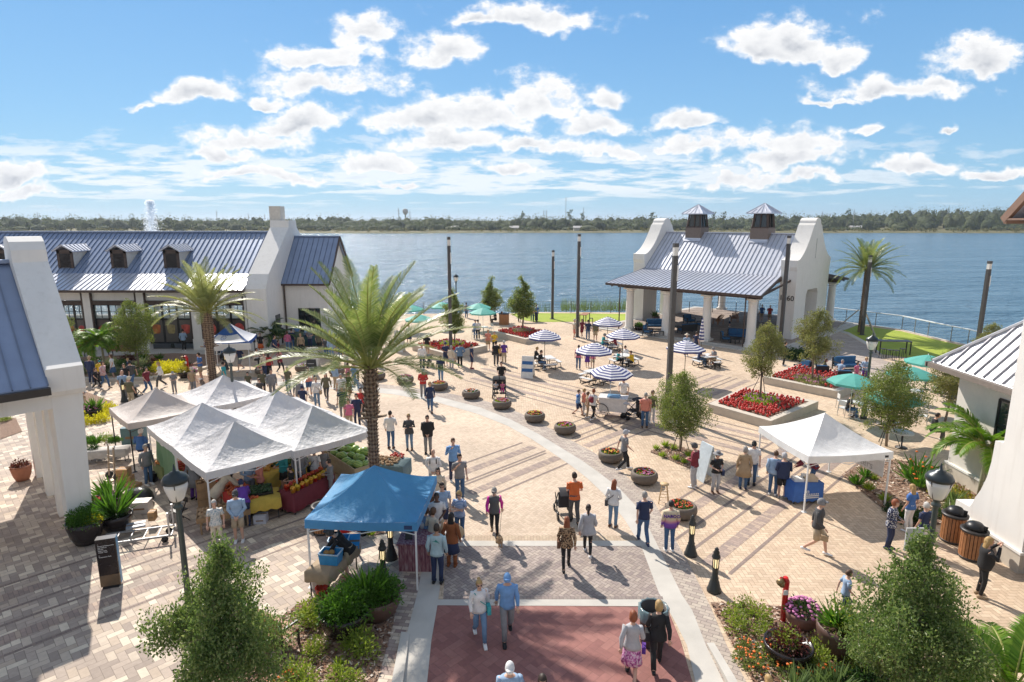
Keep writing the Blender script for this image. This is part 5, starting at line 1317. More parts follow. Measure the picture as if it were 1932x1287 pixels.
# ---------------- umbrellas -------------------------------------------------
NAVY=mat('navy_stripe',(.06,.07,.22),.75); WST=mat('white_stripe',(.78,.76,.76),.75)
TEAL=clothmat('teal_cloth',(.14,.52,.46),.35,.25)
def umbrella(r,zt,drop,mats,striped,pole=WHITEP,name='striped_umbrella'):
    o=thing(name,'x','umbrella'); g=MB(); n=8; rings=12 if striped else 5; prev=None
    for i in range(rings+1):
        f=i/rings; row=[(r*f*math.cos(2*PI*(k+.5)/n),r*f*math.sin(2*PI*(k+.5)/n),zt-drop*f**1.25) for k in range(n)]
        if i: 
            b_=len(g.v); g.v+=prev+row; g.mi=(i%2) if striped else 0
            for k in range(n): kk=(k+1)%n; g.face((b_+k,b_+kk,b_+n+kk,b_+n+k))
        prev=row
    b_=len(g.v); g.v+=prev+[(p[0]*1.0,p[1]*1.0,p[2]-.11) for p in prev]; g.mi=1 if striped else 0
    for k in range(n): kk=(k+1)%n; g.face((b_+k,b_+kk,b_+n+kk,b_+n+k))
    g.build('canopy',mats,o)
    g=MB(); g.smooth=True; g.tube([((0,0,0),.02),((0,0,zt+.06),.02)],8); g.build('pole',pole,o)
    g=MB()
    for k in range(n):
        a=2*PI*(k+.5)/n; g.bar((0,0,zt-.05),(r*.98*math.cos(a),r*.98*math.sin(a),zt-drop-.02),.015)
    g.build('ribs',pole,o); return o
us=umbrella(1.18,2.75,.52,[WST,NAVY],True,BLACKM)
for i,(px,py,lb,sc) in enumerate([(1028,621,'striped umbrella over the picnic table nearest the lake planter',1),(1121,646,'striped umbrella above the standing children, left of the cart',1.0),(1147,597,'striped umbrella farthest back near the pavilion corner',1),(1176,619,'striped umbrella over the table of the child in yellow',1),(1295,641,'striped umbrella behind the tall light column by the pavilion',1.02)]):
    o=us if i==0 else copy_tree(us); o.location=at_top(px,py,2.78*sc); o.rotation_euler=(0,0,i*.6); o.scale=(sc,)*3; o['label']=lb; o['group']='navy and white striped umbrellas'
uc=umbrella(1.12,2.75,.45,[WST,NAVY],True,WHITEP); uc.location=at_top(1152,685,2.78); uc['label']='striped umbrella of the ice cream cart'; uc['group']='navy and white striped umbrellas'; uc.rotation_euler=(R(4),0,.2)
o=thing('closed_umbrella','closed striped umbrella leaning by the pavilion column','umbrella',at(1322,668)); g=MB()
for i in range(14):
    g.mi=i%2; z=1.0+i*.13; rr=[.05+.17*math.sin(PI*min(1,(1-i/14)*.9+.05)),]; r0=.04+.2*(1-i/14)*(1 if i>1 else .8); r1=.04+.2*(1-(i+1)/14)
    g.lathe([(r0,z),(r1,z+.13)],9,cap=False)
g.build('folded_canopy',[WST,NAVY],o); g=MB(); g.tube([((0,0,0),.02),((0,0,2.9),.02)],8); g.build('pole',BLACKM,o)
ut=umbrella(1.2,2.5,.42,[TEAL],False,WHITEP,'teal_umbrella')
TU=[(1611,703,'teal umbrella over the man in black at the round table'),(1752,668,'teal umbrella farthest right near the lawn'),(1722,690,'teal umbrella behind the lamp post and oak crown'),(1688,733,'teal umbrella mostly hidden by the loose oak'),
(903,571,'teal umbrella at the water side, back one of the pair'),(911,580,'teal umbrella at the water side, front one of the pair'),(833,569,'teal umbrella behind the big palm crown near the water'),(790,592,'teal umbrella showing through the big palm fronds'),(775,574,'teal umbrella behind the big palm, farthest left')]
for i,(px,py,lb) in enumerate(TU):
    o=ut if i==0 else copy_tree(ut); o.location=at_top(px,py,2.55); o.rotation_euler=(0,0,i*.37); o['label']=lb; o['group']='teal umbrellas'
# ---------------- tables and seats ------------------------------------------
PLT=mat('pale_table_top',(.66,.66,.65),.5,var=.05)
def picnic():
    o=thing('picnic_table','x','picnic table'); g=MB(); g.cbox((0,0,.73),(1.1,1.1,.05)); g.build('table_top',PLT,o)
    for k in range(4):
        a=k*PI/2; g=MB(); M=Matrix.Rotation(a,4,'Z'); g.box(-.45,.45,.78,1.04,.42,.46,M); g.build('seat',PLT,o)
    g=MB()
    for k in range(4):
        a=k*PI/2; u=Vector((-math.sin(a),math.cos(a),0)); v=Vector((math.cos(a),math.sin(a),0))
        for s_ in(-.35,.35):
            q=v*s_; g.bar(u*.9+q+Vector((0,0,.42)),u*1.0+q+Vector((0,0,.1)),.035); g.bar(u*1.0+q+Vector((0,0,.1)),u*.85+q+Vector((0,0,.03)),.035); g.bar(u*.85+q+Vector((0,0,.03)),u*.1+q+Vector((0,0,.03)),.035)
            g.bar(u*.9+q+Vector((0,0,.40)),u*.2+q+Vector((0,0,.40)),.03)
    for s_ in ((.2,.2),(-.2,.2),(.2,-.2),(-.2,-.2)): g.bar((s_[0],s_[1],0.03),(s_[0],s_[1],.72),.035)
    g.build('frame',BLACKM,o); return o
pt=picnic()
for i,(px,py,rz,lb) in enumerate([(1030,694,.3,'picnic table under the left striped umbrella with two people in black'),(1122,722,.75,'empty picnic table left of the ice cream cart'),(1149,659,.2,'picnic table near the pavilion corner with two diners'),(1177,689,.3,'picnic table with the child in yellow'),(1333,690,.4,'picnic table before the pavilion with the man and black dog')]):
    o=pt if i==0 else copy_tree(pt); o.location=at(px,py); o.rotation_euler=(0,0,rz); o['label']=lb; o['group']='picnic tables with attached seats'
def chair_simple(m1=ALU,m2=PLT):
    o=thing('cafe_chair','x','chair'); g=MB(); g.box(-.21,.21,-.21,.21,.43,.46); g.build('seat',m2,o); g=MB(); g.box(-.2,.2,.2,.22,.6,.86); g.build('backrest',m2,o)
    for sx in(-1,1):
        for sy in(-1,1): g=MB(); g.bar((sx*.22,sy*.24,0),(sx*.2,sy*.2,.44 if sy<0 else .86),.025); g.build('leg',m1,o)
    return o
def round_table(m=PLT,r=.45):
    o=thing('cafe_table','x','table'); g=MB(); g.smooth=True; g.lathe([(r,.71),(r,.74)],24); g.build('table_top',m,o); g=MB(); g.smooth=True; g.lathe([(.25,0),(.25,.03),(.04,.05),(.04,.71)],16); g.build('pedestal',BRONZE,o); return o
rt=round_table(); cc=chair_simple()
for i,(px,py,lb) in enumerate([(1610,785,'round cafe table with the man in black'),(1745,735,'round cafe table under the far right teal umbrella'),(1722,760,'round cafe table right of the loose oak'),(1662,800,'round cafe table half hidden by the loose oak'),(912,632,'round cafe table by the water-side umbrellas'),(1700,845,'round cafe table under the loose oak crown')]):
    o=rt if i==0 else copy_tree(rt); o.location=at(px,py); o['label']=lb; o['group']='round cafe tables'
for i,(px,py,rz,lb) in enumerate([(1592,785,2.0,'cafe chair left of the man in black'),(1588,772,1.4,'cafe chair behind the man in black'),(1632,788,-1.6,'cafe chair at the right of the first round table'),(1740,775,.5,'cafe chair by the table right of the loose oak'),(1765,745,-1.,'cafe chair near the hip roofed building'),(1690,815,.3,'cafe chair under the loose oak'),(897,640,1.,'cafe chair at the water-side table'),(925,628,-1.,'dark cafe chair near the wooden cabinet'),(1738,800,2.6,'cafe chair beside the seated person in black')]):
    o=cc if i==0 else copy_tree(cc); o.location=at(px,py); o.rotation_euler=(0,0,rz); o['label']=lb; o['group']='cafe chairs'
BCU=mat('navy_blue_cushion',(.03,.12,.26),.85); DKF=mat('dark_lounge_frame',(.03,.03,.03),.6)
def sofa(w_,label,p,rz,cush=BCU,group='blue cushioned lounge seats'):
    o=thing('lounge_sofa' if w_>1 else 'lounge_chair',label,'sofa' if w_>1 else 'armchair',p,rz,group)
    g=MB(); g.box(-w_/2,w_/2,-.35,.35,.2,.28)
    for sx in(-1,1):
        g.box(sx*w_/2-.04,sx*w_/2+.04,-.36,.36,.52,.57); g.bar((sx*w_/2,-.33,0),(sx*w_/2,-.33,.55),.06); g.bar((sx*w_/2,.33,0),(sx*w_/2,.38,.8),.06)
    g.box(-w_/2,w_/2,.34,.38,.3,.82); g.build('frame',DKF,o)
    n=max(1,round(w_/.7))
    for k in range(n):
        x0=-w_/2+.05+k*(w_-.1)/n; x1=x0+(w_-.1)/n-.02
        g=MB(); g.box(x0,x1,-.34,.24,.28,.42); g.build('seat_cushion',cush,o); g=MB(); g.box(x0,x1,.2,.34,.42,.88); g.build('back_cushion',cush,o)
    return o
sofa(1.7,'blue sofa facing the planter at the back of the lounge group',at(1597,697),R(8)); sofa(.8,'blue armchair at the left of the lounge group',at(1513,704),R(-70)); sofa(.8,'blue armchair with reclining visitor at the lounge group',at(1588,722),R(170)); sofa(.8,'blue armchair behind the planter tree',at(1545,712),R(175))
z_=.16
for px,py,w_,rz,lb in [(1236,620,1.6,0,'blue sofa inside the pavilion left bay'),(1222,632,.8,60,'dark armchair at the pavilion left column'),(1296,628,1.6,200,'dark sofa in the middle of the pavilion'),(1300,610,.9,20,'black covered armchair deep in the pavilion'),(1390,640,1.5,-20,'blue sofa behind the right pavilion columns'),(1368,645,.8,80,'blue armchair behind the third pavilion column'),(1325,618,.8,300,'blue armchair beside the second pavilion column')]:
    o=sofa(w_,lb,at(px,py,z_),R(rz),group='pavilion lounge seats')
ct=MB(); 
for px,py,lb in [(1240,633,'low coffee table in the pavilion left bay'),(1391,648,'low coffee table by the right pavilion sofa'),(1275,624,'low coffee table beside the middle pavilion sofa'),(1560,719,'low dark table of the outdoor lounge group')]:
    o=thing('coffee_table',lb,'coffee table',at(px,py,z_ if px<1500 else 0),.4,'low coffee tables'); g=MB(); g.box(-.5,.5,-.3,.3,.36,.4); g.build('table_top',DKF,o)
    for sx in(-1,1):
        for sy in(-1,1): g=MB(); g.box(sx*.45-.03,sx*.45+.03,sy*.25-.03,sy*.25+.03,0,.36); g.build('leg',DKF,o)
ad=thing('adirondack_chair','brown adirondack chair on the pavilion floor facing the lake','chair',at(1355,612,z_),R(200)); g=MB()
for k in range(5): g.bar((-.24+k*.12,-.1,.32),(-.28+k*.14,.45,.95+.05*(2-abs(k-2))),.09,.02)
g.build('backrest',WOODS,ad); g=MB(); g.box(-.28,.28,-.35,.15,.3,.34); g.build('seat',WOODS,ad); g=MB()
for sx in(-1,1): g.box(sx*.36-.07,sx*.36+.07,-.4,.3,.52,.55); g.bar((sx*.33,-.35,0),(sx*.33,-.35,.52),.06); g.bar((sx*.33,.3,0),(sx*.33,.3,.52),.06)
g.build('arms',WOODS,ad)
ad2=copy_tree(ad,at(1385,607,z_),R(170),'brown adirondack chair beside the small visitor in the pavilion')
def high_table(p,rz,L,label,m=WOODS,m2=DKF):
    o=thing('high_table',label,'high table',p,rz,'high tables'); g=MB(); g.box(-L/2,L/2,-.35,.35,1.02,1.07); g.build('table_top',m,o)
    for sx in(-1,1):
        for sy in(-1,1): g=MB(); g.box(sx*(L/2-.05)-.035,sx*(L/2-.05)+.035,sy*.3-.035,sy*.3+.035,0,1.02); g.build('leg',m2,o)
high_table(at(1684,668),R(-6),2.3,'dark high table with stools beside the right lawn',mat('dark_table',(.12,.11,.12),.5),DKF)
high_table(at(995,607),R(5),1.9,'wooden high table at the left lawn edge with two people in blue'); high_table(at(1103,612),R(70),1.7,'wooden high table beside the tall column at the left lawn')
st=thing('bar_stool','x','stool'); g=MB(); g.box(-.17,.17,-.17,.17,.7,.74); g.build('seat',DKF,st)
for sx in(-1,1):
    for sy in(-1,1): g=MB(); g.bar((sx*.18,sy*.18,0),(sx*.14,sy*.14,.7),.03); g.build('leg',DKF,st)
for i,(px,py,lb) in enumerate([(1665,676,'first bar stool at the dark high table'),(1677,678,'second bar stool at the dark high table'),(1689,679,'third bar stool at the dark high table'),(1702,676,'fourth bar stool at the dark high table'),(985,608,'bar stool left at the lawn edge high table'),(1010,608,'bar stool right at the lawn edge high table'),(1115,614,'bar stool beside the column high table')]):
    o=st if i==0 else copy_tree(st); o.location=at(px,py); o['label']=lb; o['group']='bar stools'
o=thing('wooden_stool','light wooden stool between two bowl planters','stool',at(1252,948)); g=MB(); g.smooth=True; g.lathe([(.16,.7),(.16,.735)],16); g.build('seat',mat('light_wood',(.55,.38,.2),.6),o)
for k in range(4): a=k*PI/2+.5; g=MB(); g.bar((.24*math.cos(a),.24*math.sin(a),0),(.12*math.cos(a),.12*math.sin(a),.7),.025); g.build('leg',MATS['light_wood'],o)
g=MB(); 
for z in(.25,.48):
    rr=.24-.12*z/.7
    for k in range(4): a=k*PI/2+.5; b_=a+PI/2; g.bar((rr*math.cos(a),rr*math.sin(a),z),(rr*math.cos(b_),rr*math.sin(b_),z),.018)
g.build('rungs',MATS['light_wood'],o)
o=thing('wooden_cabinet','round wooden cabinet by the water-side umbrellas','cabinet',at(951,612)); g=MB(); g.lathe([(.5,0),(.5,1.0),(.53,1.05)],16); g.build('body',WOODS,o); g=MB(); g.lathe([(.54,1.05),(.54,1.1)],16); g.build('top',DKF,o)
# ---------------- A-frame signs --------------------------------------------
def aframe(p,rz,w_,h,m,label,cat='sandwich board',panels=None,lean=.28):
    o=thing('sandwich_board',label,cat,p,rz,'sandwich boards'); g=MB(); M=Matrix.Translation((0,-lean,0))@Matrix.Rotation(-math.atan(lean/h),4,'X'); g.box(-w_/2,w_/2,-.015,.015,0,h,M); f=g.build('front_board',m,o)
    g=MB(); M2=Matrix.Translation((0,lean,0))@Matrix.Rotation(math.atan(lean/h),4,'X'); g.box(-w_/2,w_/2,-.015,.015,0,h,M2); g.build('back_board',m,o)
    for (x0,x1,z0,z1,mm,tt) in panels or []:
        g=MB(); g.box(x0,x1,-.022,-.016,z0,z1,M); q=g.build('printed_band',mm,f)
        if tt:
            tx=text_mesh('lettering',tt,(z1-z0)*.6,WHITEP if mm is not WHITEP else BLACKM,q,.001,'CENTER'); tx.matrix_local=M@Matrix.Translation(((x0+x1)/2,-.024,z0+(z1-z0)*.25))@Matrix.Rotation(PI/2,4,'X')
    return o
WB=mat('white_board',(.72,.71,.68),.5); SB=mat('band_blue',(.03,.12,.32),.5)
aframe(at(996,711),R(-12),.8,1.45,WB,'white sandwich board with two blue bands beside the left picnic table',panels=[(-.36,.36,.9,1.12,SB,None),(-.36,.36,.42,.64,SB,None)],lean=.42)
aframe(at(592,690),R(5),.75,1.35,WB,'white sandwich board standing behind the chalkboard',panels=[(-.2,.2,.7,1.05,mat('faint_grey',(.6,.6,.6),.6),None)])
aframe(at(589,709),R(0),.6,1.15,mat('chalkboard',(.04,.04,.04),.8),'chalkboard sandwich board in a wooden frame by the bowl planters',panels=[(-.24,.24,.3,.33,mat('chalk',(.5,.5,.5),.9),None),(-.2,.2,.6,.63,MATS['chalk'],None),(-.22,.2,.85,.88,MATS['chalk'],None)])
aframe(at(754,663),R(-8),.75,1.7,WB,'tall white sandwich board behind the big palm fronds',lean=.35)
aframe(at(1331,903),R(-70),.7,1.5,mat('glossy_board',(.6,.68,.72),.2),'glossy pale sandwich board beside the man in maroon',lean=.35)
aframe(at(1267,797),R(5),.6,.9,WB,'small white board behind the staked oak trunk by the cart')
# ---------------- railings ---------------------------------------------------
PYG=mat('rail_post_grey',(.22,.22,.22),.5)
rl=thing('lake_railing','pale metal lake railing with dark posts along the right lawn','railing'); pts=[at(*p) for p in [(1480,595.5),(1569,605),(1651,616),(1701,623),(1750,635),(1793,645),(1825,652),(1880,668),(1930,690)]]
segs=[]
for a,b_ in zip(pts,pts[1:]):
    n=max(1,round((b_-a).length/1.7))
    for k in range(n): segs.append(a.lerp(b_,k/n))
segs.append(pts[-1]); g=MB()
for a,b_ in zip(segs,segs[1:]): g.bar(a+Vector((0,0,1.35)),b_+Vector((0,0,1.35)),.24,.06); 
g.build('handrail',mat('pale_rail',(.82,.82,.80),.4),rl)
g=MB()
for a,b_ in zip(segs,segs[1:]):
    for z in(.25,.5,.75,1.0): g.bar(a+Vector((0,0,z)),b_+Vector((0,0,z)),.008)
g.build('wire_infill',ALU,rl)
for a in segs: g=MB(); g.bar(a,a+Vector((0,0,1.33)),.05); g.build('post',PYG,rl)
g=MB(); 
for a,b_ in zip(segs,segs[1:]): g.bar(a+Vector((0,0,.03)),b_+Vector((0,0,.03)),.3,.08)
struct('lake_kerb',g,CONC)
r3=thing('wire_fence','thin wire fence behind the left lawn and the pavilion','fence'); pts=[at(*p) for p in [(640,597),(800,593),(880,592),(960,591.3),(1040,590),(1190,591),(1300,591),(1478,595.5)]]; segs=[]
for a,b_ in zip(pts,pts[1:]):
    n=max(1,round((b_-a).length/2.4))
    for k in range(n): segs.append(a.lerp(b_,k/n))
segs.append(pts[-1])
for a in segs: g=MB(); g.bar(a,a+Vector((0,0,1.3)),.06); g.build('post',GREYPOLE,r3)
g=MB()
for a,b_ in zip(segs,segs[1:]):
    for z in(.3,.6,.9,1.28): g.bar(a+Vector((0,0,z)),b_+Vector((0,0,z)),.018)
g.build('wires',GREYPOLE,r3)
# ---------------- far things -------------------------------------------------
PYM=mat('pylon_grey',(.42,.42,.42),.7)
def far(px,dist,z=0):
    u=(px-966)/FPX; return Vector((u*dist*.98,dist,z))
for px,dist,top,lb in [(70,900,400,'power pole at the far left horizon'),(188,1000,403,'second power pole from the left horizon'),(249,1050,408,'third power pole from the left horizon'),(408,900,397,'power pole behind the hall roof, left of two'),(468,880,402,'power pole behind the hall roof ridge'),(499,1000,404,'power pole left of the chimney'),(752,700,393,'pale tower pole left of the water tower'),(773,900,397,'power pole right of the water tower'),(1026,950,396,'left pole of the twin poles over the woodland'),(1031,950,396,'right pole of the twin poles over the woodland'),(1068,1100,372,'very tall mast at mid horizon'),(1101,1100,391,'mast right of the very tall one'),(1612,750,395,'white power pole behind the lake palm'),(1552,900,399,'power pole between the pavilion and the lake palm'),(1790,800,391,'white power pole over the right woodland, first of three'),(1811,780,398,'white power pole over the right woodland, second of three'),(1901,780,395,'white power pole over the right woodland, third of three')]:
    d=ray(px,top); t_=dist/d.y; z=CAMH+d.z*t_; p=far(px,dist); p.x=d.x*t_
    o=thing('power_pole',lb,'power pole',p,0,'distant power poles'); g=MB(); g.tube([((0,0,0),.55),((0,0,z),.3)],6); g.build('pole',PYM,o)
    g=MB(); g.bar((-2,0,z-3),(2,0,z-3),.3); g.bar((-1.5,0,z-6),(1.5,0,z-6),.3); g.build('crossarm',PYM,o)
o=thing('water_tower','small grey water tower on the horizon','water tower',far(765,1100)); g=MB(); g.smooth=True; g.lathe([(1.2,0),(1.,20),(4.5,24),(5,27),(4,30),(.3,31.5)],14); g.build('tank',PYM,o)
for px,dist,w_,lb in [(970,660,9,'low white roofed house on the far shore, mid left'),(1090,650,8,'low tan roofed shelter on the far shore'),(1624,690,20,'white roofed shed on the far shore behind the lake palm'),(858,665,7,'pale mound-like roof on the far left shore')]:
    p=far(px,dist,.2); o=thing('far_house',lb,'house',p); g=MB(); g.box(-w_/2,w_/2,-4,4,0,3); g.build('wall',mat('far_wall',(.5,.47,.42),.8),o)
    g=MB(); g.extr([(-5,2.9),(5,2.9),(0,5)],-w_/2-.6,w_/2+.6); g.build('roof',mat('far_roof',(.45,.43,.41),.6),o)
# fountain spray behind the hall
fm,t,b=newmat('fountain_spray'); b.inputs['Base Color'].default_value=(.9,.93,.95,1); b.inputs['Roughness'].default_value=.9; b.inputs['Alpha'].default_value=.38; b.inputs['Transmission Weight'].default_value=0
tr=t.n('ShaderNodeBsdfTranslucent'); tr.inputs[0].default_value=(.95,.97,1,1); mx=t.n('ShaderNodeMixShader'); mx.inputs[0].default_value=.5; _o=[n for n in t.N if n.type=='OUTPUT_MATERIAL'][0]; t.L.new(b.outputs[0],mx.inputs[1]); t.L.new(tr.outputs[0],mx.inputs[2]); t.L.new(mx.outputs[0],_o.inputs[0])
r_=random.Random(6); g=MB(); fp=far(286,330,-1.5)
for k in range(4200):
    f=r_.random(); z=22*(1-f**1.6); sx=r_.gauss(0,.5+f*1.6)-1.2*f*f*r_.random()*3; s=r_.uniform(.15,.45); leaf(g,Vector((sx,r_.gauss(0,1.2),max(.1,z))),rv(r_),rv(r_),s*2,s*1.4)
o=g.build('fountain_spray',fm,fixn=False,loc=fp); tag(o,'tall white fountain jet rising from the lake behind the hall roof','fountain',kind='stuff')
# ---------------- people ----------------------------------------------------
V=Vector
def skinm(t):
    c={'l':(.60,.36,.26),'m':(.45,.26,.17),'d':(.12,.06,.04)}[t]
    return mat('skin_'+t,c,.55,var=.05,scale=10)
EYE=mat('eye_dark',(.02,.015,.012),.3); LIP=mat('lip',(.35,.11,.09),.5)
def POSE(name):
    "joint positions of a 1.75 m figure facing +Y"
    J=dict(lean=0.,pel=V((0,0,.93)),kl=V((-.10,.03,.49)),al=V((-.105,-.03,.085)),kr=V((.10,.03,.49)),ar=V((.105,-.03,.085)),
      el=V((-.25,-.05,1.13)),wl=V((-.25,.07,.89)),er=V((.25,-.05,1.13)),wr=V((.25,.07,.89)),hp=0.,hy=0.)
    def leg(s,k,a): J['k'+s]=V(k);J['a'+s]=V(a)
    def arm(s,e,w): J['e'+s]=V(e);J['w'+s]=V(w)
    if name in('walk','walkb'):
        A,B=('l','r') if name=='walk' else('r','l'); sa=-1 if A=='l' else 1
        leg(A,(sa*.09,.21,.51),(sa*.09,.27,.10)); leg(B,(-sa*.09,.02,.47),(-sa*.09,-.30,.17))
        arm(A,(sa*.24,-.13,1.14),(sa*.25,-.17,.91)); arm(B,(-sa*.24,.04,1.13),(-sa*.24,.22,.97)); J['lean']=.04
    elif name=='wide': leg('l',(-.15,.03,.49),(-.19,-.02,.085)); leg('r',(.14,.04,.49),(.17,-.02,.085)); arm('r',(.30,-.08,1.14),(.20,.12,1.03))
    elif name=='phone': arm('r',(.27,.02,1.14),(.10,.20,1.40)); J['hp']=.1
    elif name=='camera': arm('r',(.30,.14,1.26),(.08,.26,1.56)); arm('l',(-.30,.14,1.26),(-.08,.26,1.56))
    elif name=='cross': arm('r',(.25,.03,1.14),(-.08,.20,1.17)); arm('l',(-.25,.03,1.14),(.08,.22,1.13))
    elif name=='hold': arm('r',(.25,-.02,1.12),(.12,.24,1.10)); arm('l',(-.25,-.02,1.12),(-.10,.24,1.10)); J['hp']=.25
    elif name=='front': arm('r',(.25,.0,1.13),(.05,.17,.93)); arm('l',(-.25,.0,1.13),(-.05,.17,.93))
    elif name=='push': arm('r',(.24,.04,1.15),(.18,.32,1.04)); arm('l',(-.24,.04,1.15),(-.18,.32,1.04)); J['lean']=.1
    elif name=='pushw': 
        leg('l',(-.09,.16,.49),(-.09,.17,.09)); leg('r',(.09,-.02,.48),(.09,-.27,.15)); arm('r',(.24,.04,1.15),(.18,.32,1.04)); arm('l',(-.24,.04,1.15),(-.18,.32,1.04)); J['lean']=.1
    elif name=='reach': arm('r',(.24,.22,1.22),(.16,.46,1.10)); J['lean']=.16; J['hp']=.3
    elif name=='lean': J['lean']=.65; arm('r',(.22,.40,1.02),(.14,.58,.86)); arm('l',(-.22,.38,1.02),(-.14,.56,.86)); J['hp']=.35; J['pel']=V((0,-.08,.93))
    elif name=='hips': arm('r',(.34,-.10,1.16),(.19,.06,1.0)); arm('l',(-.34,-.10,1.16),(-.19,.06,1.0))
    elif name=='sit': J['pel']=V((0,0,.53)); leg('l',(-.12,.42,.52),(-.13,.38,.085)); leg('r',(.12,.42,.52),(.13,.42,.085)); arm('l',(-.25,.05,.78),(-.12,.34,.78)); arm('r',(.25,.05,.78),(.12,.34,.78)); J['lean']=.12; J['hp']=.25
    elif name=='recline': J['pel']=V((0,0,.50)); leg('l',(-.12,.42,.50),(-.13,.60,.12)); leg('r',(.12,.42,.52),(.13,.75,.12)); arm('l',(-.26,.0,.78),(-.22,.22,.68)); arm('r',(.26,-.0,.78),(.22,.22,.68)); J['lean']=-.3
    J['name']=name; return J
def frame(J):
    a=J['lean']; up=V((0,math.sin(a),math.cos(a))); fw=V((0,math.cos(a),-math.sin(a))); P=J['pel']
    f=lambda x,y,t: P+V((x,0,0))+fw*y+up*t
    return f,up,fw
# torso sections: height above pelvis, half width, half depth, forward offset
TOR={'m':[(-.09,.13,.10,0),(0,.165,.115,0),(.12,.152,.108,.005),(.24,.150,.105,.01),(.36,.175,.12,.01),(.45,.19,.112,.0),(.50,.165,.09,-.01),(.535,.085,.07,-.01)],
 'f':[(-.09,.135,.105,0),(0,.175,.12,-.005),(.12,.145,.10,0),(.22,.130,.092,.005),(.34,.150,.125,.02),(.43,.160,.105,.0),(.48,.14,.08,-.01),(.52,.07,.06,-.01)],
 'h':[(-.09,.15,.12,0),(0,.195,.145,.01),(.12,.205,.16,.03),(.24,.195,.155,.03),(.36,.20,.145,.015),(.45,.205,.12,.0),(.50,.17,.095,-.01),(.535,.09,.07,-.01)]}
SHW={'m':.185,'f':.160,'h':.20}
def limb(g,P,rads,n=9,ref=(1,0,0)): g.tube([(p,)+(r if hasattr(r,'__len__') else (r,)) for p,r in zip(P,rads)],n,True,ref)
def joints(J,b):
    f,up,fw=frame(J); sw=SHW[b]
    shl,shr=f(-sw,-.01,.475),f(sw,-.01,.475); hl,hr=J['pel']+V((-.09,0,-.03)),J['pel']+V((.09,0,-.03))
    nk=f(0,0,.53); hd=f(0,.03+.10*J['hp'],.705)
    return f,shl,shr,hl,hr,nk,hd
BODY={}
def hand(g,w,e,side):
    d=(w-e).normalized(); s=d.cross(V((0,0,1)))
    if s.length<.2: s=V((0,1,0)).cross(d)
    s=V((1,0,0)) if s.length<.1 else s.normalized(); pn=d.cross(s).normalized()
    g.tube([(w,.026,.022),(w+d*.04,.036,.017),(w+d*.085,.038,.015)],7)
    for k,(o,L) in enumerate(((-.028,.062),(-.010,.072),(.009,.068),(.027,.054))):
        a=w+d*.08+s*o; g.tube([(a,.0085),(a+d*L*.5+pn*.006,.008),(a+d*L*.9+pn*.022,.0065)],5)
    a=w+d*.03+s*.03*side; g.tube([(a,.010),(a+d*.03+s*.024*side,.0095),(a+d*.055+s*.03*side+pn*.01,.0075)],5)
def body_mesh(pose,b):
    k=(pose,b)
    if k in BODY: return BODY[k]
    J=POSE(pose); f,shl,shr,hl,hr,nk,hd=joints(J,b); g=MB()
    g.rings([[f(w*.93*math.cos(2*PI*i/14),o+d*.93*math.sin(2*PI*i/14),t) for i in range(14)] for t,w,d,o in TOR[b]])
    for s,h,kn,an in((-1,hl,J['kl'],J['al']),(1,hr,J['kr'],J['ar'])):
        limb(g,[h,h.lerp(kn,.4),kn,kn.lerp(an,.35),an],[.088,.072,.052,.052,.036],10)
        ft=V((0,1,0)); g.tube([(an+V((0,-.055,-.045)),.032,.03),(an+V((0,.0,-.03)),.04,.045),(an+V((0,.09,-.055)),.042,.026),(an+V((0,.17,-.065)),.036,.016)],8)
    for s,sh,e,w in((-1,shl,J['el'],J['wl']),(1,shr,J['er'],J['wr'])):
        limb(g,[sh,sh.lerp(e,.5),e,e.lerp(w,.35),w],[.055,.043,.037,.035,.024],8); g.tube([(w-(w-e).normalized()*.01,.024),(w+(w-e).normalized()*.05,.033,.018)],7)
    limb(g,[nk-V((0,0,.03)),nk.lerp(hd,.5)],[.055,.052],9)
    # head
    c=hd; rs_=[]
    for t,w,d,o in ((-.118,.030,.034,.03),(-.10,.048,.062,.02),(-.065,.058,.082,.008),(-.02,.068,.094,.0),(.03,.074,.100,-.004),(.075,.068,.092,-.01),(.105,.046,.062,-.012),(.12,.018,.024,-.012)):
        rs_.append([c+V((w*math.cos(2*PI*i/14),o+d*math.sin(2*PI*i/14),t)) for i in range(14)])
    g.rings(rs_)
    g.tube([(c+V((0,.088,.02)),.009),(c+V((0,.108,-.022)),.016,.014),(c+V((0,.092,-.032)),.012)],6)
    for s in(-1,1): g.ball(c+V((s*.074,-.004,-.008)),(.012,.02,.03),6,4)
    me=g.mesh('body',[skinm('l')])
    o=bpy.data.objects.new('tmp',me); C.objects.link(o); md=o.modifiers.new('r','REMESH'); md.mode='VOXEL'; md.voxel_size=.016 if False else .019; md.use_smooth_shade=True
    dg=bpy.context.evaluated_depsgraph_get(); me2=bpy.data.meshes.new_from_object(o.evaluated_get(dg)); bpy.data.objects.remove(o)
    g2=MB(); g2.smooth=True; g2.v=[tuple(v.co) for v in me2.vertices]; g2.f=[tuple(p.vertices) for p in me2.polygons]; g2.m=[0]*len(g2.f); g2.sm=[True]*len(g2.f)
    hand(g2,J['wl'],J['el'],1); hand(g2,J['wr'],J['er'],-1)
    g2.mi=1
    for s in(-1,1): g2.ball(c+V((s*.03,.087,.012)),(.011,.008,.006),6,4)
    g2.mi=2; g2.ball(c+V((0,.086,-.058)),(.022,.008,.006),6,4)
    BODY[k]=g2.mesh('body',[skinm('l'),EYE,LIP],False); return BODY[k]
CLO={}
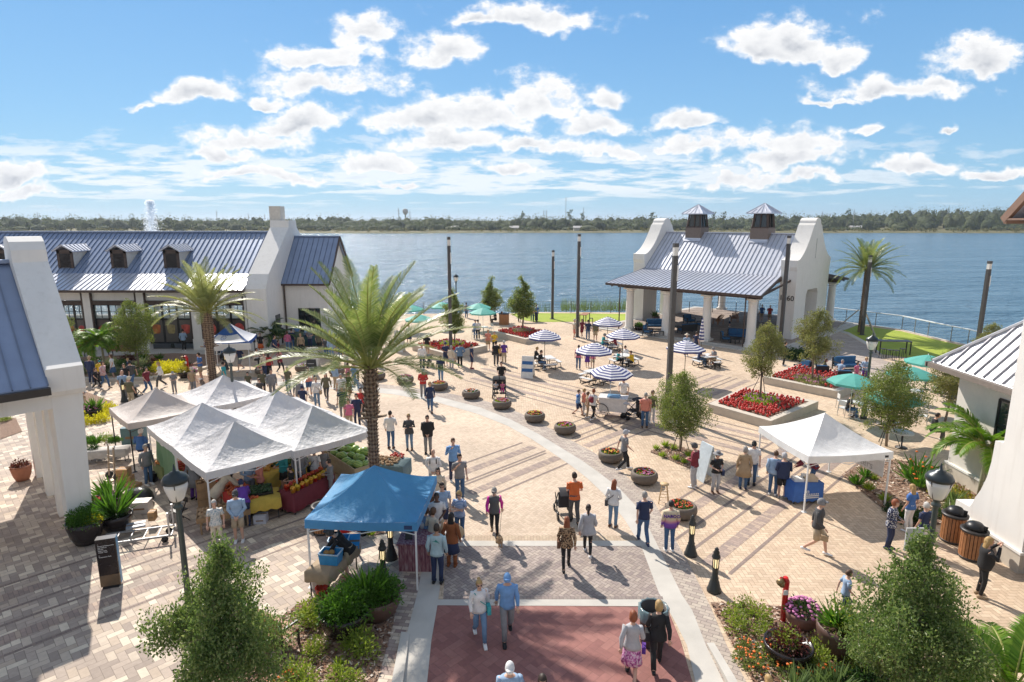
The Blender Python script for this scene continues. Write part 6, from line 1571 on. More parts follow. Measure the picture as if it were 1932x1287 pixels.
def wr_(g,seed,amp=.006):
    r_=random.Random(seed); a,b_,c_=[r_.uniform(14,30) for _ in range(3)]; ph=r_.uniform(0,6)
    g.v=[(x+amp*math.sin(z*a+y*8+ph),y+amp*math.sin(z*b_+x*9+ph*2),z+amp*.4*math.sin(x*c_+y*c_)) for x,y,z in g.v]
def cloth(kind,pose,b):
    k=(kind,pose,b)
    if k in CLO: return CLO[k]
    J=POSE(pose); f,shl,shr,hl,hr,nk,hd=joints(J,b); g=MB(); g.smooth=True; T=TOR[b]
    def torso(t0,t1,inf,flare=0):
        rows=[]; ts=[t0]+[t for t,_,_,_ in T if t0<t<t1]+[t1]
        for t in ts:
            if t<=T[0][0]: w,d,o=T[0][1:]; 
            for q in range(len(T)-1):
                if T[q][0]<=t<=T[q+1][0]:
                    u=(t-T[q][0])/(T[q+1][0]-T[q][0]); w,d,o=[T[q][m]*(1-u)+T[q+1][m]*u for m in(1,2,3)]
            if t<0: w,d,o=.165 if b=='m' else .18,.125,0
            fl=1+flare*max(0,.1-t)
            rows.append([f((w+inf)*fl*math.cos(2*PI*i/16),o+(d+inf)*fl*math.sin(2*PI*i/16),t) for i in range(16)])
        g.rings(rows)
    arms=((shl,J['el'],J['wl']),(shr,J['er'],J['wr']))
    if kind in('tee','long','coat','open','poncho','dress','sleeveless'):
        hem={'tee':-.06,'long':-.07,'coat':-.38,'open':-.12,'poncho':-.14,'dress':-.05,'sleeveless':-.05}[kind]
        if pose in('sit','recline'): hem=max(hem,-.05)
        if kind=='coat' and pose in('sit','recline'): hem=-.05
        inf={'tee':.016,'long':.020,'coat':.034,'open':.028,'poncho':.05,'dress':.012,'sleeveless':.010}[kind]
        torso(hem,.52,inf,.9 if kind in('coat','poncho') else .25)
        for sh,e,w in arms:
            if kind=='sleeveless': continue
            r0=.066+inf*.4
            if kind=='tee': limb(g,[sh,sh.lerp(e,.4),sh.lerp(e,.72)],[r0,.060,.062],10)
            else:
                ww=.05 if kind=='poncho' else (.036 if kind!='coat' else .044)
                limb(g,[sh,sh.lerp(e,.5),e,e.lerp(w,.5),e.lerp(w,.93)],[r0,.058,.052+inf*.3,.045+(ww-.036),ww],10)
    if kind in('pants','jeans','leggings','shorts','wide'):
        g.rings([[J['pel']+V(((wd)*math.cos(2*PI*i/14),dp*math.sin(2*PI*i/14),t)) for i in range(14)] for t,wd,dp in((-.14,.12,.09),(-.06,.178,.125),(.03,.176,.124),(.10,.158,.115))])
        for h,kn,an in((hl,J['kl'],J['al']),(hr,J['kr'],J['ar'])):
            if kind=='shorts': limb(g,[h,h.lerp(kn,.5),h.lerp(kn,.93)],[.10,.096,.094],12)
            else:
                q={'pants':(.104,.088,.072,.066,.062),'jeans':(.102,.084,.066,.062,.054),'leggings':(.098,.078,.058,.056,.042),'wide':(.106,.096,.085,.085,.09)}[kind]
                limb(g,[h,h.lerp(kn,.4),kn,kn.lerp(an,.35),kn.lerp(an,.96)],q,12)
    if kind in('skirt','dress'):
        z0=.05; rows=[]
        for t,k1,k2 in((.08,.165,.115),(-.06,.19,.14),(-.25,.22,.18),(-.44,.25,.21)):
            rows.append([J['pel']+V((k1*math.cos(2*PI*i/16),k2*math.sin(2*PI*i/16),t)) for i in range(16)])
        if pose not in('sit','recline'): g.rings(rows)
    if kind in('shoel','shoer'):
        for an,kn in(((J['al'],J['kl']),) if kind=='shoel' else ((J['ar'],J['kr']),)):
            g.tube([(an+V((0,-.075,-.045)),.035,.035),(an+V((0,-.02,-.03)),.048,.052),(an+V((0,.08,-.05)),.052,.034),(an+V((0,.19,-.062)),.044,.020)],10)
    if kind=='boots':
        for an,kn in((J['al'],J['kl']),(J['ar'],J['kr'])):
            g.tube([(an+V((0,-.075,-.045)),.035,.035),(an+V((0,-.02,-.03)),.048,.052),(an+V((0,.08,-.05)),.052,.034),(an+V((0,.19,-.062)),.044,.020)],10); limb(g,[an,kn.lerp(an,.3)],[.055,.07],10)
    c=hd
    def cap_(inf,z0,front):
        rows=[]
        for i in range(8):
            a=R(-25+115*i/7); w,d,h=.082+inf,.112+inf,.125+inf
            rows.append([(c+V((w*math.cos(a)*math.cos(2*PI*k/14),-.012+d*math.cos(a)*math.sin(2*PI*k/14),h*math.sin(a)+.004))) for k in range(14)])
        o=len(g.v); g.v+=[tuple(p) for r_ in rows for p in r_]
        for i in range(7):
            for k in range(14):
                k2=(k+1)%14; m=[rows[i][k],rows[i][k2],rows[i+1][k],rows[i+1][k2]]; ctr=sum(m,V())/4-c
                if ctr.y>front and ctr.z<z0: continue
                g.face((o+i*14+k,o+i*14+k2,o+(i+1)*14+k2,o+(i+1)*14+k))
    if kind in('short','bob','longhair','bun','tail'):
        cap_(.006 if kind!='bob' else .014,.058,.028)
        if kind=='bob': g.tube([(c+V((0,-.045,.06)),.085,.075),(c+V((0,-.04,-.05)),.095,.075),(c+V((0,-.035,-.105)),.075,.055)],12)
        if kind=='longhair': g.tube([(c+V((0,-.05,.05)),.082,.07),(c+V((0,-.055,-.08)),.092,.06),(c+V((0,-.09,-.22)),.10,.045),(c+V((0,-.10,-.34)),.06,.03)],12)
        if kind=='bun': g.ball(c+V((0,-.10,.10)),(.045,.045,.045),8,6)
        if kind=='tail': g.tube([(c+V((0,-.11,.03)),.03),(c+V((0,-.15,-.06)),.035,.03),(c+V((0,-.14,-.2)),.02)],8)
        wr_(g,len(kind),.004)
    if kind=='cap':
        cap_(.012,-.2,.6); g.v=[v for v in g.v]; 
        g.rings([[c+V((.075*math.cos(a),.08+.0*i+.10*math.sin(a)*(1 if i<2 else 1),.052-(i%2)*.008)) for a in [PI*j/8 for j in range(9)]] for i in range(2)],cap=True)
    if kind=='sunhat':
        g.smooth=True; rr=[]
        for r0,z in((.20,.03),(.19,.045),(.11,.06),(.095,.07),(.09,.13),(.06,.155),(.01,.16)): rr.append([c+V((r0*math.cos(2*PI*k/18),-.01+r0*1.05*math.sin(2*PI*k/18),z)) for k in range(18)])
        g.rings(rr)
    if kind=='glasses':
        g.smooth=False
        for s in(-1,1): g.ball(c+V((s*.032,.096,.012)),(.027,.008,.018),8,4)
        g.bar(c+V((-.07,.03,.015)),c+V((-.055,.092,.015)),.006); g.bar(c+V((.07,.03,.015)),c+V((.055,.092,.015)),.006)
    if kind=='crossbag':
        b0_=J['pel']+V((-.24,.02,-.05)); g.smooth=False; g.cbox(b0_,(.10,.22,.22)); s0=f(.13,.0,.47)
        for a,b_ in((V((.10,.125,.40)),0),):
            pass
        g.bar(f(.13,.06,.49),f(-.02,.15,.28),.018); g.bar(f(-.02,.15,.28),b0_+V((.02,.03,.1)),.018); g.bar(f(.13,-.06,.49),f(-.02,-.14,.26),.018); g.bar(f(-.02,-.14,.26),b0_+V((.02,-.05,.1)),.018)
    if kind=='handbag':
        w=J['wr']; g.smooth=False; g.cbox(w+V((.03,.02,-.27)),(.09,.2,.17)); g.bar(w+V((0,-.05,-.2)),w+V((0,.0,-.05)),.012); g.bar(w+V((0,.08,-.2)),w+V((0,.02,-.05)),.012)
    if kind=='backpack':
        g.smooth=True; g.tube([(f(0,-.17,.12),.13,.07),(f(0,-.20,.25),.15,.095),(f(0,-.18,.42),.11,.06)],12)
        g.smooth=False
        for s in(-1,1): g.bar(f(s*.11,.10,.46),f(s*.12,.13,.3),.035,.015); g.bar(f(s*.11,-.09,.5),f(s*.11,.10,.47),.035,.02)
    if kind not in('short','bob','longhair','bun','tail','cap','sunhat','glasses','crossbag','handbag','backpack','shoel','shoer','boots'): wr_(g,hash(k)%7 if False else len(pose)+len(kind),.005)
    CLO[k]=g.mesh(kind,[STUCCO],True); return CLO[k]
COL={'white':(.72,.71,.70),'cream':(.62,.54,.42),'black':(.016,.016,.018),'navy':(.022,.035,.09),'blue':(.06,.16,.42),'lblue':(.30,.42,.58),'sky':(.17,.34,.62),'denim':(.055,.12,.24),'ldenim':(.14,.24,.38),'grey':(.22,.22,.23),'lgrey':(.42,.42,.44),'dgrey':(.07,.07,.075),'red':(.50,.035,.03),'maroon':(.20,.025,.04),'orange':(.62,.13,.03),'coral':(.66,.24,.18),'pink':(.62,.16,.28),'hotpink':(.60,.03,.25),'purple':(.12,.04,.30),'yellow':(.72,.48,.03),'teal':(.05,.36,.38),'green':(.06,.16,.06),'olive':(.13,.12,.07),'brown':(.13,.06,.035),'rust':(.28,.09,.03),'tan':(.40,.29,.18),'khaki':(.42,.34,.24),'aqua':(.42,.56,.60),
'blond':(.42,.27,.11),'dbrown':(.035,.02,.013),'hbrown':(.10,.05,.025),'hgrey':(.30,.28,.26),'hwhite':(.55,.52,.48),'auburn':(.25,.07,.025),'hblack':(.012,.01,.01)}
def fabric(c,hair=False):
    nm=('hair_' if hair else 'fabric_')+c
    return mat(nm,COL[c],.85 if not hair else .6,var=.16,scale=7,bump=.35,bscale=18)
def fancy(name,fn):
    if name in MATS: return MATS[name]
    m,t,b=newmat(name); t.put(b.inputs['Base Color'],fn(t)); b.inputs['Roughness'].default_value=.85; MATS[name]=m; return m
SPEC={'leopard':fancy('leopard_print',lambda t:t.ramp(t.noise(t.obj(),24,2,.5),[(.0,(.04,.02,.012)),(.46,(.04,.02,.012)),(.52,(.42,.27,.15)),(1,(.45,.30,.18))])),
'dots':fancy('navy_dot_print',lambda t:t.ramp(t.noise(t.obj(),30,1,.3),[(.0,(.02,.03,.09)),(.54,(.02,.03,.09)),(.6,(.7,.7,.7)),(1,(.7,.7,.7))])),
'plaid':fancy('pink_plaid',lambda t:t.ramp(t.noise(t.obj(),16,1,.3),[(.3,(.5,.2,.22)),(.6,(.65,.5,.48))])),
'redplaid':fancy('red_plaid',lambda t:t.ramp(t.noise(t.obj(),16,1,.3),[(.3,(.05,.01,.01)),(.5,(.42,.03,.03))])),
'tiedye':fancy('blue_tie_dye',lambda t:t.ramp(t.noise(t.obj(),7,2,.5),[(.35,(.03,.12,.42)),(.6,(.25,.45,.7))])),
'floral':fancy('floral_print',lambda t:t.ramp(t.noise(t.obj(),22,2,.5),[(.35,(.2,.03,.15)),(.5,(.6,.2,.45)),(.65,(.7,.6,.65))])),
'floralw':fancy('pale_floral',lambda t:t.ramp(t.noise(t.obj(),20,2,.5),[(.35,(.25,.35,.4)),(.5,(.6,.6,.58)),(.65,(.7,.68,.64))])),
'stripe':fancy('blue_stripe',lambda t:t.ramp(t.m('SINE',t.m('MULTIPLY',t.sep(t.obj())[2],150.)),[(.0,(.08,.2,.45)),(.6,(.6,.65,.72))])),
'sunset':fancy('sunset_knit',lambda t:t.ramp(t.m('ADD',t.sep(t.obj())[2],t.m('MULTIPLY',t.noise(t.obj(),8,2),.08)),[(0,(.1,.03,.25)),(.5,(.1,.03,.25))])),
}
def sunset():
    m,t,b=newmat('cream_purple_knit'); z=t.m('ADD',t.sep(t.obj())[2],t.m('MULTIPLY',t.noise(t.obj(),9,2),.06))
    t.put(b.inputs['Base Color'],t.ramp(t.mr(z,.85,1.5),[(0,(.16,.05,.30)),(.30,(.20,.07,.36)),(.42,(.55,.25,.30)),(.52,(.62,.50,.34)),(1,(.66,.56,.40))])); b.inputs['Roughness'].default_value=.9; return m
SPEC['sunset']=sunset()
def raglan():
    m,t,b=newmat('pink_raglan'); x=t.m('ABSOLUTE',t.sep(t.obj())[0]); t.put(b.inputs['Base Color'],t.mix(t.m('GREATER_THAN',x,.165),(.10,.10,.10),(.62,.03,.33))); b.inputs['Roughness'].default_value=.9; return m
SPEC['raglan']=raglan()
PN={'tee':'shirt','long':'sweater','coat':'coat','open':'jacket','poncho':'poncho','dress':'dress','sleeveless':'vest_top','pants':'trousers','jeans':'jeans','leggings':'leggings','shorts':'shorts','wide':'wide_trousers','skirt':'skirt','shoel':'shoe','shoer':'shoe','boots':'boots','short':'hair','bob':'hair','longhair':'hair','bun':'hair','tail':'hair','cap':'cap','sunhat':'sun_hat','glasses':'sunglasses','crossbag':'crossbody_bag','handbag':'handbag','backpack':'backpack'}
def person(px,py,ang,label,pose,b,top,bot,hair,extra='',h=1.73,skin='l',z=0,loc=None,group=None,shoe='white'):
    """ang: 0 faces the camera, 90 faces picture right, 180 away. top/bot/hair: 'kind colour'"""
    p=at(px,py,z) if loc is None else V(loc)
    o=thing('person',label,'person' if h>1.45 else 'child',p,R(180+ang),group); s=h/1.75; o.scale=(s,s,s)
    me=body_mesh(pose,b); q=link('body',me,o); q.material_slots[0].link='OBJECT'; q.material_slots[0].material=skinm(skin)
    def put(kind,c,hair_=False):
        me=cloth(kind,pose,b); q=link(PN[kind],me,o); q.material_slots[0].link='OBJECT'; q.material_slots[0].material=SPEC[c] if c in SPEC else fabric(c,hair_)
        return q
    put(*top.split()); 
    if bot: put(*bot.split())
    hk=hair.split()
    if hk[0]!='bald': put(hk[0],hk[1],True)
    items=[e.strip() for e in extra.split(',') if e.strip()]
    if not any(i.startswith('boots') for i in items): put('shoel',shoe); put('shoer',shoe)
    for i in items: put(*(i.split() if ' ' in i else (i,'black')))
    if h<1.45 and h>0:
        for q in o.children: pass
    return o
P=person
P(905,1208,12,'woman in white sweater and blue-grey capris with a teal shoulder bag','walk','f','long white','jeans ldenim','bun blond','glasses,crossbag teal',1.66)
P(957,1203,5,'man in bright blue sweatshirt and blue cap looking down','walkb','m','long sky','pants grey','short hgrey','cap sky',1.76,shoe='black')
P(962,1395,0,'man in a white cap cut off by the bottom edge','walk','m','tee lblue','shorts khaki','short hgrey','cap white,glasses',1.76)
P(1022,1408,0,'dark haired walker with only the head above the bottom edge','walk','f','tee navy','pants black','bob dbrown','glasses',1.62)
P(1190,1283,168,'woman in grey cardigan and pink floral skirt carrying a purple bag','walk','f','long lgrey','skirt floral','bob auburn','handbag purple',1.68,shoe='black')
lg=P(1238,1262,172,'woman in black jacket and trousers with curly blonde hair by the liner bin','walkb','f','open black','pants black','bob blond','crossbag black',1.7,shoe='black')
P(1083,988,185,'man in bright orange shirt pushing a stroller away','pushw','m','tee orange','pants dgrey','short dbrown','',1.82,shoe='black')
P(1108,1048,172,'woman in loose grey poncho and black leggings with a ponytail','walk','f','poncho lgrey','leggings black','tail dbrown','',1.66)
P(1068,1076,178,'woman in leopard print coat with long auburn hair','walkb','f','open leopard','leggings black','longhair auburn','crossbag brown',1.67,shoe='black')
P(1156,994,155,'woman in white blouse and light jeans with wavy auburn hair','front','f','long white','jeans ldenim','longhair auburn','crossbag dgrey',1.68,shoe='brown')
P(1213,1026,180,'grey haired man in navy t-shirt and blue jeans walking away','walk','m','tee navy','jeans denim','short hgrey','',1.76,shoe='navy')
na=P(1262,1040,178,'person in cream and purple sweater with NABOO written across the back','stand','h','long sunset','jeans denim','short hblack','',1.68)
tx=text_mesh('lettering','NABOO',.145,mat('purple_letters',(.10,.03,.25),.8),na,.006,'CENTER',bold=.004); tx.rotation_euler=(PI/2,0,0); tx.location=(0,-.172,1.25)
P(933,1012,0,'woman in pink-sleeved raglan top walking a small dog','walk','f','long raglan','leggings black','short blond','cap hgrey,glasses',1.72,shoe='tan')
P(1537,1045,55,'man in grey sweater and khaki shorts carrying a tan bag','walk','m','long dgrey','shorts khaki','short dbrown','cap grey,glasses,handbag tan',1.84)
P(1848,1125,70,'blonde woman in black holding a phone up to take a picture','camera','h','long black','leggings black','longhair blond','',1.76,shoe='tan')
P(1676,1035,35,'red haired woman in navy dotted blouse and dark capris','hold','f','open dots','jeans navy','bob auburn','',1.66,shoe='navy')
P(1712,1003,200,'blonde woman in white and blue jersey with white trousers','stand','f','tee blue','jeans white','longhair blond','',1.66)
P(1737,1040,190,'person with short white hair in a navy top beside the lamp post','stand','f','tee navy','pants white','short hwhite','',1.62)
P(1590,1165,80,'child in pale blue shirt stepping behind the right oak','walk','m','tee lblue','shorts navy','short hbrown','',1.35,shoe='denim')
P(1440,1402,180,'blonde child in navy at the bottom edge below the flower bowls','stand','f','tee navy','shorts denim','longhair blond','',1.5)
# queue
m_=P(826,1100,176,'man in pale aqua shirt with a fish print, back turned in the queue','stand','m','long aqua','pants navy','short dbrown','',1.8,skin='m',shoe='black')
g=MB(); g.add([(-.1,-.16,1.33),(.06,-.16,1.30),(.12,-.16,1.26),(.05,-.158,1.34),(.0,-.16,1.39),(-.02,-.158,1.34)],[(0,1,3,5),(1,2,3),(5,3,4)]); g.build('fish_print',mat('fish_green',(.05,.28,.25),.7),m_)
P(853,1068,170,'woman in rust leather jacket and tall boots holding a straw hat','stand','f','open rust','skirt navy','longhair hblack','boots rust',1.7)
P(818,1052,150,'brown haired woman in pale top beside the blue canopy leg','hold','f','long cream','jeans ldenim','bob hbrown','',1.62)
P(806,1046,160,'shorter woman in grey-blue under the blue canopy corner','stand','f','tee ldenim','jeans denim','bob hbrown','',1.55)
P(826,1030,5,'man in white polo with hands clasped in the queue','front','m','tee white','pants khaki','short dbrown','',1.8,skin='d')
P(868,1018,-15,'blonde woman in striped polo with folded arms','cross','f','tee stripe','jeans denim','bob blond','glasses',1.68)
P(836,1006,5,'man in light blue t-shirt and sunglasses, middle of the queue','stand','m','tee lblue','shorts navy','short dbrown','glasses',1.78)
P(818,1006,8,'brown haired woman beside the man in light blue','stand','f','tee brown','jeans denim','bob hbrown','',1.58)
P(828,966,0,'woman with long black hair and cream sweater in the queue','stand','f','long cream','pants black','longhair hblack','glasses,crossbag black',1.68)
P(819,932,5,'bald man in white hooded jacket at the back of the queue','front','m','long white','pants lgrey','bald','backpack black',1.78)
P(868,944,20,'man in grey t-shirt and jeans studying his phone','phone','m','tee grey','jeans denim','short dbrown','',1.82)
P(856,908,15,'man in blue long-sleeved shirt with a hand at his face','phone','m','long sky','pants navy','short hbrown','',1.8)
# middle
P(808,856,3,'man in black fleece and grey trousers, right of the strolling trio','front','h','open black','pants grey','short dbrown','glasses',1.78,shoe='black')
P(773,849,0,'person in dark jacket and jeans, middle of the strolling trio','cross','f','open dgrey','jeans ldenim','short blond','glasses',1.7,shoe='brown')
P(738,846,175,'man in white long sleeves on the phone, left of the strolling trio','phone','m','long white','jeans denim','short dbrown','',1.76,shoe='brown')
P(812,777,8,'woman in navy cardigan and blue shirt walking by the bowl planter','walk','f','open navy','jeans denim','bob blond','',1.68,shoe='brown')
P(799,751,10,'man in red sweater and grey trousers with a pale cap','hold','m','long red','pants grey','short hgrey','cap lgrey',1.76)
P(832,722,5,'man in navy t-shirt and light jeans walking alone','walk','m','tee navy','jeans ldenim','short dbrown','glasses',1.78,shoe='black')
P(797,697,10,'man in white sweatshirt and navy trousers near the white stroller','stand','m','long white','pants navy','short hgrey','',1.78)
P(806,672,180,'man in black shirt and tan shorts at the corner of the middle planter','stand','m','tee black','shorts khaki','short dbrown','',1.76)
P(841,690,25,'person in navy and cap in the group before the planter','hold','m','tee navy','shorts navy','short dbrown','cap navy',1.72)
P(852,697,160,'person in beige hooded top with a tan bag in the planter group','stand','f','long cream','pants lgrey','bob hgrey','handbag tan',1.66)
P(868,693,185,'man in grey-blue jacket and black trousers in the planter group','hips','m','open ldenim','pants black','short dbrown','',1.76)
P(890,696,100,'man in navy t-shirt and shorts at the right of the planter group','stand','m','tee navy','shorts navy','short dbrown','',1.76,shoe='maroon')
P(921,661,0,'woman in rose top standing between the two left planters','stand','f','tee coral','shorts tan','bob blond','',1.66)
P(933,664,5,'woman in yellow top between the two left planters','hold','f','tee yellow','jeans black','bob hgrey','',1.66)
P(936,690,178,'man in black t-shirt with a black shoulder bag','stand','m','tee black','pants dgrey','short dbrown','cap black,crossbag black',1.78)
P(951,686,182,'woman in purple vest and tan trousers','stand','f','tee purple','pants khaki','short hwhite','',1.68)
P(943,682,178,'child in yellow half hidden between the two backs','stand','f','tee yellow','shorts black','bob blond','',1.3)
P(946,736,0,'man in black t-shirt pushing the double stroller','push','m','tee black','pants black','short dbrown','',1.8)
P(1083,640,90,'man in pale t-shirt and coral shorts by the tall column','hips','m','tee cream','shorts coral','short hgrey','cap cream',1.78)
P(1098,637,-30,'woman with long dark hair and maroon top behind the tall column','walk','f','tee maroon','shorts maroon','longhair dbrown','',1.66)
P(1109,642,180,'man in navy t-shirt and jeans, third by the tall column','stand','m','tee navy','jeans denim','short dbrown','',1.78)
P(1123,644,178,'broad man in olive shirt and tan shorts by the tall column','stand','h','tee olive','shorts khaki','bald','',1.78)
P(1091,697,170,'person in pink with a denim pack under the left of the wide umbrella','stand','f','tee pink','jeans denim','short dbrown','backpack dgrey',1.72)
P(1108,693,180,'girl in purple under the wide umbrella','stand','f','sleeveless purple','skirt purple','bob hbrown','',1.4)
P(1118,695,180,'girl in pale pink under the wide umbrella','stand','f','tee pink','shorts cream','bob blond','',1.42)
P(1012,706,60,'person in black sitting at the left picnic table, front','sit','m','long black','jeans denim','short dbrown','',1.75,loc=at(1018,696))
P(1010,690,80,'person in dark top leaning over the left picnic table, rear','sit','f','long black','pants black','bob blond','',1.7,loc=at(1010,688))
P(1137,660,75,'person in teal t-shirt at the far picnic table','sit','m','tee teal','jeans denim','short hbrown','cap grey',1.75)
P(1161,662,-80,'person in maroon at the far picnic table','sit','f','long maroon','pants grey','bob hbrown','',1.7)
P(1165,690,70,'child in turquoise at the picnic table with the child in yellow','sit','m','tee teal','pants black','short dbrown','',1.5)
P(1181,684,-60,'person in white with sunglasses at the picnic table','sit','m','long white','pants navy','short dbrown','glasses',1.65)
P(1192,694,-70,'child in yellow sweater at the picnic table','sit','m','long yellow','pants black','short hbrown','',1.6)
P(1347,690,-70,'man in grey t-shirt sitting by the black dog','sit','m','tee grey','shorts tan','short hgrey','cap grey',1.75)
P(1318,690,90,'person in navy sitting behind the striped umbrella','sit','m','tee navy','jeans denim','short dbrown','',1.75)
P(1312,668,120,'man in dark blue standing beside the closed umbrella','stand','m','tee navy','pants black','short dbrown','',1.76)
P(1294,672,0,'visitor whose straw hat shows above a striped umbrella','stand','m','tee lblue','pants khaki','short hgrey','sunhat cream',1.74)
P(1176,770,-25,'vendor in white t-shirt behind the ice cream cart','reach','m','tee white','pants khaki','short dbrown','glasses',1.76)
P(1090,784,65,'child in blue tie-dye hoodie by the ice cream cart','walk','m','long tiedye','shorts navy','short hbrown','',1.42,shoe='brown')
P(1101,782,70,'girl in coral and grey dress by the ice cream cart','stand','f','tee coral','leggings lgrey','bob blond','',1.42)
P(1108,788,80,'girl with a tan jacket beside the child in coral','stand','f','open tan','jeans tan','bob hbrown','',1.4)
P(1118,793,140,'woman with maroon backpack and black leggings at the cart','walk','f','tee white','leggings black','bun auburn','backpack maroon',1.66)
P(1216,807,172,'man in orange shirt and dark jeans beside the black stroller','stand','h','tee coral','jeans denim','short hgrey','glasses',1.8,shoe='brown')
P(1229,797,5,'woman in dark blouse and white trousers beside the man in orange','stand','f','long olive','jeans white','bob hbrown','glasses',1.7)
P(1254,803,175,'person in jeans seen below the crown of the staked oak, left','stand','m','tee dgrey','jeans denim','short dbrown','',1.72)
P(1277,805,185,'person in jeans seen below the crown of the staked oak, right','stand','f','tee navy','shorts denim','bob hbrown','',1.7)
P(1176,888,105,'man in grey cap, grey vest and black trousers passing a bowl planter','walk','m','tee grey','pants black','short dbrown','cap lgrey',1.76)
P(1308,920,-130,'man in maroon sweater and grey trousers by the glossy board','hold','m','long maroon','pants lgrey','short hgrey','cap dgrey',1.8)
P(1349,930,5,'woman in black t-shirt and grey sun hat with a navy bag','hold','f','tee black','pants lgrey','bob hbrown','sunhat grey,crossbag navy',1.66,shoe='brown')
P(1401,922,165,'person in long beige coat with grey hair','stand','f','coat tan','jeans denim','bob hgrey','',1.7,shoe='navy')
P(1417,914,-20,'man in white t-shirt and black cap facing the beige coat','stand','m','tee white','jeans denim','short dbrown','cap black',1.78,shoe='black')
P(1457,934,150,'person in light blue shirt at the canopy table','reach','h','long lblue','jeans denim','short hbrown','',1.72)
P(1474,940,170,'man in navy jacket and black shorts at the canopy table','hold','h','open navy','shorts black','short hgrey','cap lgrey',1.76,shoe='grey')
P(1529,924,-120,'person in dark red sweater bending over the canopy table','lean','m','long maroon','jeans denim','short dbrown','',1.76,shoe='black')
P(1598,788,60,'man in black t-shirt seated under the teal umbrella','sit','m','tee black','jeans denim','short dbrown','',1.75)
P(1630,722,-30,'blonde woman in white and purple standing by the lounge','hold','f','long lblue','pants purple','bob blond','',1.66)
P(1614,722,20,'child in pink by the lounge','stand','f','tee pink','shorts pink','bob dbrown','',1.35)
P(1583,716,-60,'grey haired visitor reclining in blue at the lounge','recline','m','tee lblue','pants grey','short hgrey','',1.75)
P(1552,712,50,'dark haired woman in brown on the lounge armchair','sit','f','long olive','pants black','longhair hbrown','',1.68)
P(1757,830,60,'person in dark shirt seated left of the bright feather palm','sit','m','tee black','pants dgrey','short dbrown','',1.75)
P(1792,765,80,'person in jeans crouched on a chair by the hip roofed building','sit','m','tee navy','jeans denim','short dbrown','',1.75)
P(1478,690,60,'person in black leaning at the foot of the numbered pier','wide','m','long black','pants black','short dbrown','',1.74)
P(1436,607,180,'person in blue at the lake side of the pavilion','stand','m','tee blue','shorts khaki','short dbrown','cap white',1.74,z=.15)
P(1451,608,150,'person in red and white cap at the lake side of the pavilion','hold','m','tee red','shorts tan','short hgrey','cap white',1.72,z=.15)
P(1376,617,90,'small child standing on the pavilion floor','stand','f','tee lgrey','shorts navy','bob hbrown','',1.15,z=.16)
P(1004,606,170,'person in blue at the lawn edge high table, left','stand','m','tee blue','jeans denim','short dbrown','',1.72)
P(1012,606,190,'person in blue at the lawn edge high table, right','stand','m','tee blue','pants navy','short hbrown','',1.72)
P(897,640,10,'person in white and blue beside the water-side table','hold','f','tee lblue','jeans denim','short dbrown','',1.72)
P(902,640,200,'person in white by the water-side umbrellas','stand','m','tee white','pants black','short dbrown','',1.72)
P(935,612,-60,'person in dark clothes sitting near the wooden cabinet','sit','m','tee black','pants black','short dbrown','',1.74)
P(945,612,60,'second person sitting near the wooden cabinet','sit','f','tee dgrey','pants navy','bob hbrown','',1.7)
# left rear
P(655,668,0,'woman in orange top and white jeans under the palm fronds','stand','f','sleeveless coral','jeans lgrey','bob blond','',1.68)
P(616,677,170,'person in dark blue at the display tables, left of the denim pair','hold','f','tee dgrey','jeans denim','bob blond','',1.68)
P(626,679,185,'person in light denim at the display tables','stand','m','long lblue','jeans ldenim','short hbrown','',1.76)
P(603,666,175,'person in tan top at the display tables','stand','m','tee olive','shorts black','short hgrey','',1.72)
P(544,664,180,'woman in bright pink shirt and light jeans','stand','f','long pink','jeans ldenim','bob hbrown','',1.68)
P(552,661,180,'man in navy beside the woman in pink','stand','m','tee navy','jeans denim','short dbrown','',1.74)
P(569,669,10,'woman in brown sweater with a spotted dog','stand','f','long tan','leggings black','bob blond','',1.66)
P(577,652,60,'person in white t-shirt bending at the green cloth table','lean','m','tee lblue','pants navy','short dbrown','',1.74)
P(493,668,0,'woman in black top and orange skirt by the dark palm','stand','f','tee black','skirt orange','tail hbrown','',1.68)
P(519,677,90,'person in navy walking past the dark palm','walk','h','tee navy','shorts navy','short dbrown','',1.78)
P(526,674,90,'child in red walking beside the person in navy','walk','f','tee maroon','leggings pink','bob hbrown','',1.3)
P(501,712,10,'woman in white blouse and black trousers left of the red plaid','walk','f','long cream','pants navy','bob dbrown','',1.68)
P(509,712,180,'woman in red plaid shirt','stand','f','long redplaid','pants black','longhair dbrown','',1.68)
P(484,690,60,'person in white seated beside the logo canopy','sit','f','tee white','pants black','bob dbrown','',1.66)
P(566,772,10,'grey haired man in grey shirt behind the market canopies','stand','m','long grey','pants grey','short hgrey','',1.76)
P(573,782,0,'person in navy cap behind the market canopies','stand','m','tee navy','pants navy','short dbrown','cap navy',1.6)
P(599,768,5,'woman in white sweater with tan bag near the market canopies','stand','f','long white','jeans ldenim','short blond','crossbag tan',1.7)
P(617,757,8,'woman in olive vest walking with arms out','walk','f','long olive','leggings dgrey','longhair hbrown','',1.7)
P(646,762,0,'man in white t-shirt near the big palm','stand','m','tee white','jeans grey','short hgrey','',1.76)
P(648,790,3,'man in navy t-shirt and white cap near the big palm','stand','m','tee navy','jeans grey','short hwhite','',1.76)
P(659,757,170,'person in black t-shirt and maroon shorts walking away','walk','m','tee black','shorts maroon','short dbrown','',1.72)
P(669,738,120,'man in blue t-shirt striding in pale jeans','walk','m','tee sky','jeans ldenim','short dbrown','',1.78)
P(673,722,180,'woman in white top beyond the man in blue','stand','f','tee white','pants black','longhair hgrey','',1.66)
P(654,694,175,'man in white t-shirt and white trousers','stand','m','tee white','pants lgrey','short dbrown','',1.74)
